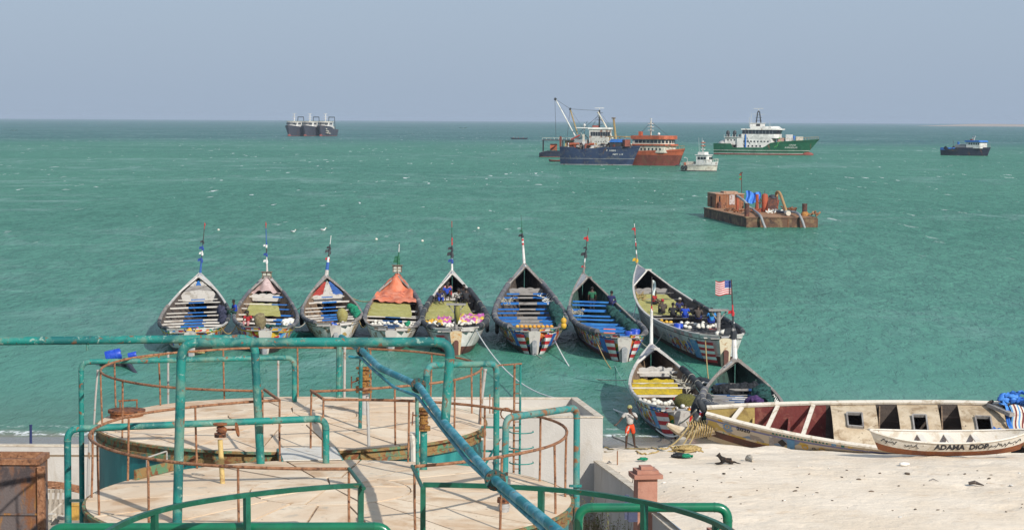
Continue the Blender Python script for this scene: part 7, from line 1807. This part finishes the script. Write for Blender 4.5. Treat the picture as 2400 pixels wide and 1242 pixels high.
WALK = dict(J0, shl=(-.19, .02, 1.42), ell=(-.36, .02, 1.20), wrl=(-.52, -.03, 1.03), hal=(-.59, -.05, .99), shr=(.18, -.02, 1.42), elr=(.26, -.16, 1.20), wrr=(.08, -.25, 1.38), har=(.03, -.26, 1.44),
    hil=(-.10, 0, .90), knl=(-.15, -.10, .50), anl=(-.15, .02, .09), tol=(-.17, -.14, .03), hir=(.10, 0, .90), knr=(.16, .04, .50), anr=(.22, .10, .09), tor=(.24, -.05, .03), head=(-.02, -.05, 1.60), top=(-.02, -.04, 1.73))
STOOP = dict(J0, waist=(0, -.02, 1.06), chest=(0, -.10, 1.26), neck=(0, -.16, 1.42), head=(0, -.22, 1.53), top=(0, -.22, 1.66), shl=(-.19, -.10, 1.38), ell=(-.27, -.22, 1.14), wrl=(-.20, -.42, 1.05), hal=(-.17, -.50, 1.04), shr=(.19, -.10, 1.38), elr=(.27, -.22, 1.14), wrr=(.20, -.42, 1.05), har=(.17, -.50, 1.04))
_pc = {}
def pose_meshes(key, J):
    if key in _pc: return _pc[key]
    names = ['pel', 'waist', 'chest', 'neck', 'head', 'top', 'shl', 'ell', 'wrl', 'hal', 'shr', 'elr', 'wrr', 'har', 'hil', 'knl', 'anl', 'tol', 'hir', 'knr', 'anr', 'tor']
    rad = dict(pel=.125, waist=.115, chest=.135, neck=.052, head=.098, top=.07, shl=.062, ell=.043, wrl=.030, hal=.036, shr=.062, elr=.043, wrr=.030, har=.036, hil=.092, knl=.062, anl=.042, tol=.034, hir=.092, knr=.062, anr=.042, tor=.034)
    idx = {n: i for i, n in enumerate(names)}; vs_ = [(*J[n], rad[n]) for n in names]
    ed = [('pel', 'waist'), ('waist', 'chest'), ('chest', 'neck'), ('neck', 'head'), ('head', 'top'), ('chest', 'shl'), ('shl', 'ell'), ('ell', 'wrl'), ('wrl', 'hal'), ('chest', 'shr'), ('shr', 'elr'), ('elr', 'wrr'), ('wrr', 'har'), ('pel', 'hil'), ('hil', 'knl'), ('knl', 'anl'), ('anl', 'tol'), ('pel', 'hir'), ('hir', 'knr'), ('knr', 'anr'), ('anr', 'tor')]
    ed = [(idx[a], idx[b_]) for a, b_ in ed]
    for h, w in (('hal', 'wrl'), ('har', 'wrr')):            # five unequal fingers on each hand
        d = (Vector(J[h])-Vector(J[w])).normalized(); sd = d.cross(V(0, -1, .3)).normalized(); up = sd.cross(d)
        for k in range(5):
            off = (k-2)*.017; ln = (.055, .075, .08, .074, .06)[k]
            dd = d if k else (d*.5+sd*-.85).normalized()
            b0 = Vector(J[h])+sd*off+d*(.012 if k else -.015); m_ = b0+dd*ln*.55; e_ = b0+dd*ln-up*.018
            i0 = len(vs_); vs_ += [(*m_, .0095), (*e_, .0075)]; ed += [(idx[h], i0), (i0, i0+1)]
    body = skin_mesh('body', vs_, ed, M_skin)
    def sub(names2, edges2, grow, nm, m):
        id2 = {n: i for i, n in enumerate(names2)}; v2 = []
        for n in names2: v2.append((*J2[n], grow.get(n, .1)))
        return skin_mesh(nm, v2, [(id2[a], id2[b_]) for a, b_ in edges2], m)
    J2 = {k: Vector(v) for k, v in J.items()}
    J2['eml'] = J2['shl'].lerp(J2['ell'], .75); J2['emr'] = J2['shr'].lerp(J2['elr'], .75); J2['kml'] = J2['hil'].lerp(J2['knl'], .80); J2['kmr'] = J2['hir'].lerp(J2['knr'], .80); J2['nk'] = J2['chest'].lerp(J2['neck'], .55)
    J2['legl'] = J2['knl'].lerp(J2['anl'], .75); J2['legr'] = J2['knr'].lerp(J2['anr'], .75)
    shirt = sub(['pel', 'waist', 'chest', 'nk', 'shl', 'eml', 'shr', 'emr'], [('pel', 'waist'), ('waist', 'chest'), ('chest', 'nk'), ('chest', 'shl'), ('shl', 'eml'), ('chest', 'shr'), ('shr', 'emr')], dict(pel=.155, waist=.15, chest=.165, nk=.095, shl=.088, eml=.078, shr=.088, emr=.078), 'shirt', M_skin)
    shorts = sub(['waist', 'pel', 'hil', 'kml', 'hir', 'kmr'], [('waist', 'pel'), ('pel', 'hil'), ('hil', 'kml'), ('pel', 'hir'), ('hir', 'kmr')], dict(waist=.125, pel=.142, hil=.118, kml=.10, hir=.118, kmr=.10), 'shorts', M_skin)
    trous = sub(['waist', 'pel', 'hil', 'knl', 'legl', 'hir', 'knr', 'legr'], [('waist', 'pel'), ('pel', 'hil'), ('hil', 'knl'), ('knl', 'legl'), ('pel', 'hir'), ('hir', 'knr'), ('knr', 'legr')], dict(waist=.125, pel=.142, hil=.112, knl=.082, legl=.07, hir=.112, knr=.082, legr=.07), 'trousers', M_skin)
    # face and hair
    hc = Vector(J['head']).lerp(Vector(J['top']), .45); hair = MB().ball(hc+V(0, .022, .022), .104, .108, .100, 12, 8)
    hair.v = [v if v[1] > hc.y-.035 or v[2] > hc.z+.045 else tuple(hc+(Vector(v)-hc)*.80) for v in hair.v]
    hair = hair.mesh('hair', M_hair, smooth='all')
    fc = MB(); f0 = Vector(J['head']).lerp(Vector(J['top']), .25)
    fc.ball(f0+V(0, -.103, -.012), .016, .022, .026, 7, 5)                     # nose
    for sx in (-.036, .036): fc.ball(f0+V(sx, -.088, .025), .014, .010, .009, 6, 4, m=1)
    fc.ball(f0+V(0, -.090, -.058), .032, .012, .010, 7, 4, m=2)
    for sx in (-.1, .1): fc.ball(f0+V(sx, .005, .0), .016, .026, .034, 6, 5)
    face = fc.mesh('face', [M_skin, mat('eye_white', (.5, .48, .45), .3), mat('lip', (.08, .03, .028), .5)], smooth='all')
    _pc[key] = (body, shirt, shorts, trous, hair, face); return _pc[key]
def person(label, loc, rotz, key, J, shirt=None, lower=None, long=False, cap=None, group='people at the boats', scale=1.0):
    body, sh, so, tr, hair, face = pose_meshes(key, J)
    root = thing('person', label, 'person', loc, rotz, group); root.scale = (scale,)*3
    def put(nm, me, m):
        me2 = me.copy() if m else me
        if m: me2.materials.clear(); me2.materials.append(m)
        return link(nm, me2, root, local=True)
    put('body', body, None); put('face', face, None)
    put('cap' if cap else 'hair', hair, cap or M_hair)
    if shirt: put('shirt', sh, shirt)
    if lower: put('trousers' if long else 'shorts', tr if long else so, lower)
    return root
fab = lambda n, c, lay=(): mat(n, c, .85, [(tuple(x*.7 for x in c), 7, .46, .64)]+list(lay), (30, .3))
F_blue, F_dark, F_red, F_grn, F_navy, F_grey = fab('royal_blue_cloth', (.015, .06, .42)), fab('charcoal_cloth', (.022, .022, .026)), fab('red_cloth', (.38, .025, .03)), fab('dark_green_cloth', (.012, .05, .04)), fab('navy_cloth', (.02, .025, .10)), fab('grey_brown_cloth', (.07, .055, .045))
F_white = fab('white_print_cloth', (.46, .44, .41), [((.25, .27, .25), 13, .60, .68)]); F_pink = fab('pink_cloth', (.45, .2, .2)); F_check = decor_mat('checked_cloth', [(.03, .03, .03), (.4, .38, .36)], 9, (.05, .05, .05)); F_olv = fab('olive_cap', (.30, .30, .12)); F_cyan = fab('sky_blue_cloth', (.03, .22, .55))
# walker on the sand
pw_ = gz(1476, 1052, sand_z(5, 85)); pw_.z = sand_z(pw_.x, pw_.y)
wkr = person('man walking on the sand in white printed shirt and red-orange shorts', pw_, R(8), 'walk', WALK, F_white, fab('red_orange_shorts', (.62, .06, .012)), cap=F_olv, group=None)
inv = WM[wkr]; MB().prism([(-.03, .93), (.025, .93), (-.10, .56), (-.155, .56)], .012, Matrix.Translation((-.06, -.135, 0))).build('white_stripe', F_white, wkr, local=True)
# crew of the long grey pirogue
def in_boat(bt, u, xf, dz): return bt.spot(u, xf, bt.zg(u)+dz)
A_ = lambda bt, d=0: bt.a+R(d)
person('person in royal blue shirt seated with back to us in the grey pirogue', in_boat(b8, .43, .10, -.22), A_(b8, 170), 'sit', SIT, F_blue, F_blue, True)
person('person in charcoal shirt seated left of the royal blue shirt', in_boat(b8, .455, -.22, -.25), A_(b8, 165), 'sit', SIT, F_dark, F_dark, True)
person('person in dark clothes and reddish cap seated at the left of the crew', in_boat(b8, .50, -.42, -.20), A_(b8, 185), 'sit', SIT, F_grey, F_dark, True, cap=F_red)
person('person in grey-brown shirt seated right of the royal blue shirt', in_boat(b8, .40, .42, -.20), A_(b8, 165), 'sit', SIT, F_grey, F_navy, True)
person('person with pale hat seated behind the crew and facing us', in_boat(b8, .50, .10, -.10), A_(b8, 20), 'sit', SIT, F_navy, F_dark, True, cap=fab('pale_hat', (.45, .42, .36)))
person('person in sky-blue and dark green top sitting alone near the post stand', in_boat(b8, .27, .45, -.02), A_(b8, 175), 'sit', SIT, F_cyan, F_blue, True, cap=M_hair)
MB().lathe((0, -.03, .44), [(.165, 0), (.172, .09), (.15, .17), (.09, .22)], 12).build('dark_yoke', F_grn, bpy.data.objects['person.006'], local=True, smooth=40)
person('person in red top leaning on the olive net of the grey pirogue', in_boat(b8, .64, -.40, -.30), A_(b8, 60), 'sit', SIT, F_red, F_dark, False)
tag(draped(b8, 'clothes', 'orange-red cloth heap beside the lone sitter', .235, .255, .30, .62, -.2, F_red, nu=5, nv=6, sag=.1, rough=.1, cat='cloth', seed=50))
# angled blue-thwart pirogue
person('person in navy shirt perched on the right gunwale of the blue-thwart pirogue', in_boat(b7, .70, .80, -.10), A_(b7, 150), 'sit', SIT, F_navy, F_navy, True)
person('person in green shirt standing in the shaded bow of the blue-thwart pirogue', in_boat(b7, .79, .20, -1.2), A_(b7, 180), 'stand', J0, fab('green_cloth', (.02, .12, .06)), F_dark, True)
# fifth pirogue
person('person in royal blue shirt sitting high on the left of the fifth pirogue', in_boat(b5_, .71, -.30, .12), A_(b5_, 5), 'sit', SIT, F_blue, F_dark, True)
person('person in white and red shirt behind the blue shirt, arms raised', in_boat(b5_, .745, -.28, .05), A_(b5_, 10), 'sit', SIT, F_pink, F_red, True)
person('smaller person in navy sitting at the far left of the fifth pirogue', in_boat(b5_, .685, -.62, .0), A_(b5_, 15), 'sit', SIT, F_navy, F_blue, True, scale=.9)
person('person in checked shirt sitting in the middle of the fifth pirogue', in_boat(b5_, .70, .25, -.18), A_(b5_, 0), 'sit', SIT, F_check, F_dark, True)
person('person in black seated with back to us at the right of the fifth pirogue', in_boat(b5_, .67, .55, -.05), A_(b5_, 180), 'sit', SIT, F_dark, F_dark, True)
person('person in dark shirt partly behind the black shirt', in_boat(b5_, .72, .52, -.05), A_(b5_, 5), 'sit', SIT, F_dark, F_navy, True)
# second pirogue
person('person in blue shirt sitting on the left gunwale of the second pirogue', in_boat(b2, .40, -1.0, .10), A_(b2, -70), 'sit', SIT, F_blue, F_grn, True)
person('person in red shirt sitting low inside the second pirogue', in_boat(b2, .30, -.62, -.35), A_(b2, -20), 'sit', SIT, F_red, F_pink, True)

def on_sand(x, y, dz=0.0):
    p = gz(x, y, 1.3)
    for _ in range(5): p = gz(x, y, sand_z(p.x, p.y))
    p.z = sand_z(p.x, p.y)+dz; return p
# dog lying on the sand
dg_ = on_sand(1706, 1088); dg_.z = dg_.z-.01
M_fur = mat('black_tan_fur', (.035, .024, .017), .9, [((.22, .12, .05), 6, .57, .66), ((.012, .010, .009), 4, .42, .56)], (60, .6))
dv = [(0, 0, .18, .15), (-.14, 0, .20, .165), (-.30, 0, .23, .14), (.16, 0, .15, .15), (-.40, -.02, .34, .085), (-.47, -.04, .45, .085), (-.56, -.06, .44, .052), (-.64, -.07, .42, .036),
      (-.28, -.09, .10, .055), (-.36, -.12, .05, .038), (-.56, -.13, .035, .034), (-.66, -.13, .03, .028), (-.28, .09, .10, .055), (-.36, .12, .05, .038), (-.55, .12, .035, .034), (-.64, .12, .03, .028),
      (.18, -.13, .10, .085), (.02, -.20, .09, .05), (.20, -.24, .04, .032), (.08, -.25, .03, .026), (.17, .12, .09, .08), (.02, .17, .06, .045), (.16, .2, .035, .03), (.30, 0, .10, .05), (.46, -.10, .045, .030), (.60, -.20, .03, .016),
      (-.45, -.09, .53, .024), (-.44, -.11, .585, .010), (-.45, .02, .53, .024), (-.44, .03, .585, .010)]
de = [(0, 1), (1, 2), (0, 3), (2, 4), (4, 5), (5, 6), (6, 7), (2, 8), (8, 9), (9, 10), (10, 11), (2, 12), (12, 13), (13, 14), (14, 15), (3, 16), (16, 17), (17, 18), (18, 19), (3, 20), (20, 21), (21, 22), (3, 23), (23, 24), (24, 25), (5, 26), (26, 27), (5, 28), (28, 29)]
root = thing('dog', 'black and tan dog lying on the sand below the wrecked boat', 'dog', dg_, rotz=R(12)); root.scale = (.68,)*3
link('body', skin_mesh('body', dv, de, M_fur), root, local=True)
MB().ball((-.675, -.072, .43), .020, .02, .016, 7, 5).build('nose', M_hair, root, local=True, smooth='all')
for sy in (-.095, .012): MB().ball((-.53, sy, .475), .011, .009, .011, 6, 5).build('eye', M_hair, root, local=True, smooth='all')

# gulls
M_gull = mat('gull_white', (.75, .74, .72), .8); M_gulg = mat('gull_grey', (.32, .34, .36), .8); M_beak = mat('gull_beak', (.6, .35, .05), .6)
def gull(label, p, rz, s=1.0):
    root = thing('gull', label, 'gull', p, rz, 'gulls on the water'); root.scale = (s,)*3
    link('body', skin_mesh('body', [(0, 0, .10, .095), (0, .16, .12, .08), (0, -.16, .12, .07), (0, .30, .13, .02), (0, -.22, .22, .045), (0, -.26, .30, .058), (0, -.30, .31, .04)], [(0, 1), (0, 2), (1, 3), (2, 4), (4, 5), (5, 6)], M_gull), root, local=True)
    for sx in (-1, 1): MB().ball((sx*.07, .10, .15), .035, .19, .065, 7, 5).build('wing', M_gulg, root, local=True, smooth='all')
    MB().tube([(0, -.33, .305), (0, -.41, .29)], [.018, .006], 6).build('beak', M_beak, root, local=True)
gull('left one of two white gulls floating beyond the pirogues', gz(687, 545, 0)+V(0, 0, -.03), R(60), 1.25); gull('right one of two white gulls floating beyond the pirogues', gz(757, 541, 0)+V(0, 0, -.03), R(100), 1.25)
def fly(label, p, s):
    root = thing('gull', label, 'gull', p); 
    link('body', skin_mesh('body', [(0, 0, 0, .09), (0, .22, 0, .05), (0, -.22, .02, .06)], [(0, 1), (0, 2)], M_gulg), root, local=True); root.scale = (s,)*3
    for sx in (-1, 1): MB().quad((0, -.1, .02), (sx*.5, -.02, .22), (sx*1.0, .10, .10), (sx*.45, .14, .14)).quad((0, -.1, 0), (sx*.5, -.02, .20), (sx*.45, .14, .12), (0, .12, 0)).build('wing', M_gulg, root, local=True)
fly('dark gull flying low just under the horizon left of the ships', at(1085, 302, 420), 1.0); fly('pale gull flying low over the far left sea', at(33, 307, 300), .6)
# mooring floats on the water
for k, (x, y, lab) in enumerate(((882, 562, 'tiny white mooring float above the fourth pirogue'), (990, 566, 'tiny grey mooring float above the fifth pirogue'), (1121, 536, 'tiny white mooring float left of the largest mast'), (512, 540, 'tiny white mooring float right of the leftmost mast'))):
    p = gz(x, y, 0); root = thing('mooring_float', lab, 'float', p, group='mooring floats'); MB().ball(p+V(0, 0, .05), .16, .16, .15, 9, 6).build('ball', M_flo, root, smooth='all'); MB().tube([p+V(0, 0, .18), p+V(0, 0, .26)], .03, 6).build('eye', M_roped, root)
# raft of drums at left, with a dark pipe sloping into the water
p = gz(270, 858, 0); root = thing('raft', 'small dark float raft with a black pipe trailing into the water at left', 'raft', p)
for dx in (-.35, .55): MB().tube([p+V(dx-.45, .2, .05), p+V(dx-.15, 0, .08), p+V(dx+.35, -.1, .05)], [.14, .17, .12], 10).build('pontoon', M_padd, root, smooth=40)
MB().box(p+V(.1, .15, .24), (1.9, .5, .06)).build('platform', M_in, root); MB().tube([p+V(.5, 0, .35), p+V(1.1, -1.4, .12), p+V(1.75, -3.2, -.15)], .13, 10).build('trailing_pipe', M_dark, root, smooth=40)
for (x, y, r_, h_, lab) in ((247, 836, .30, .85, 'large blue drum lashed on the float raft at left'), (300, 834, .16, .45, 'small blue drum behind the raft at left')):
    q = gz(x, y, .55); barrel(q, lab, r_, h_, tilt=(R(0), R(78), R(10)))
pts = [gz(310, 842, .3), gz(345, 836, .45), gz(390, 830, .55), gz(430, 823, .6), gz(480, 826, .5)]
tag(MB().tube(fillet(pts, 1, 4), .06, 7).build('floating_rope', M_ropey, smooth='all'), 'ochre floating hawser stretched right of the blue drums', 'rope')

# ---------------------------------------------------------------- beach clutter
sp = lambda x, y: V(gz(x, y, sand_z(gz(x, y, 1.5).x, gz(x, y, 1.5).y)).x, gz(x, y, 1.5).y, 0)
def sand_rope(label, pix, r, m, wob=.06, n=10):
    pts = []
    for (x0, y0), (x1, y1) in zip(pix, pix[1:]):
        for i in range(n): t = i/n; p = on_sand(x0+(x1-x0)*t, y0+(y1-y0)*t, r*.8); pts.append(p+V(0, wob*math.sin(len(pts)*.7), 0))
    pts.append(on_sand(*pix[-1], r)); tag(MB().tube(pts, r, 6).build('beach_rope', m, smooth='all'), label, 'rope')
sand_rope('upper dark rope across the wet sand at the walker\'s feet', [(1416, 1046), (1480, 1053), (1560, 1052), (1610, 1040)], .03, M_ropey)
sand_rope('lower brown rope lying on the dry sand towards the net heap', [(1416, 1060), (1500, 1066), (1560, 1062), (1600, 1052)], .03, M_ropey)
sand_rope('long pale hawser from the wall running behind the walker', [(1416, 1003), (1440, 1025), (1480, 1040), (1540, 1052), (1560, 1060)], .035, M_rope)
for k, (x0, y0, x1, y1, lab) in enumerate(((1625, 985, 1552, 1055, 'slack straw rope from the lashed horn to the sand, upper'), (1630, 990, 1580, 1062, 'slack straw rope from the lashed horn to the sand, lower'), (1640, 985, 1600, 1058, 'rope bundle hanging from the lashed horn'))):
    a = at(x0, y0-6, 84.5); line([a, on_sand(x1, y1, .03)], .035, M_ropey, lab, .25)
line([b9.w(b9.pt(.12, .35, -1)), at(1640, 975, 84.8)], .035, M_ropew, 'thick pale rope looped from the yellow-net pirogue to the lashed horn', .55)
line([b9.w(b9.pt(.30, .30, -1)), at(1632, 960, 86.0)], .03, M_rope, 'second pale rope looped low under the yellow-net pirogue', .5)
def tangle(name, label, c, n, s, m, r=.03, cat='net'):
    mb = MB()
    for k in range(n):
        a = random.random()*6.28; pts = []
        rr = s*random.uniform(.4, 1)
        for i in range(11):
            t = i/10*random.uniform(4, 6); pts.append(Vector(c)+V(math.cos(a+t)*rr*(1-.04*i), math.sin(a+t)*rr*.6, .05+abs(s*.45*math.sin(t*.8+k))*(1-.5*rr/s)))
        mb.tube(pts, r, 5)
    tag(tag(mb.build(name, m, smooth='all'), label, cat), kind='stuff')
tangle('net_heap', 'heap of straw and grey net tangled on the sand below the lashed horn', on_sand(1612, 1064), 26, .62, M_ropey); tangle('net_heap', 'black net lump beside the green net on the sand', on_sand(1592, 1073), 12, .28, M_netbk, .05); tangle('net_heap', 'bright green net scrap at the edge of the net heap', on_sand(1608, 1074), 14, .26, M_netgr, .03); tangle('net_heap', 'small green net scrap on the sand right of the low wall', on_sand(1507, 1081), 12, .22, M_netgr, .02); tangle('net_heap', 'dark green net under the right end of the canoe', on_sand(2378, 1052), 10, .4, M_nettl, .03)
M_stone = mat('beach_litter', (.10, .075, .055), .9, [((.2, .16, .12), 6, .5, .66)], jitter=.5); M_litw = mat('pale_litter', (.62, .60, .56), .8, jitter=.2)
lit = []
for sz in (1.0, .7):
    q = MB().ball((0, 0, 0), .07*sz, .055*sz, .035*sz, 7, 4)
    for i, v in enumerate(q.v): q.v[i] = tuple(Vector(v)*(1+.5*mnoise.noise(Vector(v)*30+V(sz, 0, 0))))
    lit.append(q.mesh('pebble', M_stone, smooth='all')); lit.append(q.mesh('pebble', M_litw, smooth='all'))
rnd = random.Random(11)
for k in range(95):
    x = rnd.uniform(1430, 2400); y = rnd.triangular(1085, 1240, 1100)
    p = on_sand(x, y, .008)
    if p.x < wall_x(p.y)+.3: continue
    o = bpy.data.objects.new('pebble', lit[(0, 0, 2, 2, 2, 1, 3)[k % 7]]); COL.objects.link(o); o.location = p; o.rotation_euler = (0, 0, rnd.random()*6); s = rnd.uniform(.3, 1.0); o.scale = (s*rnd.uniform(.8, 1.8), s, s)
    tag(o, 'small bit of litter or stone scattered on the dry sand', 'pebble', 'litter on the sand')
def driftwood(label, x0, y0, x1, y1, r, m=M_in):
    a, b_ = on_sand(x0, y0, r), on_sand(x1, y1, r*.6); tag(MB().tube([a, a.lerp(b_, .4)+V(0, .05, .05), b_], [r, r*1.3, r*.3], 7).build('driftwood', m, smooth=50), label, 'driftwood')
driftwood('dark pointed driftwood on the open sand at far right', 2270, 1136, 2306, 1139, .05); driftwood('thin grey stick left of the dark driftwood', 2178, 1127, 2200, 1128, .02, M_tg); driftwood('flat brown board half buried near the dog', 1752, 1082, 1764, 1086, .10, M_cap); driftwood('bent pale stick near the end of the low wall', 1424, 1087, 1434, 1086, .03, M_tg)
pb = on_sand(2118, 1091, .05); tag(MB().ball(pb, .17, .1, .07, 9, 5).ball(pb+V(.12, .05, 0), .1, .08, .05, 8, 4).build('plastic_bag', M_litw, smooth='all'), 'crumpled white plastic bag on the sand below the canoe', 'plastic bag')
tp2 = on_sand(1480, 1140, .02); tag(MB().tube([tp2, tp2+V(.05, 0, .22), tp2+V(-.08, 0, .34)], .014, 5).build('twig', M_in), 'dark twig sticking up beside the pillar', 'twig')
# bow of a black and white boat between the two shore pirogues
q = gz(1655, 915, 1.0); root = thing('small_boat', 'white-rimmed dark prow peeping out between the two shore pirogues', 'boat', q)
pr = MB(); D = q.y
pr.prism([(-.55, -.8), (.55, -.8), (.62, .05), (.3, .28), (-.1, .34), (-.45, .2), (-.65, 0)], 2.4, Matrix.Translation(q+V(0, .2, 0))); pr.build('hull', M_netbk, root)
MB().tube([q+V(-.66, .1, 0), q+V(-.45, .1, .2), q+V(-.1, .1, .36), q+V(.3, .1, .30), q+V(.63, .1, .05)], .06, 7).build('rim', M_gunw, root, smooth=40); MB().box(q+V(-.45, .12, -.25), (.2, .08, .5)).build('blue_panel', MATS['sky_blue_paint'], root)
